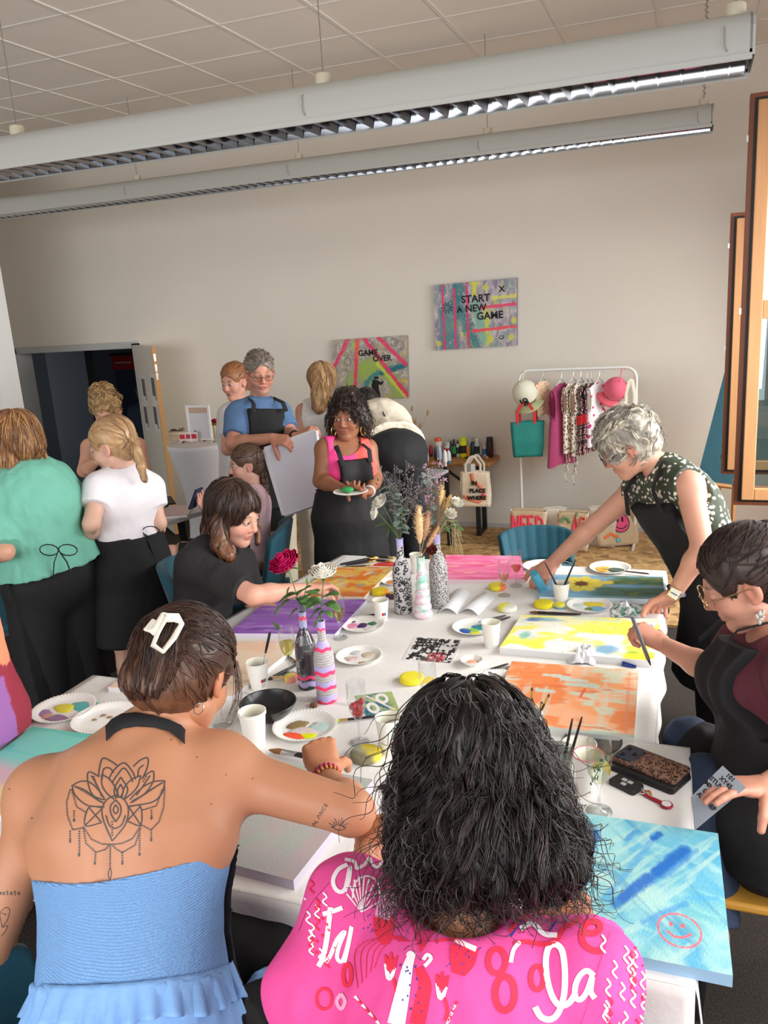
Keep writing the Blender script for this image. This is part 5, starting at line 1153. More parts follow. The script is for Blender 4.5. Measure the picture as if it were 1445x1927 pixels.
a1,a2,a3=[tp(u,v,TZ+.035) for u,v in ((1176,1398),(1292,1442),(1268,1474))]
Xp=unit((a2-a1)*[1,1,0]);Yp=np.cross((0,0,1),Xp);cph=tp(1224,1434,TZ+.035);Wd=np.linalg.norm(a2-a1)*1.02;Dd=Wd*.5
w_=thing('wallet','black leather wallet lying under the leopard print phone','wallet',cph*[1,1,0]+[0,0,TZ])
mb=MB();slab(mb,cph*[1,1,0]-Yp*.010,Xp,Yp,Wd*1.04,Dd*1.12,TZ,TZ+.012);mb.build('back_cover',mat('leather_black',(26,26,28),.5,bump=.2,bscale=200),w_,ang=50)
mb=MB();slab(mb,cph*[1,1,0]-Yp*.010+Xp*.0,Xp,Yp,Wd*1.02,Dd*1.1,TZ+.012,TZ+.022);mb.build('front_cover',mat('leather_black',(26,26,28),.5),w_,ang=50)
mb=MB();q=cph*[1,1,0]+Xp*Wd*.5-Yp*Dd*.45;q[2]=TZ+.012;mb.box(q,(.004,.02,.008),np.array([Xp,Yp,(0,0,1)]).T);mb.build('clasp',m_gold,w_)
ph=thing('phone','smartphone in a brown leopard print case lying on the black wallet','phone',cph*[1,1,0]+[0,0,TZ+.0225])
mb=MB();slab(mb,cph*[1,1,0],Xp,Yp,Wd,Dd,TZ+.0225,TZ+.035,.012);mb.build('case',spotted('leopard_case',(128,92,74),(36,28,26),75,.5,True,.45),ph,ang=50)
cq=cph*[1,1,0]-Xp*Wd*.33+Yp*Dd*.02
mb=MB();slab(mb,cq,Xp,Yp,Wd*.29,Dd*.82,TZ+.035,TZ+.0385,.01);cm_=mb.build('camera_plate',mat('camera_dark',(44,48,62),.25),ph,ang=50)
for dx,dy in ((-.07,.2),(-.07,-.2),(.07,.0)):
 mb=MB();q=cq+Xp*Wd*dx+Yp*Dd*dy;q[2]=TZ+.0385;mb.lathe([(.0085,-.001),(.0085,.002),(.007,.0025),(.0055,.0015),(0,.0012)],q,20);mb.build('lens',mat('lens_black',(14,14,18),.15),cm_)
ck=tp(1178,1480);Xk=unit(tp(1200,1490)-tp(1155,1468));Yk=np.cross((0,0,1),Xk)
kt=thing('car_key','black car key with a red tag fob beside the wallet','key',ck);L_=np.linalg.norm(tp(1203,1492)-tp(1152,1470))
mb=MB();slab(mb,ck,Xk,Yk,L_,L_*.62,TZ,TZ+.014,.009);mb.build('housing',mat('key_black',(30,30,30),.35),kt,ang=50)
for i,(dx,dy) in enumerate(((-.12,.08),(.1,.08),(0,-.14))):
 mb=MB();q=ck+Xk*L_*dx+Yk*L_*dy;slab(mb,q,Xk,Yk,L_*.17,L_*.15,TZ+.014,TZ+.0155,.002);mb.build('button',mat('key_button',(170,170,168),.4),kt)
mb=MB();a=ck+Xk*L_*.5;q0=tp(1207,1490,TZ+.006);a_=np.linspace(0,2*math.pi,20);mb.tube([q0+(.012*math.cos(t),.012*math.sin(t),.002) for t in a_],.0012,6,caps=False);mb.build('key_ring',mat('steel',(190,190,190),.25,1.0),kt)
t0,t1=tp(1217,1498,TZ+.005),tp(1254,1515,TZ+.005)
mb=MB();mb.tube([q0,t0,t0*.5+t1*.5,t1],[.004,.006,.008,.006],10,flat=.5);mb.lathe([(0,-.003),(.017,-.003),(.0185,0),(.017,.004),(.0,.004)],t1,24);mb.build('fob',mat('fob_red',(150,24,40),.4),kt)
mb=MB();mb.lathe([(0,.0052),(.013,.0052),(.0135,.003)],t1,24);mb.build('fob_disc',mat('fob_white',(226,224,224),.3),kt)
mb=MB();q=tp(1213,1488,TZ+.006);mb.tube([q,q+(.012,-.004,.004),q+(.02,-.02,.0)],[.003,.006,.003],8,flat=.4);mb.build('ribbon',spotted('ribbon_print',(190,60,40),(120,150,60),200,.4),kt)
# bottles with flowers
def lathe_col(mb,prof,c,n,fn,sub=60):
 prof=np.array(prof,float);s_=np.r_[0,np.cumsum(np.hypot(*np.diff(prof,axis=0).T))];t=np.linspace(0,s_[-1],sub);pr=np.stack([np.interp(t,s_,prof[:,0]),np.interp(t,s_,prof[:,1])],-1)
 an=np.arange(n)*2*math.pi/n;Z,A=np.meshgrid(pr[:,1],an,indexing='ij');cc=fn(Z,A);mb.lathe(pr,c,n);mb.c[-1]=cc.reshape(-1,3)
def bprof(r,h,nk=.36,neck=.62):
 return [(0,.002),(r*.9,.001),(r,.008),(r,h*.52),(r*.93,h*.6),(r*.62,h*neck+.03),(r*.42,h*.76),(r*nk,h*.82),(r*nk,h*.9),(r*nk,h*.985),(r*nk*1.12,h*.99),(r*nk*1.1,h),(r*nk*.8,h)]
def bottle(label,u,v,vt,wpx,name='bottle_vase'):
 b=tp(u,v);h=hsolve(b,vt);r=wpx/2*sc(b+(0,0,h*.3)); return thing(name,label,'bottle vase',b,0,'painted bottles with flowers'),b,h,r
m_lil=mat('lilac_paint',(176,168,214),.6);m_ppaint=mat('bottle_paint',vcol=True,rough=.45,bump=.2,bscale=140)
B1,b1,h1,r1=bottle('leopard print bottle with a lilac neck, leftmost of the three tall bottles',760,1152,1013,35)
mb=MB();mb.lathe([q for q in bprof(r1,h1) if q[1]<h1*.93],b1,40);mb.build('body',spotted('leopard_bottle',(186,182,184),(34,32,36),46,.5,True,.5),B1,ang=180)
mb=MB();mb.lathe([(r1*.37,h1*.90),(r1*.375,h1*.91),(r1*.37,h1*.985),(r1*.41,h1*.99),(r1*.4,h1),(r1*.3,h1)],b1,24);mb.build('neck',m_lil,B1)
B2,b2,h2,r2=bottle('bottle of stacked pastel rings between the two tall printed bottles',797,1161,1048,36)
prof=[(0,.001),(r2*.8,.001)];nb=7
for i in range(nb):
 z0,z1=h2*.82*i/nb,h2*.82*(i+1)/nb;rr=r2*(1-.085*i)
 prof+=[(rr*(.70+.3*math.sin(t)),z0+(z1-z0)*(.5-.5*math.cos(t))) for t in np.linspace(.3,math.pi-.3,7)]
prof+=[(r2*.42,h2*.84),(r2*.4,h2*.97),(r2*.48,h2*.985),(r2*.46,h2),(r2*.36,h2)]
def pastel(Z,A):
 n_=fbm(np.stack([Z*50,np.cos(A)*1.5,np.sin(A)*1.5],-1),3);c_=np.zeros(Z.shape+(3,))+lin((222,216,220))
 k=sstep(.5,.6,n_)[...,None];c_=c_*(1-k)+lin((150,214,186))*k;k=sstep(.55,.62,fbm(np.stack([Z*36+9,np.cos(A)*1.2,np.sin(A)*1.2],-1),3))[...,None]; return c_*(1-k)+lin((226,196,206))*k
mb=MB();lathe_col(mb,prof,b2,40,pastel,110);mb.build('body',m_ppaint,B2,ang=180,vcol=True)
B3,b3,h3,r3=bottle('black and white speckled bottle with a lilac neck, rightmost of the three tall bottles',828,1141,1004,35)
mb=MB();mb.lathe([q for q in bprof(r3,h3) if q[1]<h3*.93],b3,40);mb.build('body',spotted('speckle_bottle',(190,186,184),(42,40,42),150,.42,False,.5),B3,ang=180)
mb=MB();mb.lathe([(r3*.37,h3*.88),(r3*.375,h3*.89),(r3*.37,h3*.985),(r3*.41,h3*.99),(r3*.4,h3),(r3*.3,h3)],b3,24);mb.build('neck',m_lil,B3)
B4,b4,h4,r4=bottle('clear bottle with dark marbled paint and a pink band holding the magenta rose',581,1292,1151,40)
def marble(Z,A):
 q=np.stack([Z*26,np.cos(A)*1.6,np.sin(A)*1.6],-1);n_=fbm(q+2*fbm(q*1.3,2)[...,None],3);c_=np.zeros(Z.shape+(3,))+lin((58,50,56))
 for th_,co in ((.52,(96,84,90)),(.58,(56,84,72)),(.64,(150,144,150)),(.7,(80,30,60))):k=sstep(th_-.02,th_+.02,n_)[...,None];c_=c_*(1-k)+lin(co)*k
 z=Z/h4
 for a_,b_,co in ((.0,.05,(40,44,46)),(.05,.12,(170,160,206)),(.15,.19,(226,60,110)),(.80,.90,(160,160,196)),(.90,.95,(214,70,90)),(.95,1.1,(150,150,190))):
  k=((z>a_+.012*np.sin(A*5))&(z<b_+.012*np.sin(A*5)))[...,None];c_=np.where(k,lin(co),c_)
 return c_
mb=MB();lathe_col(mb,bprof(r4,h4),b4,48,marble,110);mb.build('body',mat('bottle_paint_gloss',vcol=True,rough=.15,spec=.6),B4,ang=180,vcol=True)
B5,b5,h5,r5=bottle('string wrapped bottle with pink and lilac zigzag bands holding the white rose',616,1318,1168,39)
def zig(Z,A):
 z=Z/h5;c_=np.zeros(Z.shape+(3,))+lin((176,170,170))*(.75+.4*(np.sin(Z*2300+A)>0))[...,None]
 zz=z+.022*np.abs(((A*5/math.pi)%2)-1)
 for a_,b_,co in ((0,.05,(236,62,110)),(.05,.12,(176,164,214)),(.19,.235,(236,62,110)),(.235,.29,(176,164,214)),(.37,.42,(236,62,110)),(.42,.48,(176,164,214)),(.66,.70,(236,62,110)),(.70,.77,(176,164,214)),(.90,.93,(236,62,110)),(.93,1.1,(176,164,214))):
  k=((zz>a_)&(zz<b_))[...,None];c_=np.where(k,lin(co),c_)
 return c_
mb=MB();lathe_col(mb,bprof(r5,h5,.4),b5,60,zig,170);mb.build('body',mat('wrapped_string',vcol=True,rough=.85),B5,ang=180,vcol=True)
m_stem=mat('stem_green',(88,122,62),.7);m_leaf=mat('rose_leaf',(78,112,58),.55,vary=.2,vscale=30);m_euc=mat('eucalyptus_leaf',(138,156,146),.6,vary=.12,vscale=20)
def leaf(mb,p,d,L_,w,up=(0,0,1),curl=.2,mi=0):
 a,b_,d=basis(d,up);G=[]
 for t in np.linspace(0,1,8):
  ww=w*math.sin(math.pi*min(1,t*.92+.05))**.8;row=[]
  for q in (-1,-.5,0,.5,1):row.append(p+d*L_*t+a*ww*q+b_*(-curl*L_*t*t+abs(q)*ww*.25))
  G.append(row)
 mb.sheet(np.array(G),.0006,mi)
def stem_pts(a,b_,sag=.01,n=6):t=np.linspace(0,1,n)[:,None]; return a*(1-t)+b_*t+np.array([0,0,sag])*np.sin(t*math.pi)
def rose_stem(label,base,head,R,pet,core,leaves,layers=5,tilt=(0,-.25,1),group=None):
 r=rose('rose',label,head,R,pet,core,layers,'rose',tilt=tilt,group=group)
 mb=MB();mb.tube(stem_pts(base,head-unit(tilt)*R*.4),.0022,6);mb.build('stem',m_stem,r)
 mb=MB();
 for k in range(5):
  a=k*1.257;leaf(mb,head-unit(tilt)*R*.5,(math.cos(a),math.sin(a),.2),R*.8,R*.16)
 mb.build('sepal',m_leaf,r,ang=180)
 for (p_,d_,L_,w_) in leaves:
  mb=MB();leaf(mb,p_,d_,L_,w_);mb.build('leaf',m_leaf,r,ang=180)
 return r
def px3(u,v,P,dy=0): return at(u,v,y=P[1]+dy)
m_magr=cmat((206,22,96),.55);m_mag2=cmat((170,10,74),.55);m_wr=cmat((236,232,222),.6);m_wr2=cmat((226,220,200),.6)
T4=b4+(0,0,h4*.97);T5=b5+(0,0,h5*.97);k4=sc(T4)
def lf(u,v,u2,v2,P,w=.42,dy=0):
 a,b_=px3(u,v,P,dy),px3(u2,v2,P,dy-.01);L_=np.linalg.norm(b_-a); return (a,b_-a,L_,L_*w)
rose_stem('big magenta rose on a bending stem in the dark marbled bottle',T4,px3(536,1060,T4,.01),29*k4,m_magr,m_mag2,[lf(545,1130,512,1150,T4),lf(560,1146,540,1160,T4),lf(560,1120,580,1098,T4),lf(566,1135,600,1125,T4),lf(545,1105,535,1128,T4),lf(556,1118,520,1128,T4),lf(568,1130,596,1105,T4),lf(562,1125,590,1140,T4),lf(522,1185,516,1168,T4),lf(575,1150,560,1122,T4)],6,(-.2,-.45,.85))
rose_stem('white rose standing upright in the zigzag striped bottle',T5,px3(608,1077,T5,.01),24*k4,m_wr,m_wr2,[lf(604,1135,572,1142,T5),lf(606,1140,630,1130,T5),lf(610,1150,586,1175,T5),lf(612,1150,626,1160,T5),lf(600,1120,575,1110,T5),lf(606,1125,635,1112,T5),lf(604,1145,580,1160,T5),lf(612,1135,640,1145,T5)],6,(0,-.2,1))
bd=px3(579,1094,T4,.02);rb=thing('rosebud','small green bud beside the magenta rose','bud',bd);mb=MB();mb.tube(stem_pts(T4,bd),.0016,5);mb.build('stem',m_stem,rb);mb=MB();mb.ball(bd,(.008,.008,.014),10,7);mb.build('bud',mat('bud_green',(120,140,90),.6),rb)
T1=b1+(0,0,h1*.98);T2=b2+(0,0,h2*.98);T3=b3+(0,0,h3*.98);k1=sc(T1)
rose_stem('white rose leaning left in the leopard bottle, upper of two',T1,px3(715,945,T1,.0),16*k1,m_wr,m_wr2,[lf(728,985,703,988,T1),lf(740,995,715,992,T1)],5,(-.4,-.5,.7),'white roses by the leopard bottle')
rose_stem('white rose drooping in the leopard bottle, lower of two',T1,px3(705,965,T1,-.02),13*k1,m_wr,m_wr2,[lf(735,990,726,1010,T1)],5,(-.7,-.5,.2),'white roses by the leopard bottle')
rose_stem('white rose on the right of the speckled bottle, upper of two',T3,px3(860,946,T3,0),12*k1,m_wr,m_wr2,[lf(850,990,873,994,T3,.3),lf(838,990,846,1000,T3)],5,(.5,-.3,.7),'white roses by the speckled bottle')
rose_stem('white rose on the right of the speckled bottle, lower of two',T3,px3(848,967,T3,-.02),11*k1,m_wr,m_wr2,[lf(845,985,862,982,T3,.35)],5,(.4,-.5,.5),'white roses by the speckled bottle')
def euc(label,base,path,n):
 r=thing('eucalyptus_sprig',label,'eucalyptus',base);mb=MB();pts=np.array([base]+path);mb.tube(pts,.0018,5);mb.build('stem',m_stem,r)
 for i in range(n):
  t=(.2+.8*i/n)*(len(pts)-1);j=min(int(t),len(pts)-2);p_=pts[j]*(1-t+j)+pts[j+1]*(t-j);a=i*2.3;d_=np.array([math.cos(a),math.sin(a)*.7-.2,RNG.uniform(-.6,1.0)])
  mb=MB();leaf(mb,p_,d_,.045,.017,curl=.1);mb.build('leaf',m_euc,r,ang=180)
euc('eucalyptus sprig leaning left behind the white roses in the leopard bottle',T1,[px3(752,985,T1),px3(744,950,T1,.01),px3(733,920,T1,.02),px3(726,916,T1)],16)
euc('eucalyptus sprig rising straight in the leopard bottle',T1,[px3(756,990,T1,-.02),px3(757,960,T1,-.03),px3(750,930,T1,-.03)],14)
euc('eucalyptus sprig rising left in the speckled bottle',T3,[px3(822,980,T3,.02),px3(812,940,T3,.02),px3(806,905,T3,.02),px3(800,890,T3)],16)
def statice(label,base,tips,colr,n=4,lab2='statice'):
 r=thing('dried_flower_sprig',label,'dried flowers',base);mb=MB();mf=MB()
 for (u,v,dy) in tips:
  P_=px3(u,v,base,dy);mid=base*.45+P_*.55;mb.tube(np.array([base,mid,P_]),.001,4)
  for i in range(n):
   t=RNG.uniform(.45,.95);o_=base*(1-t)+P_*t;q=o_+RNG.normal(0,.022,3)+(0,0,.02);mb.tube(np.array([o_,o_*.4+q*.6+(0,0,.004),q]),.0007,3)
   for j in range(4):mf.ball(q+RNG.normal(0,.005,3),RNG.uniform(.002,.0038),5,4)
  for j in range(6):mf.ball(P_+RNG.normal(0,.006,3),RNG.uniform(.002,.004),5,4)
 mb.build('twigs',mat('twig',(104,94,82),.8),r);tag(mf.build('florets',colr,r),kind='stuff'); return r
statice('airy grey violet sprig spreading high in the leopard bottle',T1,[(716,880,0),(742,878,.03),(752,885,-.03),(778,895,.02),(765,870,.03),(735,905,-.04),(788,915,0),(770,930,-.05),(780,950,.03),(748,915,.05),(725,890,.04),(795,905,.05),(768,905,-.02),(757,940,.02),(783,935,-.02)],mat('statice_grey',(104,98,102),.9),9)
statice('pinkish lilac sprig spreading high in the speckled bottle',T3,[(800,878,0),(818,872,.03),(830,878,-.02),(812,885,.04),(792,925,0),(800,935,.03),(822,895,-.03),(805,900,.0)],mat('statice_pink',(178,140,160),.9),8)
def plume(label,name,base,tip,R,m,cat,L0=.0):
 d=tip-base;r=thing(name,label,cat,base);mb=MB();mb.tube(stem_pts(base,base+d*.75,0),.0016,5);mb.build('stem',m_straw,r)
 mb=MB();mb.tube(np.array([base+d*t for t in np.linspace(L0,1,9)]),R*.55*np.sin(np.linspace(.25,math.pi-.15,9))**.7,10)
 u_=unit(d);a_,b_,_=basis(u_)
 for i in range(170):
  t=RNG.uniform(L0+.02,.99);rr=R*math.sin(.25+(t-L0)/(1-L0)*(math.pi-.4))**.7;an=RNG.uniform(0,6.28);o_=base+d*t;q=o_+(a_*math.cos(an)+b_*math.sin(an))*rr*RNG.uniform(.75,1.15)+u_*R*.5
  mb.tube(np.array([o_,q]),[.0022,.0006],3)
 mb.build('plume',m,r,smooth=False)
 return r
m_tan=mat('pampas',(214,180,136),.95);m_bun=mat('bunny_tail',(214,184,128),.95)
plume('tall tan pampas plume in the pastel ring bottle, left of two','pampas_plume',T2,px3(788,955,T2),13*k1,m_tan,'dried grass',.3)
plume('shorter brownish plume in the pastel ring bottle, right of two','pampas_plume',T2,px3(806,965,T2,.03),11*k1,mat('pampas_dark',(170,132,106),.95),'dried grass',.4)
plume('soft bunny tail rising highest from the speckled bottle','bunny_tail',T3,px3(832,915,T3),8*k1,m_bun,'dried grass',.62)
plume('bunny tail leaning right from the speckled bottle','bunny_tail',T3,px3(848,932,T3,.02),7*k1,m_bun,'dried grass',.55)
plume('thin dry ear standing between the two bunny tails','bunny_tail',T3,px3(838,935,T3,-.01),3.2*k1,mat('ear_brown',(160,122,76),.95),'dried grass',.3)
plume('large dry seed head leaning over the pastel ring bottle','seed_head',T2,px3(825,992,T2,-.02),6*k1,mat('seed_tan',(206,160,120),.95),'dried grass',.35)
p_=px3(812,1035,T2,-.01);rose('dried_rose','small dried red bloom beside the pastel ring bottle',p_,10*k1,cmat((130,50,44),.8),cmat((100,36,34),.8),4,'flower',tilt=(.1,-.6,.4))
g=thing('grass_wisps','thin pale grass wisps arching right from the speckled bottle','grass',T3);mb=MB()
for i in range(14):
 P_=px3(845+RNG.uniform(0,30),1030+RNG.uniform(-30,25),T3,RNG.uniform(-.05,.05));top=px3(845+RNG.uniform(-6,10),975+RNG.uniform(-15,15),T3);mb.tube(np.array([T3,T3*.3+top*.7,top*.6+P_*.4+(0,0,.01),P_]),[.001,.0008,.0007,.0005],4)
mb.build('wisps',mat('wisp',(196,184,140),.9),g)
# figures: smooth-blended solids meshed with surface nets
def V3(*a): return np.array(a,float)
class Field:
 def __init__(s,lo,hi,h):
  s.h=h;s.lo=np.asarray(lo,float)-3*h;n=np.ceil((np.asarray(hi,float)+3*h-s.lo)/h).astype(int)+1
  s.ax=[(s.lo[i]+h*np.arange(n[i])).astype(np.float32) for i in range(3)];s.D=np.full(n,1.0,np.float32)
 def apply(s,pr):
  fn,lo,hi,k,op=pr;m=k+2.5*s.h;sl=[]
  for i in range(3):
   a=np.searchsorted(s.ax[i],lo[i]-m);b=np.searchsorted(s.ax[i],hi[i]+m)
   if b<=a: return
   sl.append(slice(a,b))
  X,Y,Z=s.ax[0][sl[0]][:,None,None],s.ax[1][sl[1]][None,:,None],s.ax[2][sl[2]][None,None,:]
  d=fn(X,Y,Z);B=s.D[tuple(sl)]
  if op=='u':
   if k>0:hh=np.clip(.5+.5*(B-d)/k,0,1);r=B*(1-hh)+d*hh-k*hh*(1-hh)
   else:r=np.minimum(B,d)
  else:
   if k>0:hh=np.clip(.5-.5*(B+d)/k,0,1);r=B*(1-hh)-d*hh+k*hh*(1-hh)
   else:r=np.maximum(B,-d)
  s.D[tuple(sl)]=r
 def clip(s,fn):s.D=np.maximum(s.D,fn(s.ax[0][:,None,None],s.ax[1][None,:,None],s.ax[2][None,None,:]))
 def mesh(s):
  D=s.D;I=D<0;n=np.array(D.shape)
  c=[I[a:n[0]-1+a,b:n[1]-1+b,g:n[2]-1+g] for a in (0,1) for b in (0,1) for g in (0,1)]
  al=c[0].copy();an=c[0].copy()
  for q in c[1:]:al&=q;an|=q
  act=an&~al;idx=np.argwhere(act);m=len(idx)
  if m==0: return np.zeros((0,3)),[]
  mp=np.full(act.shape,-1,np.int32);mp[act]=np.arange(m)
  co=np.array([(a,b,g) for a in (0,1) for b in (0,1) for g in (0,1)])
  val=np.stack([D[idx[:,0]+o[0],idx[:,1]+o[1],idx[:,2]+o[2]] for o in co],1)
  acc=np.zeros((m,3));cnt=np.zeros(m)
  for i in range(8):
   for j in range(i+1,8):
    if np.abs(co[i]-co[j]).sum()!=1: continue
    a,b=val[:,i],val[:,j];cr=(a<0)!=(b<0);t=np.where(cr,a/np.where(cr,a-b,1),0)
    acc+=np.where(cr[:,None],co[i]+(co[j]-co[i])*t[:,None],0);cnt+=cr
  V=s.lo+s.h*(idx+acc/cnt[:,None]);F=[]
  for ax in range(3):
   o1,o2=[(1,2),(2,0),(0,1)][ax];sh=[slice(0,k) for k in n];sA=list(sh);sB=list(sh)
   sA[ax]=slice(0,n[ax]-1);sB[ax]=slice(1,n[ax]);A,B=I[tuple(sA)],I[tuple(sB)]
   e=np.argwhere(A!=B);e=e[(e[:,o1]>0)&(e[:,o2]>0)&(e[:,o1]<n[o1]-1)&(e[:,o2]<n[o2]-1)]
   if len(e)==0: continue
   u=np.zeros(3,int);w_=np.zeros(3,int);u[o1]=1;w_[o2]=1
   g= lambda q:mp[q[:,0],q[:,1],q[:,2]]
   Q=np.stack([g(e-u-w_),g(e-w_),g(e),g(e-u)],1);fl=~A[e[:,0],e[:,1],e[:,2]];Q[fl]=Q[fl][:,::-1];F.append(Q)
  return V,np.concatenate(F)
def cone(a,b,ra,rb,k=.03,flat=None,op='u',capB=False,off=0.0):
 a,b=np.asarray(a,float),np.asarray(b,float);ra+=off;rb+=off;ba=b-a;L2=max(ba@ba,1e-9);L=math.sqrt(L2);fl=None
 if flat is not None:n=unit(flat[0]);fl=(n,1/flat[1])
 def fn(X,Y,Z):
  px,py,pz=X-a[0],Y-a[1],Z-a[2];tu=(px*ba[0]+py*ba[1]+pz*ba[2])/L2;t=np.clip(tu,0,1);qx,qy,qz=px-t*ba[0],py-t*ba[1],pz-t*ba[2]
  if fl is not None:
   c=(qx*fl[0][0]+qy*fl[0][1]+qz*fl[0][2])*(fl[1]-1);qx,qy,qz=qx+fl[0][0]*c,qy+fl[0][1]*c,qz+fl[0][2]*c
  d=np.sqrt(qx*qx+qy*qy+qz*qz)-(ra+(rb-ra)*t)
  if capB:d=np.maximum(d,(tu-1)*L)
  return d
 r=max(ra,rb); return (fn,np.minimum(a,b)-r,np.maximum(a,b)+r,k,op)
def ell(c,r,R=None,k=.03,op='u',off=0.0):
 c=np.asarray(c,float);r=np.broadcast_to(np.asarray(r,float),(3,))+off;M_=np.eye(3) if R is None else np.asarray(R,float)
 def fn(X,Y,Z):
  p=(X-c[0],Y-c[1],Z-c[2]);q=[p[0]*M_[0,i]+p[1]*M_[1,i]+p[2]*M_[2,i] for i in range(3)]
  k0=np.sqrt(sum((q[i]/r[i])**2 for i in range(3)));k1=np.sqrt(sum((q[i]/r[i]**2)**2 for i in range(3)))
  return k0*(k0-1)/np.maximum(k1,1e-6)
 e=np.sqrt(((M_*r)**2).sum(1)); return (fn,c-e,c+e,k,op)
def solid(prims,h,clip=None):
 u=[p for p in prims if p[4]=='u'];lo=np.min([p[1] for p in u],0);hi=np.max([p[2] for p in u],0)
 f=Field(lo,hi,h)
 for p in prims:f.apply(p)
 if clip is not None:f.clip(clip)
 return f.mesh()
def vnorm(V,F):
 F=np.asarray(F);n=np.cross(V[F[:,2]]-V[F[:,0]],V[F[:,3]]-V[F[:,1]]);N=np.zeros_like(V)
 for i in range(4):np.add.at(N,F[:,i],n)
 return N/np.maximum(np.linalg.norm(N,axis=1,keepdims=True),1e-12)
def tubes(mb,P_,r,col=None,mi=0,n=3):
 """many thin strands at once: P_ (k, m, 3), r (m,)"""
 k,m,_=P_.shape;T_=np.gradient(P_,axis=1);T_/=np.maximum(np.linalg.norm(T_,axis=-1,keepdims=True),1e-9)
 ref=np.array([.31,.2,.93]);A=np.cross(T_,ref);A/=np.maximum(np.linalg.norm(A,axis=-1,keepdims=True),1e-6);B=np.cross(T_,A)
 an=np.arange(n)*2*math.pi/n;V=P_[:,:,None,:]+np.asarray(r)[None,:,None,None]*(np.cos(an)[None,None,:,None]*A[:,:,None,:]+np.sin(an)[None,None,:,None]*B[:,:,None,:])
 b=(np.arange(k)*m*n)[:,None,None]+(np.arange(m-1)*n)[None,:,None];j=np.arange(n)[None,None,:];j2=(np.arange(n)+1)%n
 F=np.stack([b+j,b+j2[None,None,:],b+n+j2[None,None,:],b+n+j],-1).reshape(-1,4)
 cc=None if col is None else np.repeat(np.asarray(col),m*n,axis=0)
 mb.v.append(V.reshape(-1,3));F=F+mb.n;mb.f+=[tuple(q) for q in F.tolist()];mb.m+=[mi]*len(F);mb.c.append(np.ones((k*m*n,3)) if cc is None else cc);mb.n+=k*m*n
def addVF(mb,V,F,mi=0,col=None):
 mb.v.append(np.asarray(V,float));mb.f+=[tuple(q) for q in (np.asarray(F)+mb.n).tolist()];mb.m+=[mi]*len(F);mb.c.append(np.ones((len(V),3)) if col is None else np.broadcast_to(np.asarray(col,float),(len(V),3)));mb.n+=len(V)
m_skin=None
def skin_mat():
 return mat('skin',vcol=True,vary=.05,vscale=9,rough=.48,spec=.35,bump=.04,bscale=420,sss=.12)
m_eyew=(196,190,184)
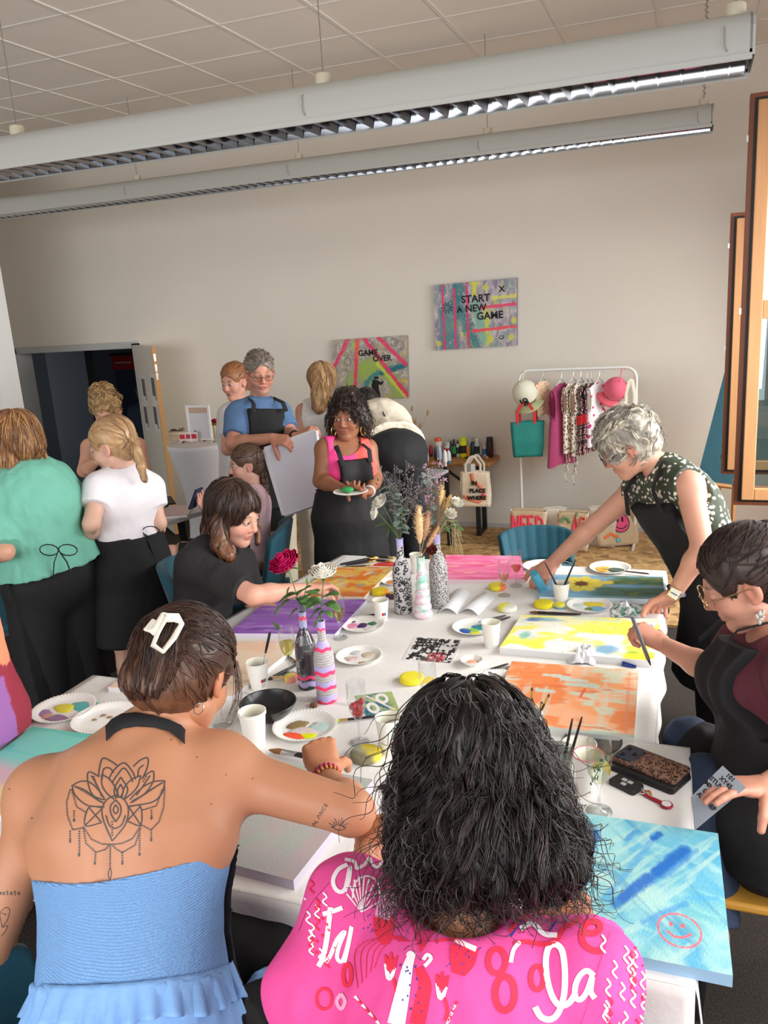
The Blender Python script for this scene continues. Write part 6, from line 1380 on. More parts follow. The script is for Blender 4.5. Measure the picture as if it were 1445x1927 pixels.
class Person:
 def __init__(s,label,skin,loc,sc_=1.0,h=.008,hh=.004):
  s.r=thing('person',label,'person',(loc[0],loc[1],0));s.skin=lin(skin);s.s=sc_;s.h=h;s.hh=hh;s.mb=MB();s.J={};s.hs=1.0
  # skeleton
 def joints(s,**k):
  s.J.update({a:np.asarray(b,float) for a,b in k.items()}); return s
 def frame(s):
  J=s.J;up=unit(J['N']-J['P']);sd=J['SR']-J['SL'];sd=unit(sd-up*(sd@up)); return sd,np.cross(up,sd),up
 def spine(s):
  J=s.J; return [J['P'],J.get('Wst',J['P']*.64+J['N']*.36),J.get('C',J['P']*.27+J['N']*.73),J['N']]
 def torso(s,off=0.,wid=1.,dep=1.,bust=0.):
  P_,Wt,C_,N_=s.spine();sd,fw,up=s.frame();q=s.s;J=s.J
  L=[cone(P_,Wt,.165*q*wid,.128*q*wid,.04,(fw,.74*dep),off=off),cone(Wt,C_,.128*q*wid,.152*q*wid,.04,(fw,.72*dep),off=off),cone(C_,N_-up*.07*q,.150*q*wid,.105*q,.04,(fw,.66*dep),off=off),cone(N_-up*.055*q,J['SL'],.055*q,.056*q,.05*q,off=off),cone(N_-up*.055*q,J['SR'],.055*q,.056*q,.05*q,off=off)]
  if bust:L+=[ell(C_+fw*.085*q*dep+sd*x*.072*q-up*.02*q,(.062*q*bust,.055*q*bust,.062*q*bust),k=.04,off=off) for x in (-1,1)]
  return L
 def arm(s,sd,off=0.,end=None,fat=1.):
  J=s.J;S_,E_,W_=J['S'+sd],J['E'+sd],J['W'+sd];q=s.s*fat
  if end is not None:
   if end<=1: return [cone(S_,S_+(E_-S_)*end,.054*q,(.05-.006*end)*q,.03,off=off,capB=True)]
   return [cone(S_,E_,.054*q,.042*q,.03,off=off),cone(E_,E_+(W_-E_)*(end-1),.042*q,.036*q,.02,off=off,capB=True)]
  return [cone(S_,E_,.052*q,.0395*q,.03,off=off),cone(E_,E_*.7+W_*.3,.0385*q,.040*q,.02,off=off),cone(E_*.72+W_*.28,W_,.039*q,.0265*q,.02,(J['hn'+sd],.82) if 'hn'+sd in J else None,off=off)]
 def leg(s,sd,off=0.,end=None,fat=1.):
  J=s.J;a=J['H'+sd];k_,an=J['K'+sd],J['A'+sd];q=s.s*fat
  if end is not None and end<=1: return [cone(a,a+(k_-a)*end,.092*q,(.09-.03*end)*q,.03,off=off,capB=True)]
  L=[cone(a,k_,.090*q,.058*q,.03,off=off)]
  if end is not None: return L+[cone(k_,k_+(an-k_)*(end-1),.058*q,.055*q,.03,off=off,capB=True)]
  L+=[cone(k_,k_*.7+an*.3,.052*q,.056*q,.02),cone(k_*.7+an*.3,an,.056*q,.036*q,.02)]
  return L
 def foot(s,sd,off=0.):
  J=s.J;an,t=J['A'+sd],J['T'+sd];q=s.s; return [cone(an+V3(0,0,-.02),t,.04*q,.033*q,.02,(V3(0,0,1),.8),off=off),cone(an,an+V3(0,0,-.05*q),.036*q,.04*q,.02,off=off)]
 def hips(s,w_=.09):
  sd,fw,up=s.frame();s.J['HL']=s.J['P']-sd*w_*s.s-up*.02;s.J['HR']=s.J['P']+sd*w_*s.s-up*.02; return s
 def stand(s,zf=0.,w_=.09,toe=None,spread=.1):
  """straight legs under the pelvis"""
  s.hips(w_);sd,fw,up=s.frame();sd=unit(sd*[1,1,0]);fw=np.cross((0,0,1),sd);P_=s.J['P']
  for q,x in (('L',-1),('R',1)):
   an=V3(P_[0],P_[1],zf+.085)+sd*x*spread;s.J['K'+q]=s.J['H'+q]*.5+an*.5+fw*.02;s.J['A'+q]=an;s.J['T'+q]=an+fw*.15+V3(0,0,-.05)
  return s
 def head(s,c,f,u=(0,0,1),hs=1.0):
  f=unit(f);r_=unit(np.cross(f,u));u=np.cross(r_,f);s.HR=np.stack([r_,f,u],1);s.hc=np.asarray(c,float);s.hs=hs; return s
 def toh(s,P): return (np.asarray(P)-s.hc)@s.HR/s.hs
 def tow(s,P): return s.hc+(np.asarray(P)*s.hs)@s.HR.T
 def head_prims(s,male=False,jaw=1.0,nose=1.0):
  L=[ell((0,-.015,.035),(.076,.096,.085),k=.02),ell((0,.028,-.025),(.064*jaw,.066,.092),k=.03),cone((-.048*jaw,.002,-.062),(-.012,.062,-.098),.02,.019,.025),cone((.048*jaw,.002,-.062),(.012,.062,-.098),.02,.019,.025),ell((0,.070,-.097),(.02*jaw,.018,.016),k=.02),ell((-.036,.060,-.030),(.026,.028,.026),k=.02),ell((.036,.060,-.030),(.026,.028,.026),k=.02),cone((-.034,.078,.024),(.034,.078,.024),.0125,.0125,.016),ell((-.031,.0985,.004),(.018,.016,.0125),k=.012,op='s'),ell((.031,.0985,.004),(.018,.016,.0125),k=.012,op='s'),cone((0,.088,.016),(0,.106*nose,-.024),.008,.0115,.010),ell((0,.104*nose,-.028),(.0125,.012,.010),k=.008),ell((-.0125,.094,-.032),(.0085,.010,.008),k=.006),ell((.0125,.094,-.032),(.0085,.010,.008),k=.006),ell((0,.086,-.058),(.024,.012,.0075),k=.007),ell((0,.085,-.068),(.022,.012,.008),k=.007),cone((-.02,.097,-.0632),(.02,.097,-.0632),.003,.003,.004,op='s')]
  for x in (-1,1):
   Re=rot((0,0,1),x*.35);L+=[ell((x*.079,-.006,-.006),(.009,.020,.033),Re,k=.006),ell((x*.087,.0,-.003),(.006,.010,.018),Re,k=.005,op='s'),ell((x*.078,.002,-.033),(.006,.009,.009),k=.006)]
   L.append(ell((x*.031,.0815,.004),(.0150,.0125,.0125),k=.003))
  n=s.toh(s.J['N']);L.append(cone((0,-.022,-.055),n*.9+np.array([0,-.022,-.055])*.1,.056 if male else .050,.056 if male else .052,.025))
  return L
 def face_color(s,P,lips=(176,96,90),brow=(90,64,48),eye=(70,50,36),closed=False,beard=None,browa=.8):
  x,y,z=P.T;ax=np.abs(x);C=np.tile(s.skin,(len(P),1))
  def mix(c,a):
   nonlocal C;a=np.clip(a,0,1)[:,None];C=C*(1-a)+lin(c)*a
  pk=s.skin*np.array([1.0,.62,.58]);a=(np.exp(-((ax-.038)**2+(z+.025)**2)/.0004)*(y>.04)*.5)[:,None];C=C*(1-a)+pk*a
  a=(np.exp(-(x**2+(z+.03)**2)/.00025)*(y>.095)*.4)[:,None];C=C*(1-a)+pk*a
  a=(np.exp(-((ax-.082)**2)/.0001)*.45*(np.abs(z)<.045))[:,None];C=C*(1-a)+pk*a
  if beard is not None:mix(beard[0],beard[1]*sstep(-.035,-.06,z)*(y>.0)*sstep(-.01,.02,y)*(1-np.exp(-(x**2+(z+.063)**2)/.0003)))
  mix(lips,.75*np.exp(-((x/.024)**4))*np.exp(-((z+.063)/.0125)**4)*(y>.075))
  mix((90,40,40),.7*np.exp(-((x/.022)**4))*np.exp(-((z+.0632)/.002)**2)*(y>.08))
  bz=.026+.006*(1-((ax-.034)/.02)**2);mix(brow,browa*np.exp(-((z-bz)/.0045)**2)*np.exp(-((ax-.034)/.02)**4)*(y>.05))
  front=(y>.07)
  dz=z-.004;e=((ax-.031)/.0150)**2+(dz/(.0052))**2
  if closed:
   mix((70,46,38),.8*np.exp(-((dz+.005)/.002)**2)*np.exp(-((ax-.031)/.016)**6)*front)
  else:
   mix((60,40,34),.85*np.exp(-((np.sqrt(e)-1.12)/.16)**2)*front*(dz>-.004));inn=(e<1)*front
   mix(m_eyew,inn*1.0);ir=np.hypot(ax-.031,dz)<.0066;mix(eye,inn*ir*1.0);mix((14,12,12),inn*(np.hypot(ax-.031,dz)<.003)*1.0)
  return C
 def build_head(s,male=False,jaw=1.,nose=1.,**k):
  V,F=solid(s.head_prims(male,jaw,nose),s.hh/s.hs);C=s.face_color(V,**k);addVF(s.mb,s.tow(V),F,0,C); return s
 def hand(s,sd,d,n,curl=(35,35,35,35),thumb=.5,spread=.02,pip=1.0,h=None,size=1.0,noforearm=False,thc=25):
  """d: direction of the fingers, n: direction the palm faces"""
  W_,E_=s.J['W'+sd],s.J['E'+sd];q=s.s*size;d=unit(d);n=unit(n-d*(n@d));t=np.cross(d,n)*(1 if sd=='L' else -1)
  L=[];k=.008*q
  if not noforearm:L.append(cone(W_*.82+E_*.18,W_+d*.01*q,.0275*q*.96,.0255*q,.012,(n,.8)))
  off=[.028,.0095,-.0095,-.027];kl=[.088,.092,.088,.079];fl=[.074,.082,.076,.060]
  for i in range(4):
   kn=W_+d*kl[i]*q+t*off[i]*q;L.append(cone(W_+d*.012*q+t*off[i]*.55*q,kn,.0145*q,.0105*q,.014*q,(n,.85)))
   fd=unit(d+t*spread*(1.5-i));p_=kn;a=0;c=curl[i]
   for j,(fr,add) in enumerate(((.45,1.0),(.31,1.15*pip),(.24,.7*pip))):
    a+=math.radians(c*add);v=fd*math.cos(a)+n*math.sin(a);p2=p_+v*fl[i]*fr*q;r0=(.0098-.0009*j)*q*(.92 if i==3 else 1);L.append(cone(p_,p2,r0,r0-.0009*q,.0035*q));p_=p2
   s.tips=getattr(s,'tips',{});s.tips[(sd,i)]=p_
  L.append(ell(W_+d*.05*q+n*.006*q,(.036*q,.016*q,.04*q),np.stack([t,n,d],1),k=.012*q))
  b=W_+d*.022*q+t*.026*q+n*.006*q;v=unit(d*.62+t*(.75*thumb+.25)+n*.45*(1.2-thumb));a=0;p_=b;L.append(cone(W_+d*.015*q+t*.01*q,b,.016*q,.0155*q,.01*q))
  ax_=unit(np.cross(v,n)) if np.linalg.norm(np.cross(v,n))>.1 else d
  for j,ln in enumerate((.042,.032,.026)):
   if j:v=np.array(Matrix.Rotation(math.radians(thc),3,Vector(ax_)))@v
   p2=p_+v*ln*q;L.append(cone(p_,p2,(.0128-.0012*j)*q,(.0118-.0015*j)*q,.005*q));p_=p2
  s.tips[(sd,4)]=p_
  V,F=solid(L,h or s.hh*.85);x=s.skin*np.array([1.0,.92,.9]);addVF(s.mb,V,F,0,np.tile(x,(len(V),1))); return s
 def build_body(s,prims,clip=None,cfn=None,groove=0):
  V,F=solid(prims,s.h,clip)
  if groove:
   a,b,c=s.loc(*V.T);L=np.linalg.norm(s.J['N']-s.J['P']);V=V-vnorm(V,F)*(groove*np.exp(-(a/.02)**2)*(b<.02)*sstep(.1,.3,c/L)*(1-sstep(.8,.98,c/L)))[:,None]
  s.bodyVF=(V,F);addVF(s.mb,V,F,0,np.tile(s.skin,(len(V),1)) if cfn is None else cfn(V)); return s
 def finish(s,extra=()):
  s.body=s.mb.build('body',[skin_mat()]+list(extra),s.r,ang=180,vcol=True); return s
  # clothing
 def loc(s,X,Y,Z):
  P_=s.J['P'];sd,fw,up=s.frame();x,y,z=X-P_[0],Y-P_[1],Z-P_[2]
  return x*sd[0]+y*sd[1]+z*sd[2],x*fw[0]+y*fw[1]+z*fw[2],x*up[0]+y*up[1]+z*up[2]
 def cloth(s,name,prims,m,h=None,clip=None,wr=.004,ws=14.,fold=None,parent=None,cfn=None,decals=None,ang=55):
  cl=None if clip is None else (lambda X,Y,Z:clip(*s.loc(X,Y,Z)))
  V,F=solid(prims,h or s.h,cl)
  if len(V)==0: return None
  N_=vnorm(V,F);q=np.stack(s.loc(*V.T),-1)
  if wr:V=V+N_*(wr*2*(fbm(q*[ws,ws,ws*.55],3)-.5))[:,None]*1.6
  if fold is not None:V=V+N_*fold(q)[:,None]
  mb=MB();addVF(mb,V,F,0,None if cfn is None else cfn(V,q))
  if decals:decals(mb,BVHTree.FromPolygons([Vector(p) for p in V],[tuple(f) for f in np.asarray(F).tolist()]))
  return mb.build(name,m,parent or s.r,ang=ang,vcol=cfn is not None)
  # hair (head coordinates)
 def hair(s,prims,color,h=None,strands=200,flow=None,slen=.12,steps=12,rad=.0011,vary=.35,tipc=None,wave=0.,wfreq=40.,lift=.001,clip=None,disp=.004,dscale=(60,60,14),hl=None,hla=.3,flick=0.,seedfn=None,shrink=.6,rough=.42,name='hair',clump=5,crad=.006,jit_=.18,topw=1.2):
  hh=(h or s.hh)/s.hs;V,F=solid(prims,hh,clip);N_=vnorm(V,F)
  V=V+N_*((fbm(V*np.array(dscale)+3,2)-.5)*2*disp)[:,None]
  base=lin(color);zr=(V[:,2].min(),V[:,2].max())
  def colr(P,t=None):
   c=np.tile(base,(len(P),1))
   if tipc is not None:k=sstep(zr[0]+.75*(zr[1]-zr[0]),zr[0],P[:,2])[:,None];c=c*(1-k)+lin(tipc)*k
   return c
  C=colr(V);st=fbm(V*np.array([90,90,9])+7,2);C=C*(1+vary*(st-.5)*2)[:,None]
  if hl is not None:k=(sstep(.5,.68,fbm(V*np.array([70,70,10])+31,2))*hla)[:,None];C=C*(1-k)+lin(hl)*k
  mb=MB();addVF(mb,s.tow(V),F,0,C)
  if strands:
   bv=BVHTree.FromPolygons([Vector(p) for p in V],[tuple(f) for f in np.asarray(F).tolist()])
   cand=np.arange(len(V)) if seedfn is None else np.flatnonzero(seedfn(V))
   zz=(V[cand,2]-zr[0])/(zr[1]-zr[0]);pw=.35+topw*zz**2;pick=RNG.choice(cand,strands,p=pw/pw.sum());paths=np.zeros((strands,steps,3));cols=colr(V[pick])*np.exp(RNG.normal(0,vary*.8,strands))[:,None]
   if hl is not None:k=((RNG.random(strands)<hla)*.8)[:,None];cols=cols*(1-k)+lin(hl)*k
   ds=slen/steps
   for i,vi in enumerate(pick):
    p_=V[vi].copy();n_=N_[vi];ph=RNG.uniform(0,6.28);ln=RNG.uniform(.6,1.25);lf_=lift*RNG.uniform(.3,2.0);jit=RNG.normal(0,jit_,3);fq=wfreq*RNG.uniform(.8,1.25)
    for j in range(steps):
     t=j/(steps-1);off_=n_*(lf_+flick*t*t*RNG.uniform(.8,1.2) if flick else lf_);sdv=np.cross(n_,(0,0,1.0));paths[i,j]=p_+off_+wave*(sdv*math.sin(ph+fq*ds*j*ln)+n_*(.7+.7*math.cos(ph+fq*ds*j*ln)))*(.4+.6*t)
     d=flow(p_,n_)+jit;d=d-n_*(d@n_)*(.9);d=unit(d);p_=p_+d*ds*ln
     hit=bv.find_nearest(Vector(p_))
     if hit[0] is not None:
      q=np.array(hit[0]);n2=np.array(hit[1])
      if np.linalg.norm(q-p_)<.02:p_=q;n_=n2 if n2@n_>-.2 else n_
   tt=np.linspace(0,1,steps)[None,:,None];O_=RNG.normal(0,crad*.5,(strands,clump,1,3));O_[:,0]=0;paths=(paths[:,None]+O_*(.35+.65*np.sin(tt*math.pi*.8))[None]).reshape(-1,steps,3);cols=np.repeat(cols,clump,0)*np.exp(RNG.normal(0,.12,(strands*clump,1)))
   r_=rad/s.hs*(1-shrink*np.linspace(0,1,steps));tubes(mb,s.tow(paths.reshape(-1,3)).reshape(paths.shape),r_*s.hs,cols)
  return mb.build(name,mat('hair_%d'%int(rough*100),vcol=True,rough=rough,spec=.45),s.r,ang=180,vcol=True)
 def cap_prims(s,t=.012,line=.0,ears=True,front=(0,.115,-.028),fr=(.072,.082,.098)):
  """close-fitting hair cap with a rounded hairline"""
  L=[ell((0,-.018,.036),(.076+t,.096+t,.085+t),k=.02),ell((0,-.05,-.035),(.058+t*.5,.052+t,.06),k=.03),ell(front,fr,k=.012,op='s')]
  if ears:L+=[ell((x*.092,.012,-.012),(.034,.024,.04),k=.008,op='s') for x in (-1,1)]
  return L
def hitpt(bv,u,v,lift=.0012):
 d=Vector(unit(ray(u,v)));h_=bv.ray_cast(Vector(CAM),d)
 if h_[0] is None: return None
 n=np.array(h_[1]);p_=np.array(h_[0]);
 if n@np.array(d)>0:n=-n
 return p_+n*lift
def decal(mb,bv,pts,wpx,mi,closed=False,step=5.,lift=.0012):
 """painted or tattooed line: the stroke is laid onto the surface point by point"""
 pts=np.asarray(pts,float)
 if closed:pts=np.r_[pts,pts[:1]]
 P_=np.r_[pts[:1]*2-pts[1:2],pts,pts[-1:]*2-pts[-2:-1]] if not closed else np.r_[pts[-2:-1],pts,pts[1:2]];out=[]
 for i in range(1,len(P_)-2):
  n=max(2,int(np.linalg.norm(P_[i+1]-P_[i])/step)+1);t=np.linspace(0,1,n,endpoint=False)[:,None]
  out.append(.5*((2*P_[i])+(-P_[i-1]+P_[i+1])*t+(2*P_[i-1]-5*P_[i]+4*P_[i+1]-P_[i+2])*t**2+(-P_[i-1]+3*P_[i]-3*P_[i+1]+P_[i+2])*t**3))
 q=np.concatenate(out+[P_[-2:-1]]);d=np.gradient(q,axis=0);d/=np.maximum(np.linalg.norm(d,axis=1,keepdims=True),1e-6);nn=np.stack([-d[:,1],d[:,0]],1)
 w_=np.broadcast_to(np.asarray(wpx,float),(2,)) if np.ndim(wpx)==0 or len(np.atleast_1d(wpx))<=2 else np.asarray(wpx)
 w_=np.interp(np.linspace(0,1,len(q)),np.linspace(0,1,len(w_)),w_)/2;prev=None
 for i in range(len(q)):
  a=hitpt(bv,*(q[i]+nn[i]*w_[i]),lift);m_=hitpt(bv,*q[i],lift);b=hitpt(bv,*(q[i]-nn[i]*w_[i]),lift)
  cur=None if a is None or b is None or m_ is None or max(np.linalg.norm(a-m_),np.linalg.norm(b-m_))>.05 else np.array([a,m_,b])
  if cur is not None and prev is not None and np.linalg.norm(cur[1]-prev[1])<.06:mb.add(np.r_[prev,cur],[(0,1,4,3),(1,2,5,4)],mi)
  prev=cur
def dotline(mb,bv,pts,wpx,mi,gap=6.):
 pts=np.asarray(pts,float);s_=np.r_[0,np.cumsum(np.linalg.norm(np.diff(pts,axis=0),axis=1))]
 for t in np.arange(0,s_[-1],gap):
  c=np.array([np.interp(t,s_,pts[:,0]),np.interp(t,s_,pts[:,1])]);decal(mb,bv,[c-[0,wpx/2],c+[0,wpx/2]],wpx,mi,step=2)
def glasses(p,rim,lens,w_=.024,hgt=.019,y=.112,z=.0):
 mb=MB()
 for x in (-1,1):
  a=np.linspace(0,2*math.pi,25);mb.tube([p.tow((x*.034+w_*math.cos(t),y-.008*abs(math.cos(t))*(1 if x*math.cos(t)>0 else 0),z+hgt*math.sin(t))) for t in a],.0018*p.hs,6,caps=False)
  mb.tube([p.tow(q) for q in ((x*.058,y-.006,z+.004),(x*.078,y-.05,z+.006),(x*.083,y-.112,z+.004),(x*.083,y-.13,z-.012))],.0016*p.hs,6)
 mb.tube([p.tow((-.010,y,z+.004)),p.tow((0,y+.004,z+.008)),p.tow((.010,y,z+.004))],.0016*p.hs,6)
 g=mb.build('glasses',rim,p.r)
 for x in (-1,1):
  mb=MB();a=np.linspace(0,2*math.pi,24,endpoint=False);V=[p.tow((x*.034,y-.001,z))]+[p.tow((x*.034+w_*.95*math.cos(t),y-.002,z+hgt*.95*math.sin(t))) for t in a];mb.add(V,[(0,1+i,1+(i+1)%24) for i in range(24)]);mb.build('lens',lens,g)
 return g
down= lambda p_,n_:V3(0,-.25,-1)
def toward(T):T=np.asarray(T,float); return lambda p_,n_:unit(T-p_)
m_apron=mat('apron_black',(30,29,31),.75,bump=.12,bscale=90,spec=.25)
m_band=mat('apron_band',(24,23,25),.8)
def strap(p,pts,r=.012,flat=.18,name='neck_strap',m=None,up=(0,-1,0)):
 mb=MB();mb.tube(pts,r,8,flat=flat,up=up); return mb.build(name,m or m_band,p.r)
def D(u,v,dep): return CAM+ray(u,v)/FPX*dep
def fdir(P_,right,toward,up=0.):
 """direction described from the photographer's side: image right, towards the photographer, up"""
 t=unit((CAM-np.asarray(P_))*[1,1,0]);r=unit(np.cross((0,0,1.),t));r=r if r@RC[0]>0 else -r
 return unit(r*right+t*toward+V3(0,0,up))
 # tattooed woman, seen from behind
p=Person('woman from behind in pale blue bandeau with a lotus tattoo on her bare back',(186,130,98),D(245,1960,1.72),1.13,.0055,.0032)
p.joints(P=D(252,1975,1.72),N=D(268,1392,1.93),SL=D(84,1498,1.95),SR=D(412,1452,1.89),EL=D(-22,1790,1.86),WL=D(20,1600,2.25),ER=D(662,1528,1.84),WR=D(612,1462,2.12))
p.J['C']=p.J['P']*.3+p.J['N']*.7-V3(0,.03,0);p.J['Wst']=p.J['P']*.66+p.J['N']*.34-V3(0,.02,0)
p.J['hnR']=V3(0,0,-1)
hf=fdir(p.J['N'],.50,-.62,-.62);p.head(D(352,1268,1.97),hf,hs=1.16)
p.hips(.1);p.J['HL'][2]=p.J['HR'][2]=.60
for q,x in (('L',-.1),('R',.12)):p.J['K'+q]=p.J['H'+q]*[1,1,1]+V3(x,.45,-.02);p.J['A'+q]=p.J['K'+q]*[1,1,0]+V3(0,.02,.1);p.J['T'+q]=p.J['A'+q]+V3(0,.16,-.05)
body=p.torso(0,1.24,1.0)+p.arm('L',fat=1.12)+p.arm('R',fat=1.12)
sd,fw,up=p.frame();C_,N_=p.J['C'],p.J['N']
nk=p.tow((0,-.03,-.06));body+=[cone(N_-up*.03,nk,.066,.056,.05),cone(N_-up*.02,p.J['SR'],.058,.062,.07),cone(N_-up*.02,p.J['SL'],.058,.062,.07),ell(p.J['SR'],.068,k=.05),ell(p.J['SL'],.068,k=.05)]
for x in (-1,1):
 body+=[cone(N_*.7+C_*.3+sd*x*.085-fw*.065,C_+sd*x*.10-fw*.085,.042,.038,.06),cone(C_+sd*x*.16,p.J['S'+('R' if x>0 else 'L')],.075,.05,.07)]
body+=p.leg('L')+p.leg('R')+p.foot('L')+p.foot('R')
p.build_body(body,groove=.007)
bv=BVHTree.FromPolygons([Vector(q) for q in p.bodyVF[0]],[tuple(f) for f in p.bodyVF[1].tolist()])
Z5= lambda pts:[(a/2.007,1360+b/2.007) for a,b in pts]
W1=2.6
for pts in [[(410,215),(430,180),(468,152),(500,185),(512,215)],[(425,225),(445,195),(468,172),(490,198),(502,225)],[(372,205),(377,165),(389,135),(420,146),(447,166)],[(385,215),(392,175),(415,172),(430,190)],[(503,166),(530,142),(558,134),(556,170),(536,215)],[(520,205),(525,175),(543,160)],[(375,205),(350,190),(332,190),(334,235),(352,275),(392,292)],[(345,200),(368,240),(385,280)],[(540,205),(565,188),(580,185),(577,225),(545,270),(500,295)],[(567,200),(540,240),(515,275)],[(272,238),(305,222),(340,226),(375,258),(397,292)],[(272,238),(285,275),(330,312),(395,318)],[(280,240),(320,255),(360,285),(392,305)],[(623,220),(585,222),(545,240),(510,270),(490,292)],[(623,220),(612,265),(575,300),(485,316)],[(615,226),(575,250),(530,280),(492,303)],[(384,195),(385,235),(402,265),(432,290)],[(384,195),(415,215),(438,250),(445,285)],[(532,200),(520,240),(500,265),(470,290)],[(532,200),(497,215),(470,245),(460,285)],[(456,206),(432,250),(438,288)],[(456,206),(482,250),(470,288)],[(456,232),(444,258),(452,282),(466,258),(456,232)],[(437,274),(405,290),(386,325),(392,372),(424,447)],[(437,274),(470,292),(485,330),(473,385),(424,447)],[(437,292),(418,315),(420,345),(437,375)],[(437,292),(455,315),(455,345),(437,375)],[(437,310),(428,328),(437,345),(447,328),(437,310)],[(400,350),(415,390),(437,400)],[(474,350),(460,385),(437,400)],[(388,322),(336,320),(322,388),(384,378)],[(388,322),(322,388)],[(336,320),(384,378)],[(486,318),(530,316),(531,386),(480,372)],[(486,318),(531,386)],[(530,316),(480,372)]]:
 decal(p.mb,bv,Z5(pts),W1,1,step=4,lift=.0006)
for pts in ([(290,245),(330,268),(380,300)],[(605,232),(560,262),(500,302)],[(424,375),(424,430)],[(355,205),(365,240)],[(552,205),(540,225)]):dotline(p.mb,bv,Z5(pts),2.8,1,5)
for pts in ([(265,255),(252,300),(255,350),(275,405),(320,396)],[(272,255),(290,318),(330,342)],[(622,245),(618,320),(600,375),(570,405),(532,386)],[(612,255),(590,315),(540,330)],[(316,395),(345,440),(385,458),(418,460)],[(316,402),(325,455),(362,490),(400,478),(418,455)],[(530,392),(500,438),(460,456),(420,460)],[(530,402),(510,462),(462,490),(440,478),(420,458)],[(265,410),(265,440)],[(300,410),(300,490)],[(361,490),(359,522)],[(417,460),(416,545)],[(462,492),(462,522)],[(527,410),(527,485)],[(571,405),(571,435)],[(280,335),(280,358)],[(572,332),(572,350)]):dotline(p.mb,bv,Z5(pts),2.8,1,4.4)
for a,b in ((265,447),(299,499),(358,530),(462,530),(527,496),(571,442),(280,368),(572,360)):decal(p.mb,bv,Z5([(a,b-9),(a,b),(a,b+7)]),[1,5,2.5],1,step=2,lift=.0006)
decal(p.mb,bv,Z5([(416,545),(409,570),(415,592),(421,570),(416,545)]),1.6,1,step=3,lift=.0006)
for i in range(9):
 a=math.pi*(1.0+i/8);decal(p.mb,bv,[(637+7*math.cos(a),1556+5*math.sin(a)),(637+(15+5*(i%2))*math.cos(a),1556+(14+4*(i%2))*math.sin(a))],1.2,1,step=3,lift=.0006)
decal(p.mb,bv,[(624,1556),(637,1552),(650,1558),(638,1562),(624,1556)],1.4,1,step=3,lift=.0006)
def seg_text(mb,bv,txt,o,dx,dy,mi,w_=1.3,lift=.0006):
 G={'B':[[(0,0),(0,1),(.5,.9),(.5,.6),(0,.5),(.6,.4),(.6,.1),(0,0)]],'A':[[(0,0),(.35,1),(.7,0)]],'L':[[(0,1),(0,0),(.5,0)]],'N':[[(0,0),(0,1)],[(0,1),(.6,0)],[(.6,0),(.6,1)]],'C':[[(.6,.9),(.2,1),(0,.5),(.2,0),(.6,.1)]],'E':[[(.5,1),(0,1)],[(0,1),(0,0)],[(0,0),(.5,0)],[(0,.5),(.4,.5)]],'m':[[(0,0),(0,.6)],[(0,.5),(.3,.6),(.3,0)],[(.3,.5),(.6,.6),(.6,0)]],'a':[[(.5,.6),(.1,.5),(.1,.1),(.5,.1)],[(.5,.6),(.5,0)]],'t':[[(.25,.9),(.25,.1),(.5,0)],[(0,.6),(.5,.6)]]}
 o=np.array(o,float);dx=np.array(dx,float);dy=np.array(dy,float)
 for ch in txt:
  for st in G.get(ch,[]):decal(mb,bv,[o+dx*a+dy*b for a,b in st],w_,mi,step=2,lift=lift)
  o=o+dx*1.0
seg_text(p.mb,bv,'BALANCE',(587,1563),(4.6,-7.4),(-5,-3.6),1)
seg_text(p.mb,bv,'matata',(-2,1684),(7,0),(0,-9),1,1.5)
for st in ([(4,1745),(0,1720),(10,1708),(18,1712),(14,1730),(4,1745)],[(4,1745),(14,1742),(10,1752),(2,1762)],[(3,1718),(12,1722)]):decal(p.mb,bv,st,1.3,1,step=3,lift=.0006)
for a,b in ((370,1425),(475,1465),(397,1513),(18,1485),(322,1392),(60,1540),(425,1458)):decal(p.mb,bv,[(a-1,b),(a+1,b)],2.6,2,step=1,lift=.0006)
p.build_head()
p.hand('R',D(600,1405,2.2)-D(612,1462,2.12),V3(-.2,.25,-1),(42,48,52,58),.3,.01,h=.0028,size=1.08)
p.hand('L',V3(-.2,1,-.35),V3(0,.1,-1),(18,20,22,24),.6,.03,h=.004)
p.finish([mat('tattoo_ink',(74,68,68),.5),mat('mole',(96,56,40),.6)])
dl=p.HR.T
w2h= lambda u,v,d_:p.toh(D(u,v,d_))
Pt=w2h(282,1195,1.92)
hp=p.cap_prims(.017)+[cone(w2h(282,1200,1.93),w2h(262,1285,1.88),.030,.034,.02),cone(w2h(262,1275,1.88),w2h(275,1318,1.88),.032,.018,.02),ell(w2h(335,1165,1.95),(.03,.026,.018),k=.02),cone(w2h(300,1180,1.93),w2h(350,1155,1.97),.02,.014,.02)]
p.hair(hp,(50,32,26),strands=420,clump=6,crad=.004,flow= lambda q,n:unit(Pt-q) if q[1]>Pt[1]-.02 else V3(0,-.2,-1),slen=.13,steps=12,rad=.0011,vary=.3,tipc=(104,66,44),lift=.0012,disp=.002,dscale=(120,40,40),hl=(84,54,40),hla=.25)
mb=MB();base=p.tow((.07,.05,.045));k=26;t=np.linspace(0,1,10);S_=np.zeros((k,10,3))
for i in range(k):
 e=p.tow((.072+RNG.normal(0,.006),.085+RNG.normal(0,.014),-.07+RNG.normal(0,.02)));S_[i]=base+RNG.normal(0,.006,3)+np.outer(t,e-base)+np.outer(np.sin(t*math.pi),p.HR@V3(.012,.01,0))
tubes(mb,S_,.0008*(1-.6*t),np.tile(lin((74,48,38)),(k,1)));mb.build('loose_strands',mat('hair_42',vcol=True,rough=.42,spec=.45),p.r,ang=180,vcol=True)
m_clip=mat('clip_white',(236,228,214),.3)
def ring_px(pts,dep,r): return np.array([D(u,v,dd) for (u,v),dd in zip(pts,dep)])
clip=MB()
Zc= lambda x,y:(x/2.779,1120+y/2.779)
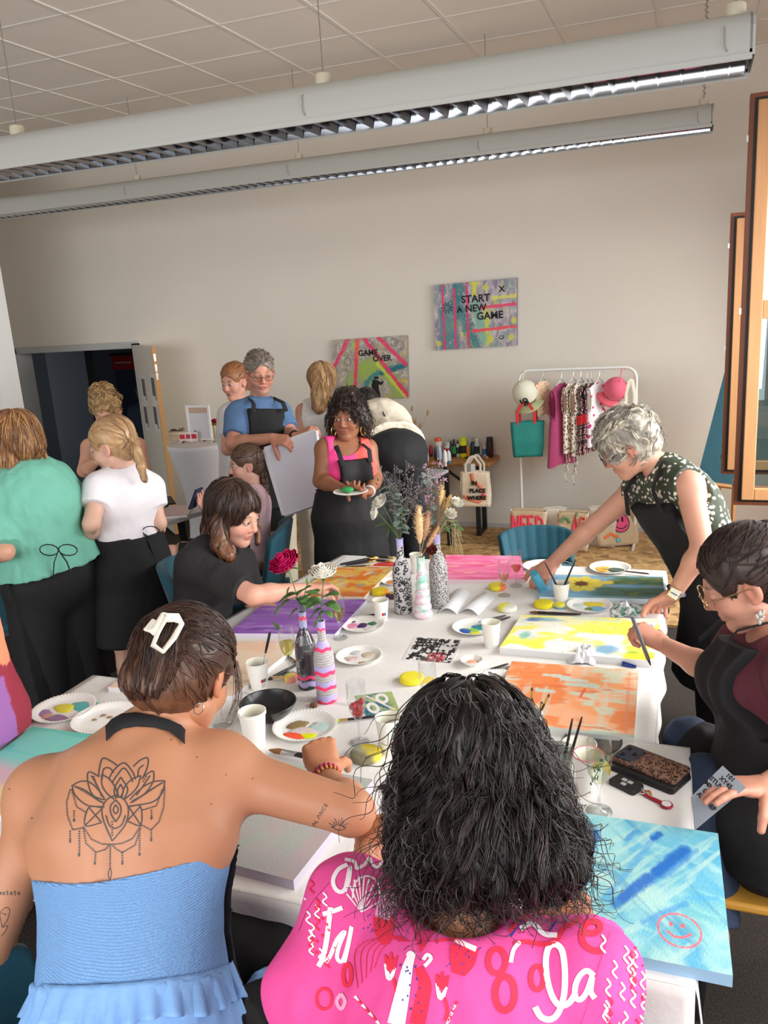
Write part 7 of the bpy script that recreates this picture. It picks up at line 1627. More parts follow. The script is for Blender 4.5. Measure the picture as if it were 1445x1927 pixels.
q4=[Zc(868,118),Zc(925,118),Zc(946,152),Zc(908,225),Zc(850,296),Zc(800,262),Zc(824,200),Zc(868,118)]
clip.tube(ring_px(q4,[1.862,1.865,1.868,1.842,1.815,1.808,1.825,1.862],.01),.0105,10,flat=.45,up=(.3,-.9,.4),caps=False)
co=clip.build('claw_clip',m_clip,p.r);co['label']='white claw clip'
clip=MB();q4=[Zc(745,178),Zc(796,118),Zc(842,140),Zc(792,192)]
clip.sheet(np.array([[D(*q4[0],1.86),D(*q4[1],1.88)],[D(*q4[3],1.85),D(*q4[2],1.87)]]),.008);clip.build('rear_jaw',m_clip,co,smooth=False,bevel=.003)
clip=MB();clip.cyl(D(*Zc(808,195),1.83),D(*Zc(862,108),1.875),.011,n=12);clip.build('hinge',m_clip,co)
mb=MB();c=D(374,1334,1.845);a=np.linspace(0,2*math.pi,20);mb.tube([c+V3(.0,.009*math.sin(t)*.6,0)+RC[0]*.010*math.cos(t)-RC[1]*.010*math.sin(t) for t in a],.0013,6,caps=False);mb.build('earring',mat('silver',(210,208,204),.2,1.0),p.r)
L_=np.linalg.norm(p.J['N']-p.J['P'])
m_smock=bpy.data.materials.new('smocked_blue');m_smock.use_nodes=True
def smock(m):
 nt=m.node_tree;b=nt.nodes['Principled BSDF'];L=nt.links.new;tc=nt.nodes.new('ShaderNodeTexCoord');b.inputs['Base Color'].default_value=(*lin((126,172,226)),1);b.inputs['Roughness'].default_value=.85
 w_=nt.nodes.new('ShaderNodeTexWave');w_.bands_direction='Z';w_.inputs['Scale'].default_value=60;w_.inputs['Distortion'].default_value=2.5;w_.inputs['Detail'].default_value=2;w_.inputs['Detail Scale'].default_value=6;L(tc.outputs['Object'],w_.inputs[0])
 n=nt.nodes.new('ShaderNodeTexNoise');n.inputs['Scale'].default_value=170;L(tc.outputs['Object'],n.inputs['Vector'])
 ad=nt.nodes.new('ShaderNodeMath');ad.operation='ADD';L(w_.outputs['Fac'],ad.inputs[0]);L(n.outputs['Fac'],ad.inputs[1]);bp=nt.nodes.new('ShaderNodeBump');bp.inputs['Strength'].default_value=.7;bp.inputs['Distance'].default_value=.006;L(ad.outputs[0],bp.inputs['Height']);L(bp.outputs[0],b.inputs['Normal'])
smock(m_smock);m_blue=mat('blue_cotton',(128,172,224),.85,bump=.25,bscale=60)
top_c= lambda a:L_*(.545+.02*np.cos(a*9)+.10*a)
p.cloth('bandeau_top',p.torso(.010,1.24),m_smock,.0055,lambda a,b,c:np.maximum(c-(L_*.535+.16*np.maximum(a,0)**1.0*.6+.25*a*a),L_*.20-c),wr=.0015,ws=20)
p.cloth('skirt',p.torso(.016,1.26)+p.leg('L',.03)+p.leg('R',.03),m_blue,.008,lambda a,b,c:c-L_*.23,wr=.008,ws=22)
def ruffle(name,c0,c1,w0,w1,d0,d1,m,waves,amp):
 n=220;rows=8;an=np.linspace(0,2*math.pi,n);G=[]
 for i in range(rows):
  t=i/(rows-1);w_,d_=w0+(w1-w0)*t,d0+(d1-d0)*t;wv=1+amp*t*np.sin(an*waves+1.5*np.sin(an*5));G.append(p.J['P']+np.outer(w_*np.cos(an)*wv,sd)+np.outer(d_*np.sin(an)*wv,fw)+np.outer(np.full(n,c0+(c1-c0)*t)+.006*np.sin(an*7+2)*t,up))
 mb=MB();mb.grid(np.array(G));o=mb.build(name,m,p.r,ang=180);s_=o.modifiers.new('solid','SOLIDIFY');s_.thickness=.002; return o
ruffle('ruffle',L_*.24,L_*.13,.205,.225,.168,.19,m_blue,30,.055)
p.cloth('apron',p.torso(.03,1.24)+[cone(p.J['HL'],p.J['KL'],.14,.13),cone(p.J['HR'],p.J['KR']+V3(.08,0,-.03),.15,.14),cone(p.J['KL'],p.J['KR']+V3(.1,0,-.02),.12,.13),cone(p.J['KR']+V3(.08,0,-.05),p.J['KR']+V3(.12,.04,-.3),.12,.14)],m_apron,.009,lambda a,b,c:np.maximum(.035-b-.04*(c<L_*.1),c-L_*.62),wr=.01,ws=9)
ys_=[(202,1384),(214,1370),(232,1360),(258,1356),(290,1358),(318,1366),(338,1380),(346,1390)];hb=[hitpt(bv,u,v,.004) for u,v in ys_];hb2=[hitpt(bv,u,v+13,.004) for u,v in ys_];hc_=[hitpt(bv,u,v-12,.006) for u,v in ys_]
G=[[a if a is not None else b,b,c if c is not None else b] for a,b,c in zip(hc_,hb,hb2) if b is not None]
mb=MB();mb.sheet(np.array(G),.003);mb.build('neck_strap',m_band,p.r,ang=180)
W_,E_=p.J['WR'],p.J['ER'];d=unit(E_-W_);A_,B_,_=basis(d)
for i,(o_,rr,cc) in enumerate(((.012,.0055,(166,40,96)),(.026,.005,(190,90,70)),(.036,.003,(206,150,80)))):
 mb=MB();c=W_+d*o_
 for k in range(20):a=k*2*math.pi/20;mb.ball(c+(A_*math.cos(a)+B_*math.sin(a))*.036+d*.006*math.sin(a),rr,8,6)
 mb.build('bracelet',cmat(cc,.35),p.r)
person_lotus=p
# woman in pink shirt with long dark curls, seen from behind
p=Person('woman seen from behind with long dark curly hair and a pink shirt with white lettering',(180,124,92),D(880,2050,1.25),1.14,.006,.0035)
p.joints(P=V3(-.37,.98,.60),N=D(868,1765,1.47),SL=D(668,1712,1.57),SR=D(1098,1850,1.40),EL=D(592,1860,1.5),WL=D(690,1610,1.80),ER=D(1135,2000,1.42),WR=D(1100,1750,1.6))
p.J['C']=p.J['P']*.3+p.J['N']*.7-V3(0,.02,0)
hf=fdir(p.J['N'],.05,-.78,-.62);p.head(D(888,1432,1.545),hf,hs=1.10)
p.hips(.1);p.J['C']=p.J['P']*.3+p.J['N']*.7-V3(0,.02,0)
for q,x in (('L',-.08),('R',.1)):p.J['K'+q]=p.J['H'+q]+V3(x,.44,.02);p.J['A'+q]=p.J['K'+q]*[1,1,0]+V3(0,.03,.1);p.J['T'+q]=p.J['A'+q]+V3(0,.16,-.05)
nk=p.tow((0,-.03,-.06))
p.build_body(p.torso(0,1.15)+p.arm('L')+p.arm('R')+[cone(p.J['N'],nk,.06,.056,.04)]+p.leg('L')+p.leg('R')+p.foot('L')+p.foot('R'));p.build_head()
p.hand('L',D(735,1545,1.88)-D(690,1610,1.80),V3(.1,.1,-1),(45,50,55,58),.4,.0,h=.003)
p.hand('R',D(1060,1700,1.66)-D(1100,1750,1.6)+V3(-.03,0,.0),V3(0,.25,-1),(26,28,30,34),.5,.02,h=.003)
p.finish()
Z6= lambda pts:[(540+a/2.064,1240+b/2.064) for a,b in pts]
def shirt_print(mb,bv):
 w= lambda pts,wd,mi,**k:decal(mb,bv,Z6(pts),np.asarray(wd,float)/2.064,mi,step=5,lift=.0014,**k)
 w([(962,1352),(985,1390),(1020,1400),(1052,1375),(1075,1310),(1080,1220),(1070,1140),(1048,1112),(1020,1118),(1006,1165),(1010,1240),(1030,1310),(1060,1345),(1095,1335),(1120,1300)],24,1)
 w([(1192,1232),(1165,1212),(1138,1230),(1120,1270),(1120,1312),(1140,1322),(1165,1290),(1185,1235),(1180,1290),(1196,1318)],22,1)
 w([(122,1195),(140,1160),(155,1090),(165,1010),(170,965)],20,1);w([(140,992),(180,980),(216,966)],18,1);w([(150,1180),(170,1150),(195,1090),(225,1060),(205,1110),(195,1160),(215,1175),(235,1120),(252,1040),(240,1110),(225,1180)],16,1)
 w([(235,800),(200,820),(180,860),(190,895),(215,905),(238,870),(245,810),(235,860),(225,905)],16,1);w([(225,780),(262,790),(270,815),(300,800),(318,775),(330,800),(352,812),(372,790),(395,812),(430,800)],13,1)
 w([(985,915),(970,935),(985,960),(1010,965),(1030,945)],22,1)
 w([(1152,1062),(1190,1068),(1215,1050),(1205,1025),(1170,1025),(1148,1055),(1148,1100),(1180,1130),(1222,1138)],24,2)
 for c,r_,wd in (((815,1175),(34,48),22),((846,1300),(38,66),26),((236,1228),(16,42),16),((972,1240),(26,46),20),((145,1320),(30,40),12)):w([(c[0]+r_[0]*math.cos(t),c[1]+r_[1]*math.sin(t)) for t in np.linspace(0,2*math.pi,13)],wd,2)
 w([(212,1300),(195,1330),(212,1360),(228,1330),(212,1300)],14,4)
 w([(490,1140),(470,1200),(450,1300),(425,1420)],[26,46,60,70],1);w([(512,1200),(535,1260),(525,1330),(505,1420)],[30,50,58,60],2)
 w([(478,1165),(470,1150),(480,1140),(495,1150)],12,1);w([(530,1170),(545,1150),(560,1165),(535,1195)],14,1)
 for k in range(16):a,b=RNG.uniform(430,540),RNG.uniform(1190,1400);w([(a-3,b),(a+3,b)],8,3)
 for cx_,cy_ in ((405,1180),(603,1255)):
  w([(cx_-22,cy_-30),(cx_-10,cy_+10),(cx_,cy_+25)],[8,20,30],2);w([(cx_,cy_-40),(cx_,cy_+20)],[8,34],2);w([(cx_+24,cy_-25),(cx_+10,cy_+10),(cx_,cy_+25)],[8,20,30],2)
  w([(cx_-24,cy_+5),(cx_-5,cy_+60),(cx_+18,cy_+20)],[6,24,8],1);w([(cx_+8,cy_+60),(cx_+20,cy_+110),(cx_+10,cy_+150)],12,2)
 w([(405,905),(385,960),(370,1010)],[60,70,60],4);w([(375,1000),(378,1060),(385,1110)],[80,80,30],2)
 w([(770,1010),(720,1060),(690,1120)],[60,80,90],1);w([(690,1120),(680,1180),(665,1225)],[110,100,50],2)
 w([(700,960),(680,1000),(690,1040),(720,1010),(720,965)],16,1)
 for k in range(40):
  a,b=(RNG.normal(350,30),RNG.normal(1030,40)) if k%2 else (RNG.normal(685,40),RNG.normal(1190,40));w([(a-2,b),(a+2,b)],6,3)
 for i in range(9):
  t=-2.6+i*.29;w([(290,985),(290+75*math.cos(t)*(.9),985+140*math.sin(t))],[2,7],1)
 w([(255,930),(265,870),(310,845),(350,870),(362,930)],7,1)
 w([(868,1062),(900,1020),(950,990),(1010,985),(1045,1010)],22,2);w([(905,1050),(950,1030),(1000,1070),(1050,1075)],20,1);w([(880,1105),(930,1100),(1000,1110),(1050,1090),(1075,1050),(1140,1012)],18,2);w([(868,1180),(880,1130),(905,1100)],16,1);w([(868,1080),(915,1012)],8,3);w([(1020,1060),(1045,1020)],8,3)
 for i in range(7):w([(520,1140),(500+i*10,1080),(470+i*20,1000)],3,2)
 for i in range(5):w([(480-i*10,1100),(430-i*12,1080),(370-i*25,1130),(340-i*16,1200+i*20)],3,2);w([(560+i*10,1100),(620+i*12,1090),(650+i*14,1150)],3,2)
 for i in range(7):a,b=265+i*14,1310+i*16;w([(a,b),(a+16,b+18)],[12,4],2 if i%2 else 1)
 for i in range(6):a,b=660-i*6,1330+i*14;w([(a,b),(a-14,b+26)],[12,4],1 if i%2 else 2)
 for i in range(13):
  a,b=60+RNG.uniform(0,95),860+i*24;w([(a,b),(a+14,b+18),(a-2,b+34),(a+16,b+52)],7,1 if i%3 else 2)
 for i in range(26):
  a,b=1215+RNG.uniform(0,170),1060+i*14;w([(a,b),(a+14,b+24),(a-4,b+44),(a+14,b+70)],8,1 if i%3 else 2)
 for i in range(9):a,b=110+RNG.uniform(0,70),960+i*22;w([(a,b),(a+8,b+10)],9,2)
 w([(1255,1060),(1215,1180),(1170,1330),(1140,1420)],2,5);w([(165,870),(90,960),(45,1060)],2,5)
m_pink=mat('shirt_pink',(224,74,146),.8,bump=.12,bscale=70);pm=[m_pink,mat('print_white',(240,226,230),.8),mat('print_red',(222,42,72),.8),mat('print_blue',(50,50,160),.8),mat('print_light_pink',(242,160,196),.8),mat('seam_dark',(170,40,100),.8)]
Lp=np.linalg.norm(p.J['N']-p.J['P'])
p.cloth('shirt',p.torso(.026,1.24,1.0)+[ell(p.J['SL'],.082,k=.04),ell(p.J['SR'],.084,k=.04)]+p.arm('L',.036,1.6)+p.arm('R',.036,1.95)+[ell(p.J['N']+V3(0,.01,.09),(.085,.085,.08),k=.02,op='s')],pm,.0055,lambda a,b,c:-.1-c,wr=.013,ws=8,decals=shirt_print)
p.cloth('trousers',p.leg('L',.02,1.9)+p.leg('R',.02,1.9),mat('pants_black',(24,23,25),.8))
sd,fw,up=p.frame();mb=MB();a=np.linspace(0,2*math.pi,40);G=[]
for t,(w_,d_) in zip(np.linspace(0,1,5),((.115,.10),(.098,.09),(.09,.082),(.092,.082),(.108,.10))):G.append(p.J['N']+np.outer(w_*np.cos(a),sd)+np.outer(d_*np.sin(a)+.01,fw)+np.outer(np.full(40,-.035+.055*t-.02*(t>.9)),up))
mb.grid(np.array(G));o=mb.build('collar',m_pink,p.r,ang=180);s_=o.modifiers.new('s','SOLIDIFY');s_.thickness=.004
w2h= lambda u,v,d_:p.toh(D(u,v,d_));sh=1/p.hs;dn_=p.HR.T@V3(0,0,-1);cr=p.toh(D(885,1330,1.52))
vol=[ell((0,-.02,.035),(.092,.11,.095),k=.03),ell(w2h(882,1410,1.50),np.array([.105,.095,.105])*sh,k=.04),ell(w2h(832,1500,1.49),np.array([.07,.075,.11])*sh,k=.04),ell(w2h(960,1500,1.47),np.array([.078,.075,.11])*sh,k=.04),ell(w2h(1020,1590,1.42),np.array([.06,.065,.07])*sh,k=.04),ell(w2h(805,1600,1.45),np.array([.05,.06,.07])*sh,k=.04),ell(w2h(905,1590,1.41),np.array([.10,.05,.07])*sh,k=.04),ell((0,.12,-.05),(.075,.08,.10),k=.012,op='s')]
dc=(34,27,25)
p.hair(vol,dc,h=.006,strands=860,clump=8,crad=.008,jit_=.06,topw=1.6,flow= lambda q,n:unit(dn_+.8*unit(q-cr)*np.array([1,1,.3])),slen=.27,steps=28,rad=.0011,vary=.4,wave=.013,wfreq=58,lift=.003,disp=.008,dscale=(26,26,16),hl=(74,60,56),hla=.14,flick=.010,rough=.38,shrink=.55)
k=800;m=24;S_=np.zeros((k,m,3));t=np.linspace(0,1,m);cols=np.tile(lin(dc),(k,1))*np.exp(RNG.normal(0,.45,k))[:,None]
out=[(770,1300),(740,1420),(738,1520),(735,1590),(770,1660),(840,1690),(900,1695),(960,1680),(1040,1640),(1085,1590),(1060,1480),(1020,1390),(980,1320),(930,1290),(850,1285)]
for i in range(k):
 if i<600:u=RNG.uniform(755,1085);v=RNG.uniform(1560,1690)-((u-900)/160)**2*50
 else:j=RNG.integers(len(out));a_=out[j];b_=out[(j+1)%len(out)];f_=RNG.random();u,v=a_[0]*(1-f_)+b_[0]*f_,a_[1]*(1-f_)+b_[1]*f_;u=u*.94+885*.06;v=v*.96+1480*.04
 o_=D(u,v,RNG.uniform(1.34,1.44));ln=RNG.uniform(.05,.16);dr=unit(RC[0]*RNG.normal((u-890)/260,.35)+V3(0,0,-1)*(1 if v>1400 else .35)+RC[1]*.2);am=RNG.uniform(.006,.016);fq=RNG.uniform(7,13);ph=RNG.uniform(0,6.28);s1=unit(np.cross(dr,RC[2]));s2=np.cross(dr,s1)
 S_[i]=o_+np.outer(t*ln,dr)+np.outer(am*(np.sin(ph+fq*t)-math.sin(ph))*(.3+t),s1)+np.outer(am*.7*(np.cos(ph+fq*t)-math.cos(ph))*(.3+t),s2)
mb=MB();tubes(mb,S_,.0013*(1-.6*t),cols);mb.build('loose_curls',mat('hair_36',vcol=True,rough=.36,spec=.45),p.r,ang=180,vcol=True)
def chair(label,seat,back_dir,m,w_=.46,sh_=.46,bh=.42,ribs=False,piping=True,group='teal velvet chairs'):
 """seat: centre of the seat on the floor plane; back_dir: direction from seat to backrest"""
 seat=np.asarray(seat,float)*[1,1,0];f=-unit(np.asarray(back_dir,float)*[1,1,0]);s_=np.array([f[1],-f[0],0]);c=thing('velvet_chair',label,'chair',seat,0,group)
 X= lambda a,b,z:seat+s_*a+f*b+V3(0,0,z)
 mb=MB();G=[]
 for t in np.linspace(-1,1,13):
  G.append([X(w_/2*t*(1-.06*(q>.7)),w_/2*q,sh_+.035*(1-abs(t)**4)*(1-abs(q)**4)) for q in np.linspace(-1,1,13)])
 mb.sheet(np.array(G),.075);mb.build('seat',m,c,ang=180)
 mb=MB();G=[];R_=w_*.58
 for a in np.linspace(-1.15,1.15,33):
  row=[]
  for t in np.linspace(0,1,10):
   z=sh_+.02+bh*t*(1-.16*(abs(a)/1.15)**3);rr=1+.10*t;rb=.006*abs(math.sin(a*11)) if ribs else 0
   row.append(X(R_*math.sin(a)*rr*.92,-w_*.5+R_*.55-R_*.55*math.cos(a)*rr-.08*t+rb,z))
  G.append(row)
 mb.sheet(np.array(G),.045);mb.build('backrest',m,c,ang=180)
 for a in (-1,1):
  for b in (-1,1):
   mb=MB();mb.cyl(X(a*w_*.36,b*w_*.36,sh_-.04),X(a*w_*.44,b*w_*.46,0),.016,.010,10);mb.build('leg',m_steel,c)
 return c
m_teal=mat('teal_velvet',(20,76,92),.75,sheen=.15,bump=.06,bscale=200,vary=.1,vscale=10)
chair('teal velvet chair under the tattooed woman at the bottom left corner',D(150,2080,1.66),V3(-1,-.25,0),m_teal,.5,.5,.36)
# the other people
def who(label,skin,s,dep,P,N,SL,SR,EL,ER,WL,WR,head,f,hs=1.1,h=.009,hh=.0045,legs='stand',w_=1.,bust=0,**k):
 """joints as (column, row, distance); f = facing (image right, towards photographer, up)"""
 j= lambda t:D(t[0],t[1],t[2] if len(t)>2 else dep)
 p=Person(label,skin,j(P),s,h,hh);p.joints(P=j(P),N=j(N),SL=j(SL),SR=j(SR),EL=j(EL),ER=j(ER),WL=j(WL),WR=j(WR));hc=j(head);p.head(hc,fdir(hc,*f),hs=hs);p.w_=w_;p.bust=bust
 p.Ln=np.linalg.norm(p.J['N']-p.J['P']);p.sd,p.fw,p.up=p.frame()
 if legs=='stand':p.stand()
 else:
  p.hips();
  for q in 'LR':p.J['K'+q],p.J['A'+q]=j(legs['K'+q]),j(legs['A'+q]);p.J['A'+q][2]=max(p.J['A'+q][2],.09);p.J['T'+q]=p.J['A'+q]+unit((p.J['K'+q]-p.J['H'+q])*[1,1,0])*.15*s+V3(0,0,-.05)
 p.build_body(p.torso(0,w_,bust=bust)+p.arm('L')+p.arm('R')+[cone(p.J['N'],p.tow((0,-.025,-.06)),.052*s,.05*hs,.03)]+p.leg('L')+p.leg('R')+p.foot('L')+p.foot('R'))
 p.build_head(**k); return p
def relaxed(p,q,curl=(25,28,32,36)):
 d=unit(p.J['W'+q]-p.J['E'+q]);p.hand(q,d,unit((p.J['P']-p.J['S'+q])*[1,1,0]),curl,.5)
def shirt(p,name,m,off=.014,sl=.6,hem=.12,neck=(.075,.075,.06),extra=(),cfn=None,wr=.005,nd=(0,.02,-.115),loose=0.,clip=None):
 nk=p.tow(np.array(nd)/1.0);L=p.torso(off,p.w_*(1+loose),1+loose,p.bust)
 if sl:L+=p.arm('L',off+.004,sl)+p.arm('R',off+.004,sl)
 L+=list(extra)+[ell(nk,neck,p.HR,k=.012,op='s')]
 if not sl:L+=[ell(p.J['S'+q]+p.sd*x*.045*p.s,(.055*p.s,.09*p.s,.10*p.s),np.stack([p.sd,p.fw,p.up],1),k=.01,op='s') for q,x in (('L',-1),('R',1))]
 return p.cloth(name,L,m,None,clip or (lambda a,b,c:hem*p.Ln-c),wr=wr,cfn=cfn)
def trousers(p,m,off=.018,end=1.88,wide=0.,top=.2):
 L=p.torso(off*.7,p.w_)+[cone(p.J['H'+q],p.J['K'+q],.10*p.s+wide*.3,.072*p.s+wide*.7,.03) for q in 'LR']+[cone(p.J['K'+q],p.J['K'+q]*.08+p.J['A'+q]*.92,.072*p.s+wide*.7,.064*p.s+wide,.02,capB=True) for q in 'LR']
 p.cloth('trousers',L,m,None,lambda a,b,c:c-top*p.Ln,wr=.006,ws=9)
 for q in 'LR':
  mb=MB();a,t=p.J['A'+q],p.J['T'+q];d=t-a;V,F=solid([cone(a+V3(0,0,-.03),t+d*.05,.045,.04,.02,(V3(0,0,1),.85)),cone(a,a+V3(0,0,-.04),.042,.045,.02)],.008);addVF(mb,V,F);mb.build('shoe',mat('shoe_dark',(60,52,50),.6),p.r,ang=60)
def apron(p,top=.80,half=.105,hem=.55,full=False,hw=.2,ties=None,bib=True,dz=0.,m=None):
 """bib apron: front panel, waist skirt down to height hem, neck strap"""
 W_=p.spine()[1];L=p.Ln;s=p.s;H_=V3(p.J['P'][0],p.J['P'][1],hem)+p.fw*dz
 pr=p.torso(.046 if bib else .03,p.w_*1.06,1.06,p.bust)+[cone(W_,p.J['P'],.148*s*p.w_+.02,.182*s*p.w_+.02,.03,(p.fw,.78)),cone(p.J['P'],H_,.182*s*p.w_+.02,hw*s,.03,(p.fw,.75),capB=True)]
 def clip(a,b,c):
  w_=np.where(c>.45*L,half*s+.35*np.maximum(0,.62*L-c),9.);side=np.abs(a)-w_;fr=np.where(c>.36*L,.01-b,(-.9 if full else -.05)-b+0*a); return np.maximum(np.maximum(c-(top if bib else .37)*L,side),fr)
 p.cloth('apron',pr,m or m_apron,None,clip,wr=.006,ws=8)
 if bib:
  c0=p.J['P']+p.up*top*L;fz=.135*s*p.w_+.045+(.015*p.bust if p.bust else 0)
  for x in (-1,1):strap(p,[c0+p.sd*x*half*s*.9+p.fw*fz*.92-p.up*.02,c0*.45+p.J['N']*.55+p.sd*x*.085*s+p.fw*(.12*s+.02)+p.up*.02,p.J['N']+p.sd*x*.068*s+p.fw*.035*s+p.up*.035,p.J['N']-p.fw*.055*s+p.sd*x*.02+p.up*.02],.013*s,.2,up=p.fw)
 if ties is not None:
  b=ties;r=np.array(RC[0]);o=[]
  mb=MB();t=np.linspace(0,2*math.pi,12)
  for x in (-1,1):mb.tube([b+r*x*(.05-.05*math.cos(q))*.9+V3(0,0,.028*math.sin(q))+unit(CAM-b)*.012 for q in t],.005,6,flat=.5);mb.tube([b+unit(CAM-b)*.01,b+r*x*.03+V3(0,0,-.06)+unit(CAM-b)*.015,b+r*x*.05+V3(0,0,-.15)],.006,6,flat=.4)
  mb.build('bow',m_band,p.r)
def locks(p,pts,r0,r1,k=.015): return [cone(p.toh(D(*a)),p.toh(D(*b)),ra/p.hs,rb/p.hs,k) for (a,b),ra,rb in zip(zip(pts[:-1],pts[1:]),np.linspace(r0,r1,len(pts))[:-1],np.linspace(r0,r1,len(pts))[1:])]
def hold(name,label,cat,loc,parts):
 r=thing(name,label,cat,loc)
 for nm,mb,m in parts:mb.build(nm,m,r,ang=60)
 return r
wdn= lambda p:p.HR.T@V3(0,0,-1)
BR,BL,DK,GY=(62,44,36),(176,140,98),(34,27,25),(146,138,128)
m_btee=mat('tee_black',(34,33,35),.85,bump=.1,bscale=60);m_jean=mat('jeans',(46,58,82),.85,bump=.2,bscale=200,vary=.1,vscale=30);m_bpant=mat('pants_black',(24,23,25),.8)
# woman with glasses at the right edge
p=who('woman with glasses and bun drawing with a grey pen at the right edge',(191,139,117),1.14,2.55,(1455,1520),(1470,1185),(1500,1275,2.3),(1400,1212,2.78),(1530,1440,2.3),(1338,1262,2.82),(1440,1478,2.25),(1250,1214,3.02),(1402,1090,2.5),(-.92,.12,-.5),1.22,.007,.0035,dict(KL=(1325,1475,2.6),AL=(1340,1750,2.5),KR=(1300,1400,2.85),AR=(1310,1640,2.85)),bust=1.1,w_=1.08,closed=True)
p.hand('R',D(1222,1196,3.06)-p.J['WR'],V3(-.2,.25,-1),(40,55,62,66),.55,0,size=1.1,thc=30);p.hand('L',D(1350,1478,2.2)-p.J['WL'],V3(0,-.1,-1)*1.,(12,14,16,20),.6,.03,size=1.05);p.finish()
m_mar=mat('ribbed_maroon',(92,42,52),.85,bump=.5,bscale=60,stretch=(1,1,.05))
shirt(p,'top',m_mar,.016,.55,-.1);apron(p,.92,.12,.5,hw=.23)
p.cloth('jeans',p.leg('L',.02,1.95)+p.leg('R',.02,1.95),m_jean,wr=.006)
p.cloth('apron_lap',[cone(p.J['H'+q],p.J['K'+q]*.85+p.J['H'+q]*.15,.125,.105,.03) for q in 'R']+[cone(p.J['HR'],p.J['HL'],.12,.12),cone(p.J['HL'],p.J['KL']*.5+p.J['HL']*.5,.118,.11)],m_apron,wr=.006)
Bn=p.toh(D(1442,1010,2.55));p.hair(p.cap_prims(.016)+[ell(Bn,.036,k=.015),cone(Bn,Bn*.6+np.array([0,-.03,.06])*.4,.03,.04,.02)],(48,34,30),strands=420,clump=7,crad=.004,flow=toward(Bn),slen=.12,rad=.001,hl=(84,60,48),hla=.2,disp=.0015)
mb=MB();c=p.tow(Bn*.8+np.array([0,-.04,.05])*.2);ax=unit(p.tow(Bn)-p.hc);A_,B_,_=basis(ax);mb.tube([c+(A_*math.cos(t)+B_*math.sin(t))*(.05+.006*math.sin(9*t))+ax*.008*math.sin(7*t) for t in np.linspace(0,2*math.pi,60)],.015,8,caps=False);mb.build('scrunchie',mat('scrunchie',(84,66,60),.9),p.r)
glasses(p,mat('gold_frame',(206,170,120),.25,.9),glass_mat('lens_clear',(240,236,232),0,.12))
mb=MB();e=p.tow((-.082,-.004,-.052));
for k in range(18):mb.ball(e+V3(0,0,-.008-.035*(k/18))+RNG.normal(0,.007,3),.005,6,4)
mb.build('earring',cmat((176,172,166),.3),p.r)
tp_=D(1224,1252,3.02);tq=D(1190,1162,3.0);tp_[2]=max(tp_[2],TZ+.03);mb=MB();mb.tube([tp_+(tq-tp_)*.12,tq],.0072,10);m2=MB();m2.tube([tp_,tp_+(tq-tp_)*.13],[.002,.006],8);hold('pen','grey felt pen held by the woman with glasses','pen',tp_,[('barrel',mb,cmat((110,110,114))),('tip',m2,cmat((30,30,32)))])
Q=[D(u,v,d) for u,v,d in ((1360,1441,2.22),(1404,1482,2.16),(1308,1562,2.2),(1300,1500,2.24))];X=unit(Q[1]-Q[2]);Y=unit(Q[0]-Q[1]);mb=MB();mb.sheet(np.array([[Q[3],Q[2]],[Q[0],Q[1]]]),.0015);m2=MB();N_=unit(np.cross(Q[2]-Q[3],Q[0]-Q[3]));N_=N_ if N_@(CAM-Q[0])>0 else -N_;X=unit(Q[3]-Q[0]);Y=np.cross(N_,X)
for i,t in enumerate(('101','XY45','STUVWX','MNOPQR','GHIJKL','ABCDEF')):put_text(m2,t,.017,Q[0]*(.88-.15*i)+Q[3]*(.12+.15*i)+(Q[1]-Q[0])*.5*(.9)+N_*.001,unit(Q[0]-Q[1])*-1,unit(Q[0]-Q[3]),0,bold=.0006)
hold('letter_stencil','grey letter stencil held in the hand at the right edge','stencil',Q[2],[('sheet',mb,cmat((150,156,164),.4)),('cut_letters',m2,cmat((24,24,26)))])
c_=p.J['P'];ch=thing('wooden_chair','yellow wooden chair with black legs at the right edge','chair',c_*[1,1,0]);mb=MB();mb.box((c_[0]+.02,c_[1],c_[2]-.2),(.44,.46,.03));mb.build('seat',mat('ply_yellow',(206,150,60),.5),ch,bevel=.01)
for a in (-1,1):
 for b in (-1,1):mb=MB();mb.cyl((c_[0]+.02+a*.19,c_[1]+b*.2,c_[2]-.215),(c_[0]+.02+a*.22,c_[1]+b*.23,0),.014);mb.build('leg',m_steel,ch)
 # grey haired woman bending over the table
p=who('woman with short grey hair bending over the table in a floral top',(199,146,124),1.16,3.8,(1378,1125,3.85),(1243,878,3.75),(1296,915,3.58),(1196,922,3.93),(1322,1030,3.5),(1122,985,4.05),(1268,1118,3.62),(1038,1060,4.2),(1180,838,3.74),(-.88,.1,-.55),1.14,.007,.0035,w_=1.05,closed=True)
p.hand('L',D(1226,1142,3.78)-p.J['WL'],V3(-.3,.1,-1),(22,26,30,34),.7,.03,size=1.1);p.hand('R',D(1012,1092,4.12)-p.J['WR'],V3(-.3,-.2,-1),(42,46,50,54),.5,0,size=1.1);p.finish()
m_flor=spotted('floral_leaves',(52,60,46),(204,194,180),42,.36)
shirt(p,'top',m_flor,.018,0,-.05,(.05,.05,.05),nd=(0,-.03,-.13));trousers(p,m_bpant,top=.15)
apron(p,.84,.115,.35,True,.25);
p.hair(p.cap_prims(.026,fr=(.072,.07,.098)),GY,strands=330,clump=6,crad=.006,flow= lambda q,n:unit(wdn(p)*.4+np.array([math.sin(q[2]*90),.5+math.sin(q[0]*80),-.3])),slen=.06,steps=9,rad=.0013,wave=.004,wfreq=90,vary=.35,hl=(226,216,194),hla=.35,lift=.005,disp=.007,dscale=(45,45,45),flick=.008)
glasses(p,mat('frame_dark',(50,52,60),.4),glass_mat('lens_clear',(240,236,232),0,.12))
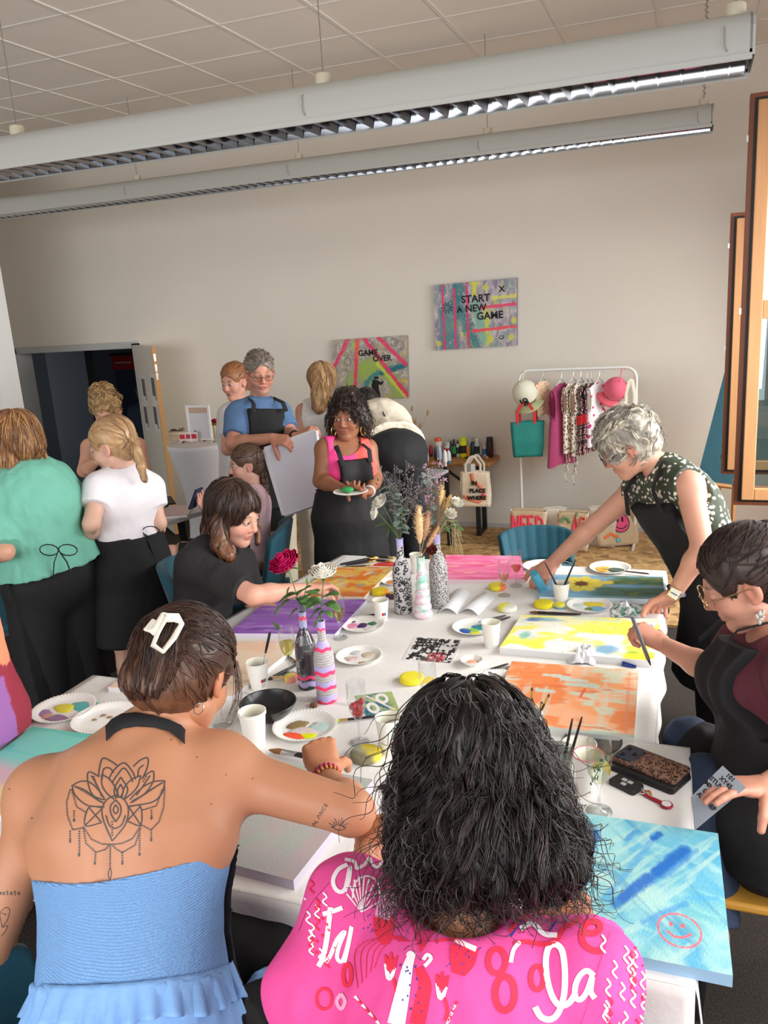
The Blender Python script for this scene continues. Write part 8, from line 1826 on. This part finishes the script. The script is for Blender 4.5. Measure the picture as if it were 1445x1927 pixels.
d=unit(p.J['EL']-p.J['WL']);A_,B_,_=basis(d);c=p.J['WL']+d*.02;R3=np.stack([A_,B_,d],1);mb=MB();mb.tube([c+(A_*math.cos(t)*.034+B_*math.sin(t)*.034) for t in np.linspace(0,2*math.pi,24)],.011,8,flat=.25,up=d,caps=False);o=mb.build('watch',mat('watch_strap',(52,58,70),.6),p.r);v=unit((CAM-c)-d*((CAM-c)@d));mb=MB();mb.box(c+v*.036,(.046,.048,.006),np.stack([d,np.cross(v,d),v],1));mb.build('watch_case',mat('silver',(210,208,204),.2,1.0),o,bevel=.002);mb=MB();mb.box(c+v*.0395,(.034,.036,.001),np.stack([d,np.cross(v,d),v],1));mb.build('watch_face',cmat((226,226,226)),o)
mb=MB();a,b=D(1004,1078,4.08),D(1023,1112,4.11);mb.tube([a,b],[.04,.046],12,flat=.5);hold('sponge','light blue sponge held in the reaching hand over the far table end','sponge',b,[('foam',mb,mat('foam_blue',(90,176,206),.95,bump=.5,bscale=200))])
# seated woman in black
p=who('seated woman in a black tee reaching across the purple canvas',(206,154,133),1.1,3.95,(372,1195,4.1),(402,1030,4.0),(448,1058,4.15),(364,1064,3.88),(480,1140,4.2),(476,1120,3.72),(545,1160,4.05),(580,1108,3.86),(440,967,3.96),(.72,.55,-.32),1.2,.007,.0035,dict(KR=(478,1210,3.9),AR=(470,1350,3.9),KL=(500,1190,4.2),AL=(495,1320,4.2)),bust=1.)
p.hand('R',D(618,1100,3.92)-p.J['WR'],V3(0,-.1,-1),(34,38,42,46),.6,0,size=1.05);relaxed(p,'L');p.finish()
shirt(p,'tee',m_btee,.02,.85,-.1);p.cloth('skirt',p.leg('L',.03,.95)+p.leg('R',.03,.95)+p.torso(.025),m_bpant,None,lambda a,b,c:c-.25*p.Ln)
p.hair(p.cap_prims(.018,ears=False,front=(.012,.115,-.035),fr=(.064,.075,.092))+locks(p,[(418,950,4.02),(398,990,4.02),(392,1020,3.98)],.055,.035)+locks(p,[(412,985,3.9),(415,1025,3.88),(430,1045,3.86)],.045,.03)+locks(p,[(472,950,4.16),(484,990,4.16),(486,1020,4.14)],.02,.012),(58,40,34),strands=340,flow= lambda q,n:unit(wdn(p)+np.array([0,-.25,0])),slen=.20,steps=14,rad=.0013,wave=.003,wfreq=24,tipc=(126,82,54),hl=(104,72,54),hla=.15,disp=.003)
# girl with braid
p=who('girl with a braid in a pink tee seated facing left',(210,163,146),.95,5.35,(478,1045,5.42),(476,922),(468,942,5.22),(482,940,5.5),(432,988,5.1),(455,985,5.5),(396,966,5.1),(420,990,5.4),(462,874,5.33),(-.95,.22,-.12),1.0,.008,.004,dict(KL=(322,1042,5.2),AL=(326,1145,5.2),KR=(345,1035,5.5),AR=(350,1130,5.5)))
p.hand('L',D(372,935,5.12)-p.J['WL'],V3(.2,-.2,.3),(18,20,24,30),.7,.05);relaxed(p,'R');p.finish()
shirt(p,'tee',mat('tee_pink',(232,196,206),.85),.014,.6,-.05);p.cloth('apron',p.leg('L',.02,.92)+p.leg('R',.02,.92)+p.torso(.022),m_apron,None,lambda a,b,c:np.maximum(c-.6*p.Ln,-b))
strap(p,[p.J['N']+p.sd*-.06,p.J['N']-p.fw*.05+p.up*.02],.014,.3,up=p.up)
bp_=[(478,858,5.4),(488,885,5.38),(494,915,5.36),(499,950,5.34)];p.hair(p.cap_prims(.012)+[x for i in range(8) for x in [ell(p.toh(D(*(np.array(bp_[0])*(1-i/8)+np.array(bp_[-1])*(i/8)+[9*math.sin(i/8*math.pi),0,0]))),.026,k=.008)]],(84,64,50),strands=130,flow=toward(p.toh(D(*bp_[0]))),slen=.1,rad=.0015,hl=(130,100,74),hla=.2,disp=.0015)
mb=MB();c=D(368,938,5.1);mb.box(c,(.012,.075,.14),rot((0,1,0),.5));hold('phone','dark blue phone held up by the girl with the braid','phone',c,[('case',mb,cmat((36,48,78)))])
# girl in the white tee, from behind
p=who('girl in a white tee and black apron seen from behind with a ponytail',(210,165,145),1.05,4.35,(246,1062,4.45),(230,892,4.33),(187,918,4.25),(280,922,4.42),(172,985,4.15),(298,985,4.42),(163,1030,4.4),(290,1015,4.7),(211,838,4.3),(-.85,-.42,-.3),1.12,.008,.004,w_=1.02)
relaxed(p,'L');relaxed(p,'R');p.finish()
shirt(p,'tee',mat('tee_white',(228,222,226),.85),.02,.52,.2,loose=.06);apron(p,.6,.1,.52,True,.24,D(268,1000,4.33),bib=False)
strap(p,[p.J['N']-p.sd*.07+p.fw*.02,p.J['N']-p.fw*.058+p.up*.01,p.J['N']+p.sd*.06+p.fw*.02],.018,.25,up=p.up)
Tt=p.toh(D(240,828,4.27));p.hair(p.cap_prims(.014)+locks(p,[(240,828,4.3),(256,848,4.22),(266,878,4.2),(272,902,4.22)],.028,.014),(172,136,98),strands=200,flow= lambda q,n:unit(Tt-q) if np.linalg.norm(q-Tt)>.03 and q[1]>Tt[1]-.02 else wdn(p),slen=.11,rad=.0014,hl=(206,172,130),hla=.25,disp=.0015)
mb=MB();c=p.tow(Tt);mb.tube([c+RC[0]*.022*math.cos(t)+RC[1]*.022*math.sin(t) for t in np.linspace(0,6.28,16)],.011,8,caps=False);mb.build('scrunchie',cmat((176,84,100)),p.r)
# woman in the green tee, from behind
p=who('woman in a loose green tee and black trousers seen from behind',(199,148,122),1.15,4.15,(98,1080,4.25),(44,905,4.12),(-28,945,4.02),(116,932,4.3),(8,1038,3.92),(150,1030,4.5),(-60,1050,4.2),(120,1060,4.75),(28,838,4.1),(-.6,-.7,-.4),1.2,.008,.004,w_=1.1)
relaxed(p,'L');relaxed(p,'R');p.finish()
shirt(p,'tee',mat('tee_green',(110,176,156),.85,bump=.1,bscale=40),.03,.95,.1,loose=.22,wr=.01,extra=[cone(p.J['P']*.3+p.J['N']*.7,p.J['P']*.9+p.J['N']*.1,.2,.225,.04,(p.fw,.75),capB=True)]);trousers(p,m_bpant,.03,wide=.05,top=.3);apron(p,.5,.1,.35,False,.22,D(110,1035,3.98),bib=False)
p.hair(p.cap_prims(.02)+locks(p,[(35,820,4.15),(55,850,4.12),(68,868,4.12)],.07,.05)+locks(p,[(10,830,4.05),(15,865,4.03),(30,885,4.03)],.06,.045),(146,102,66),strands=330,flow= lambda q,n:wdn(p),slen=.16,steps=14,rad=.0014,wave=.006,wfreq=42,hl=(196,152,104),hla=.3,disp=.003)
mb=MB();mb.tube([D(-6,778,4.02),D(12,782,4.0),D(28,790,4.02)],.008,8,flat=.5);mb.build('hair_clip',cmat((150,96,84)),p.r)
# woman with curly topknot
p=who('woman with a curly blonde topknot looking down behind the ponytail girl',(197,146,120),1.12,5.95,(216,955,6.05),(213,822,5.98),(258,840,6.0),(170,842,5.9),(272,885,6.0),(158,886,5.85),(252,915,5.8),(182,868,5.7),(201,774,5.9),(-.25,.85,-.45),1.1,closed=True,bust=.9)
p.hand('R',D(180,855,5.72)-p.J['WR'],V3(.3,.2,.2),(50,52,55,58),.5);relaxed(p,'L');p.finish();shirt(p,'top',mat('top_white',(228,224,222),.85),.012,0,.1);trousers(p,m_bpant);apron(p,.85,.1,.6)
p.hair(p.cap_prims(.014)+[ell((0,-.02,.13),(.075,.07,.05),k=.02),ell((-.03,.02,.12),.04,k=.02)],(156,122,82),strands=200,flow= lambda q,n:unit(np.array([math.sin(q[1]*70),math.sin(q[0]*70),.6])),slen=.08,steps=9,rad=.0018,wave=.006,wfreq=80,lift=.006,hl=(206,176,124),hla=.35,disp=.008,dscale=(40,40,40))
# man with the board
p=who('man with glasses in a blue polo and black apron holding a white board',(191,135,113),1.22,5.65,(494,935,5.8),(488,758,5.68),(524,780,5.74),(449,780,5.6),(548,818,5.66),(438,835,5.5),(556,822,5.42),(512,824,5.38),(489,700,5.62),(.16,.95,-.28),1.14,w_=1.0,male=True,jaw=1.08,beard=((150,120,104),.45),closed=True)
p.hand('R',D(535,828,5.34)-p.J['WR'],V3(.3,.2,-.4),(35,40,45,50),.7);p.hand('L',D(570,815,5.4)-p.J['WL'],V3(-.2,.2,-.6),(40,44,48,52),.6);p.finish()
m_polo=mat('polo_blue',(82,112,150),.85);shirt(p,'polo',m_polo,.018,.72,.1,loose=.08);trousers(p,mat('khaki',(190,180,160),.85),wide=.015);apron(p,.95,.105,.88,hw=.24)
mb=MB();a=np.linspace(-2.5,2.5,14);mb.grid(np.array([[p.J['N']+p.sd*math.sin(t)*(.075+.02*k)+p.fw*math.cos(t)*(.07+.025*k)+p.up*(.045-.05*k) for t in a] for k in (0,1)]));o=mb.build('collar',m_polo,p.r);o.modifiers.new('s','SOLIDIFY').thickness=.004
p.hair(p.cap_prims(.010,front=(0,.12,-.03),fr=(.074,.08,.108)),(112,100,90),strands=150,flow= lambda q,n:unit(np.array([.3,.8,.3])),slen=.04,steps=6,rad=.0016,hl=(160,150,138),hla=.3,disp=.003,lift=.003);glasses(p,mat('frame_thin',(120,110,104),.3,.6),glass_mat('lens_clear',(240,236,232),0,.12))
mb=MB();d=unit(p.J['EL']-p.J['WL']);A_,B_,_=basis(d);mb.tube([p.J['WL']+d*.02+(A_*math.cos(t)+B_*math.sin(t))*.034 for t in np.linspace(0,6.28,20)],.01,6,caps=False);mb.build('bracelet',m_band,p.r)
Q=[D(498,846,5.38),D(594,811,5.34),D(611,943,5.26),D(549,964,5.22)];Q[3]=Q[0]+Q[2]-Q[1];Q[3]=Q[3]*.4+D(549,964,5.25)*.6;ctr=sum(Q)/4;mb=MB();mb.sheet(np.array([[Q[3],Q[2]],[Q[0],Q[1]]]),.012);m2=MB()
for a,b in zip(Q,Q[1:]+Q[:1]):m2.tube([a,b],.016,4)
hold('canvas','large blank white board held by the man in the blue polo','canvas',Q[3],[('panel',mb,mat('board_grey',(206,206,216),.7)),('frame',m2,mat('board_frame',(222,222,228),.6))])
# woman behind the man
p=who('woman in a grey tee with a red ponytail behind the man',(199,148,128),1.1,6.3,(450,945,6.4),(449,762,6.32),(472,782,6.4),(430,782,6.25),(478,850,6.4),(428,846,6.2),(470,900,6.3),(440,842,6.05),(441,718,6.28),(-.6,.75,-.2),1.08);relaxed(p,'L');relaxed(p,'R');p.finish()
shirt(p,'tee',mat('tee_grey',(196,192,190),.85),.014,.6,.1);trousers(p,m_bpant);Tt=p.toh(D(462,692,6.36));p.hair(p.cap_prims(.012)+locks(p,[(460,690,6.36),(468,700,6.38),(468,730,6.38)],.03,.018),(142,92,58),strands=90,flow=toward(Tt),slen=.1,rad=.0018,hl=(180,130,88),hla=.2)
# blonde woman from behind
p=who('blonde woman in a sleeveless white top facing the back wall',(199,148,126),1.12,6.5,(607,915,6.6),(606,756,6.5),(572,774,6.5),(641,774,6.5),(562,840,6.45),(650,840,6.4),(572,900,6.6),(640,900,6.6),(607,718,6.48),(.15,-1,-.1),1.12);relaxed(p,'L');relaxed(p,'R');p.finish()
shirt(p,'top',mat('knit_white',(226,222,218),.9,bump=.4,bscale=50),.02,0,.05);trousers(p,mat('beige_trousers',(196,182,160),.85),wide=.05)
p.hair(p.cap_prims(.022,ears=False)+locks(p,[(607,715,6.4),(604,745,6.36),(600,765,6.36)],.085,.05),BL,strands=200,flow= lambda q,n:wdn(p),slen=.18,rad=.0018,wave=.003,wfreq=30,hl=(120,88,56),hla=.3,disp=.003)
# curly dark haired woman with the plate
p=who('woman with dark curly hair in a pink top holding a plate',(139,91,66),1.12,5.05,(657,968,5.15),(650,842,5.05),(690,845,5.1),(612,845,5.0),(706,900,5.08),(603,905,4.95),(694,926,4.85),(644,920,4.78),(654,785,5.02),(-.32,.95,-.05),1.1,.007,.0035,bust=.9,lips=(150,78,74),brow=(40,28,24))
p.hand('R',D(672,916,4.74)-p.J['WR'],V3(0,-.2,-1),(30,34,38,42),.6);p.hand('L',D(672,930,4.74)-p.J['WL'],V3(0,.3,.8),(35,38,42,46),.7);p.finish()
cx0=p.J['P']
shirt(p,'top',mat('rib_top',vcol=True,rough=.8),.014,0,.2,(.08,.12,.075),nd=(0,.06,-.135),cfn= lambda V,q:np.where((q[:,0]>-.02)[:,None],lin((226,62,132)),lin((236,92,84))))
apron(p,.88,.085,.32,True,.235);
mb=MB();a=np.linspace(-1.9,1.9,24)
mb.tube([p.J['N']+p.sd*.07*math.sin(t)+p.fw*(.10*math.cos(t)**2*(abs(t)<1.6)+.02)+p.up*(.02-.11*math.cos(t)**2*(abs(t)<1.6)) for t in a],.0018,5);mb.build('necklace',m_gold,p.r)
for x in (-1,1):mb=MB();c=p.tow((x*.085,.01,-.075));mb.tube([c+V3(0,0,.03*math.cos(t))+p.sd*.014*math.sin(t) for t in np.linspace(0,6.28,16)],.003,6,caps=False);mb.build('earring',m_gold,p.r)
p.hair(p.cap_prims(.016,ears=False)+[ell((0,-.02,.12),(.06,.065,.045),k=.02),ell((-.085,-.035,-.05),(.036,.045,.08),k=.03),ell((.088,-.035,-.05),(.04,.045,.085),k=.03),ell((0,-.08,-.05),(.08,.05,.085),k=.03)],(44,31,27),strands=300,flow= lambda q,n:unit(wdn(p)+.6*unit(q)),slen=.10,steps=14,rad=.0012,wave=.008,wfreq=120,lift=.004,flick=.012,disp=.008,dscale=(45,45,45),hl=(84,58,46),hla=.15)
d=unit(p.J['EL']-p.J['WL']);A_,B_,_=basis(d);mb=MB();mb.tube([p.J['WL']+d*.015+(A_*math.cos(t)+B_*math.sin(t))*.031 for t in np.linspace(0,6.28,20)],.007,6,caps=False);mb.build('watch',cmat((200,200,204),.3),p.r)
c=D(660,928,4.70);mb=MB();mb.lathe([(0,.002),(.07,.002),(.10,.012),(.098,.014),(.068,.006),(0,.005)],c,32);m2=MB();m2.ball(c+(-.02,0,.02),(.04,.03,.016),12,8);hold('paper_plate','white plate with a green sponge held by the curly haired woman','plate',c,[('dish',mb,m_plate),('green_sponge',m2,mat('foam_green',(50,150,84),.95,bump=.5,bscale=200))])
# person bending over at the wall
p=who('person in a cream shirt and black trousers bending towards the wall',(191,139,113),1.15,5.9,(744,848,5.75),(706,782,6.22),(682,800,6.15),(742,786,6.3),(670,850,6.3),(760,850,6.4),(680,880,6.5),(765,880,6.6),(690,768,6.32),(-.2,-.8,-.6),1.1);relaxed(p,'L');relaxed(p,'R');p.finish()
shirt(p,'shirt',mat('cream_shirt',(226,216,196),.85),.035,.9,.1,loose=.12,wr=.008);trousers(p,mat('denim_black',(30,30,33),.85),.03,wide=.02,top=.22)
b=D(738,806,5.72);strap(p,[D(712,815,5.85),b,D(772,806,5.8)],.006,.6,'apron_tie');strap(p,[D(720,775,5.85),D(728,792,5.78),b,D(746,818,5.68)],.005,.6,'apron_tie')
mb=MB();mb.box(D(770,842,5.62),(.03,.004,.04),rotz(-.3));mb.build('label_patch',cmat((226,226,226)),p.r);p.hair(p.cap_prims(.016),DK,strands=60,flow= lambda q,n:wdn(p),rad=.002)
# person cut off at the left edge, person in the dark corridor
p=who('person in an orange, maroon and purple shirt cut off at the left edge',(191,139,113),1.15,2.95,(-82,1360,2.95),(-165,1010,2.85),(-240,1050,2.8),(-92,1050,3.0),(-250,1180,2.8),(-95,1200,3.2),(-220,1260,3.1),(-140,1230,3.3),(-170,940,2.85),(-.1,-1,-.2),1.1);relaxed(p,'L');relaxed(p,'R');p.finish()
def patch(V,q):
 z=q[:,2]/p.Ln;n=fbm(q*7,2)-.5;C=np.tile(lin((236,142,108)),(len(V),1));C[z+n*.25<.27]=lin((146,44,62));C[(z+n*.2<.22)&(q[:,0]<.12)]=lin((150,96,160));C[z+n*.3>.62]=lin((232,214,220));C[(np.abs(z-.45)<.05)&(q[:,0]<.1)]=lin((190,206,214)); return C
shirt(p,'shirt',mat('patchwork',vcol=True,rough=.85),.04,.9,-.12,loose=.12,cfn=patch);trousers(p,m_bpant)
p.hair(p.cap_prims(.016),BR,strands=40,flow= lambda q,n:wdn(p),rad=.002)
p=who('dark clothed person standing in the unlit corridor',(111,85,74),1.15,10.3,(276,850,10.4),(276,762,10.3),(255,775,10.3),(298,775,10.3),(251,815,10.3),(302,815,10.3),(255,850,10.3),(298,850,10.3),(270,740,10.25),(.3,-1,0),.95,.011,.006);p.finish();shirt(p,'jacket',mat('navy_jacket',(34,44,64),.8),.02,1.7,.05);trousers(p,m_bpant);p.hair(p.cap_prims(.02),DK,strands=0)
# chairs and the second work table
def ground(P_): return np.asarray(P_)*[1,1,0]
chair('ribbed teal velvet chair at the far end of the painting table',at(1018,1120,z=.3),fdir(at(1015,1130,z=.3),-.1,-1)*[1,1,0],m_teal,.48,.44,.21,True)
chair('teal velvet chair of the girl with the braid',D(462,1060,5.3),fdir(D(462,1060,5.3),1,.25),m_teal,.46,.45,.42);chair('teal velvet chair of the seated woman in black',D(425,1150,4.45),fdir(D(425,1150,4.45),-.95,-.1),m_teal,.46,.48,.44)
chair('teal velvet chair between the green tee woman and the ponytail girl',at(178,1110,z=.44),V3(.9,-.3,0),m_teal,.44,.44,.3);chair('teal velvet chair partly hidden left of the green tee woman',at(-20,1165,z=.44),V3(.9,-.5,0),m_teal,.46,.44,.36)
A,B=at(120,1042,z=.75),at(384,960,z=.75);d=unit(B-A);n=np.array([-d[1],d[0],0]);n=n if n[1]>0 else -n;Q=[A,B,B+n*.55,A+n*.55];t=thing('table','grey edged work table of the group on the left','table',ground(sum(Q)/4));mb=MB();mb.prism([(q[0],q[1]) for q in Q],.715,.75);mb.build('tabletop',mat('table_pale',(206,204,206),.5),t,smooth=False)
for a,b in ((.06,.08),(.06,.47),(np.linalg.norm(B-A)-.12,.08),(np.linalg.norm(B-A)-.12,.47)):mb=MB();c=A+d*a+n*b;mb.tube([c*[1,1,0],c*[1,1,0]+V3(-.05*d[0],-.05*d[1],.715)],[.03,.035],4);mb.build('leg',m_steel,t,smooth=False)
p2=Paint(40,30,(226,196,196));C=[at(u,v,z=.765) for u,v in ((318,951),(366,950),(352,970),(305,973))];canvas('canvas','pale pink canvas on the left work table','painting',C,.014,p2)
p2=Paint(40,30,(226,150,90));p2.patch((236,200,120),4,4,.4,.6);C=[at(u,v,z=.765) for u,v in ((152,953),(200,951),(196,968),(150,972))];canvas('canvas','orange canvas on the left work table behind the ponytail girl','painting',C,.014,p2)
mb=MB();mb.sheet(np.array([[at(u,v,z=.765) for u,v in r] for r in (((300,952),(331,949)),((296,938),(322,936)))]),.012);tag(mb.build('folder',mat('folder_black',(30,30,33),.5)),'black folder lying at the back of the left work table','folder')
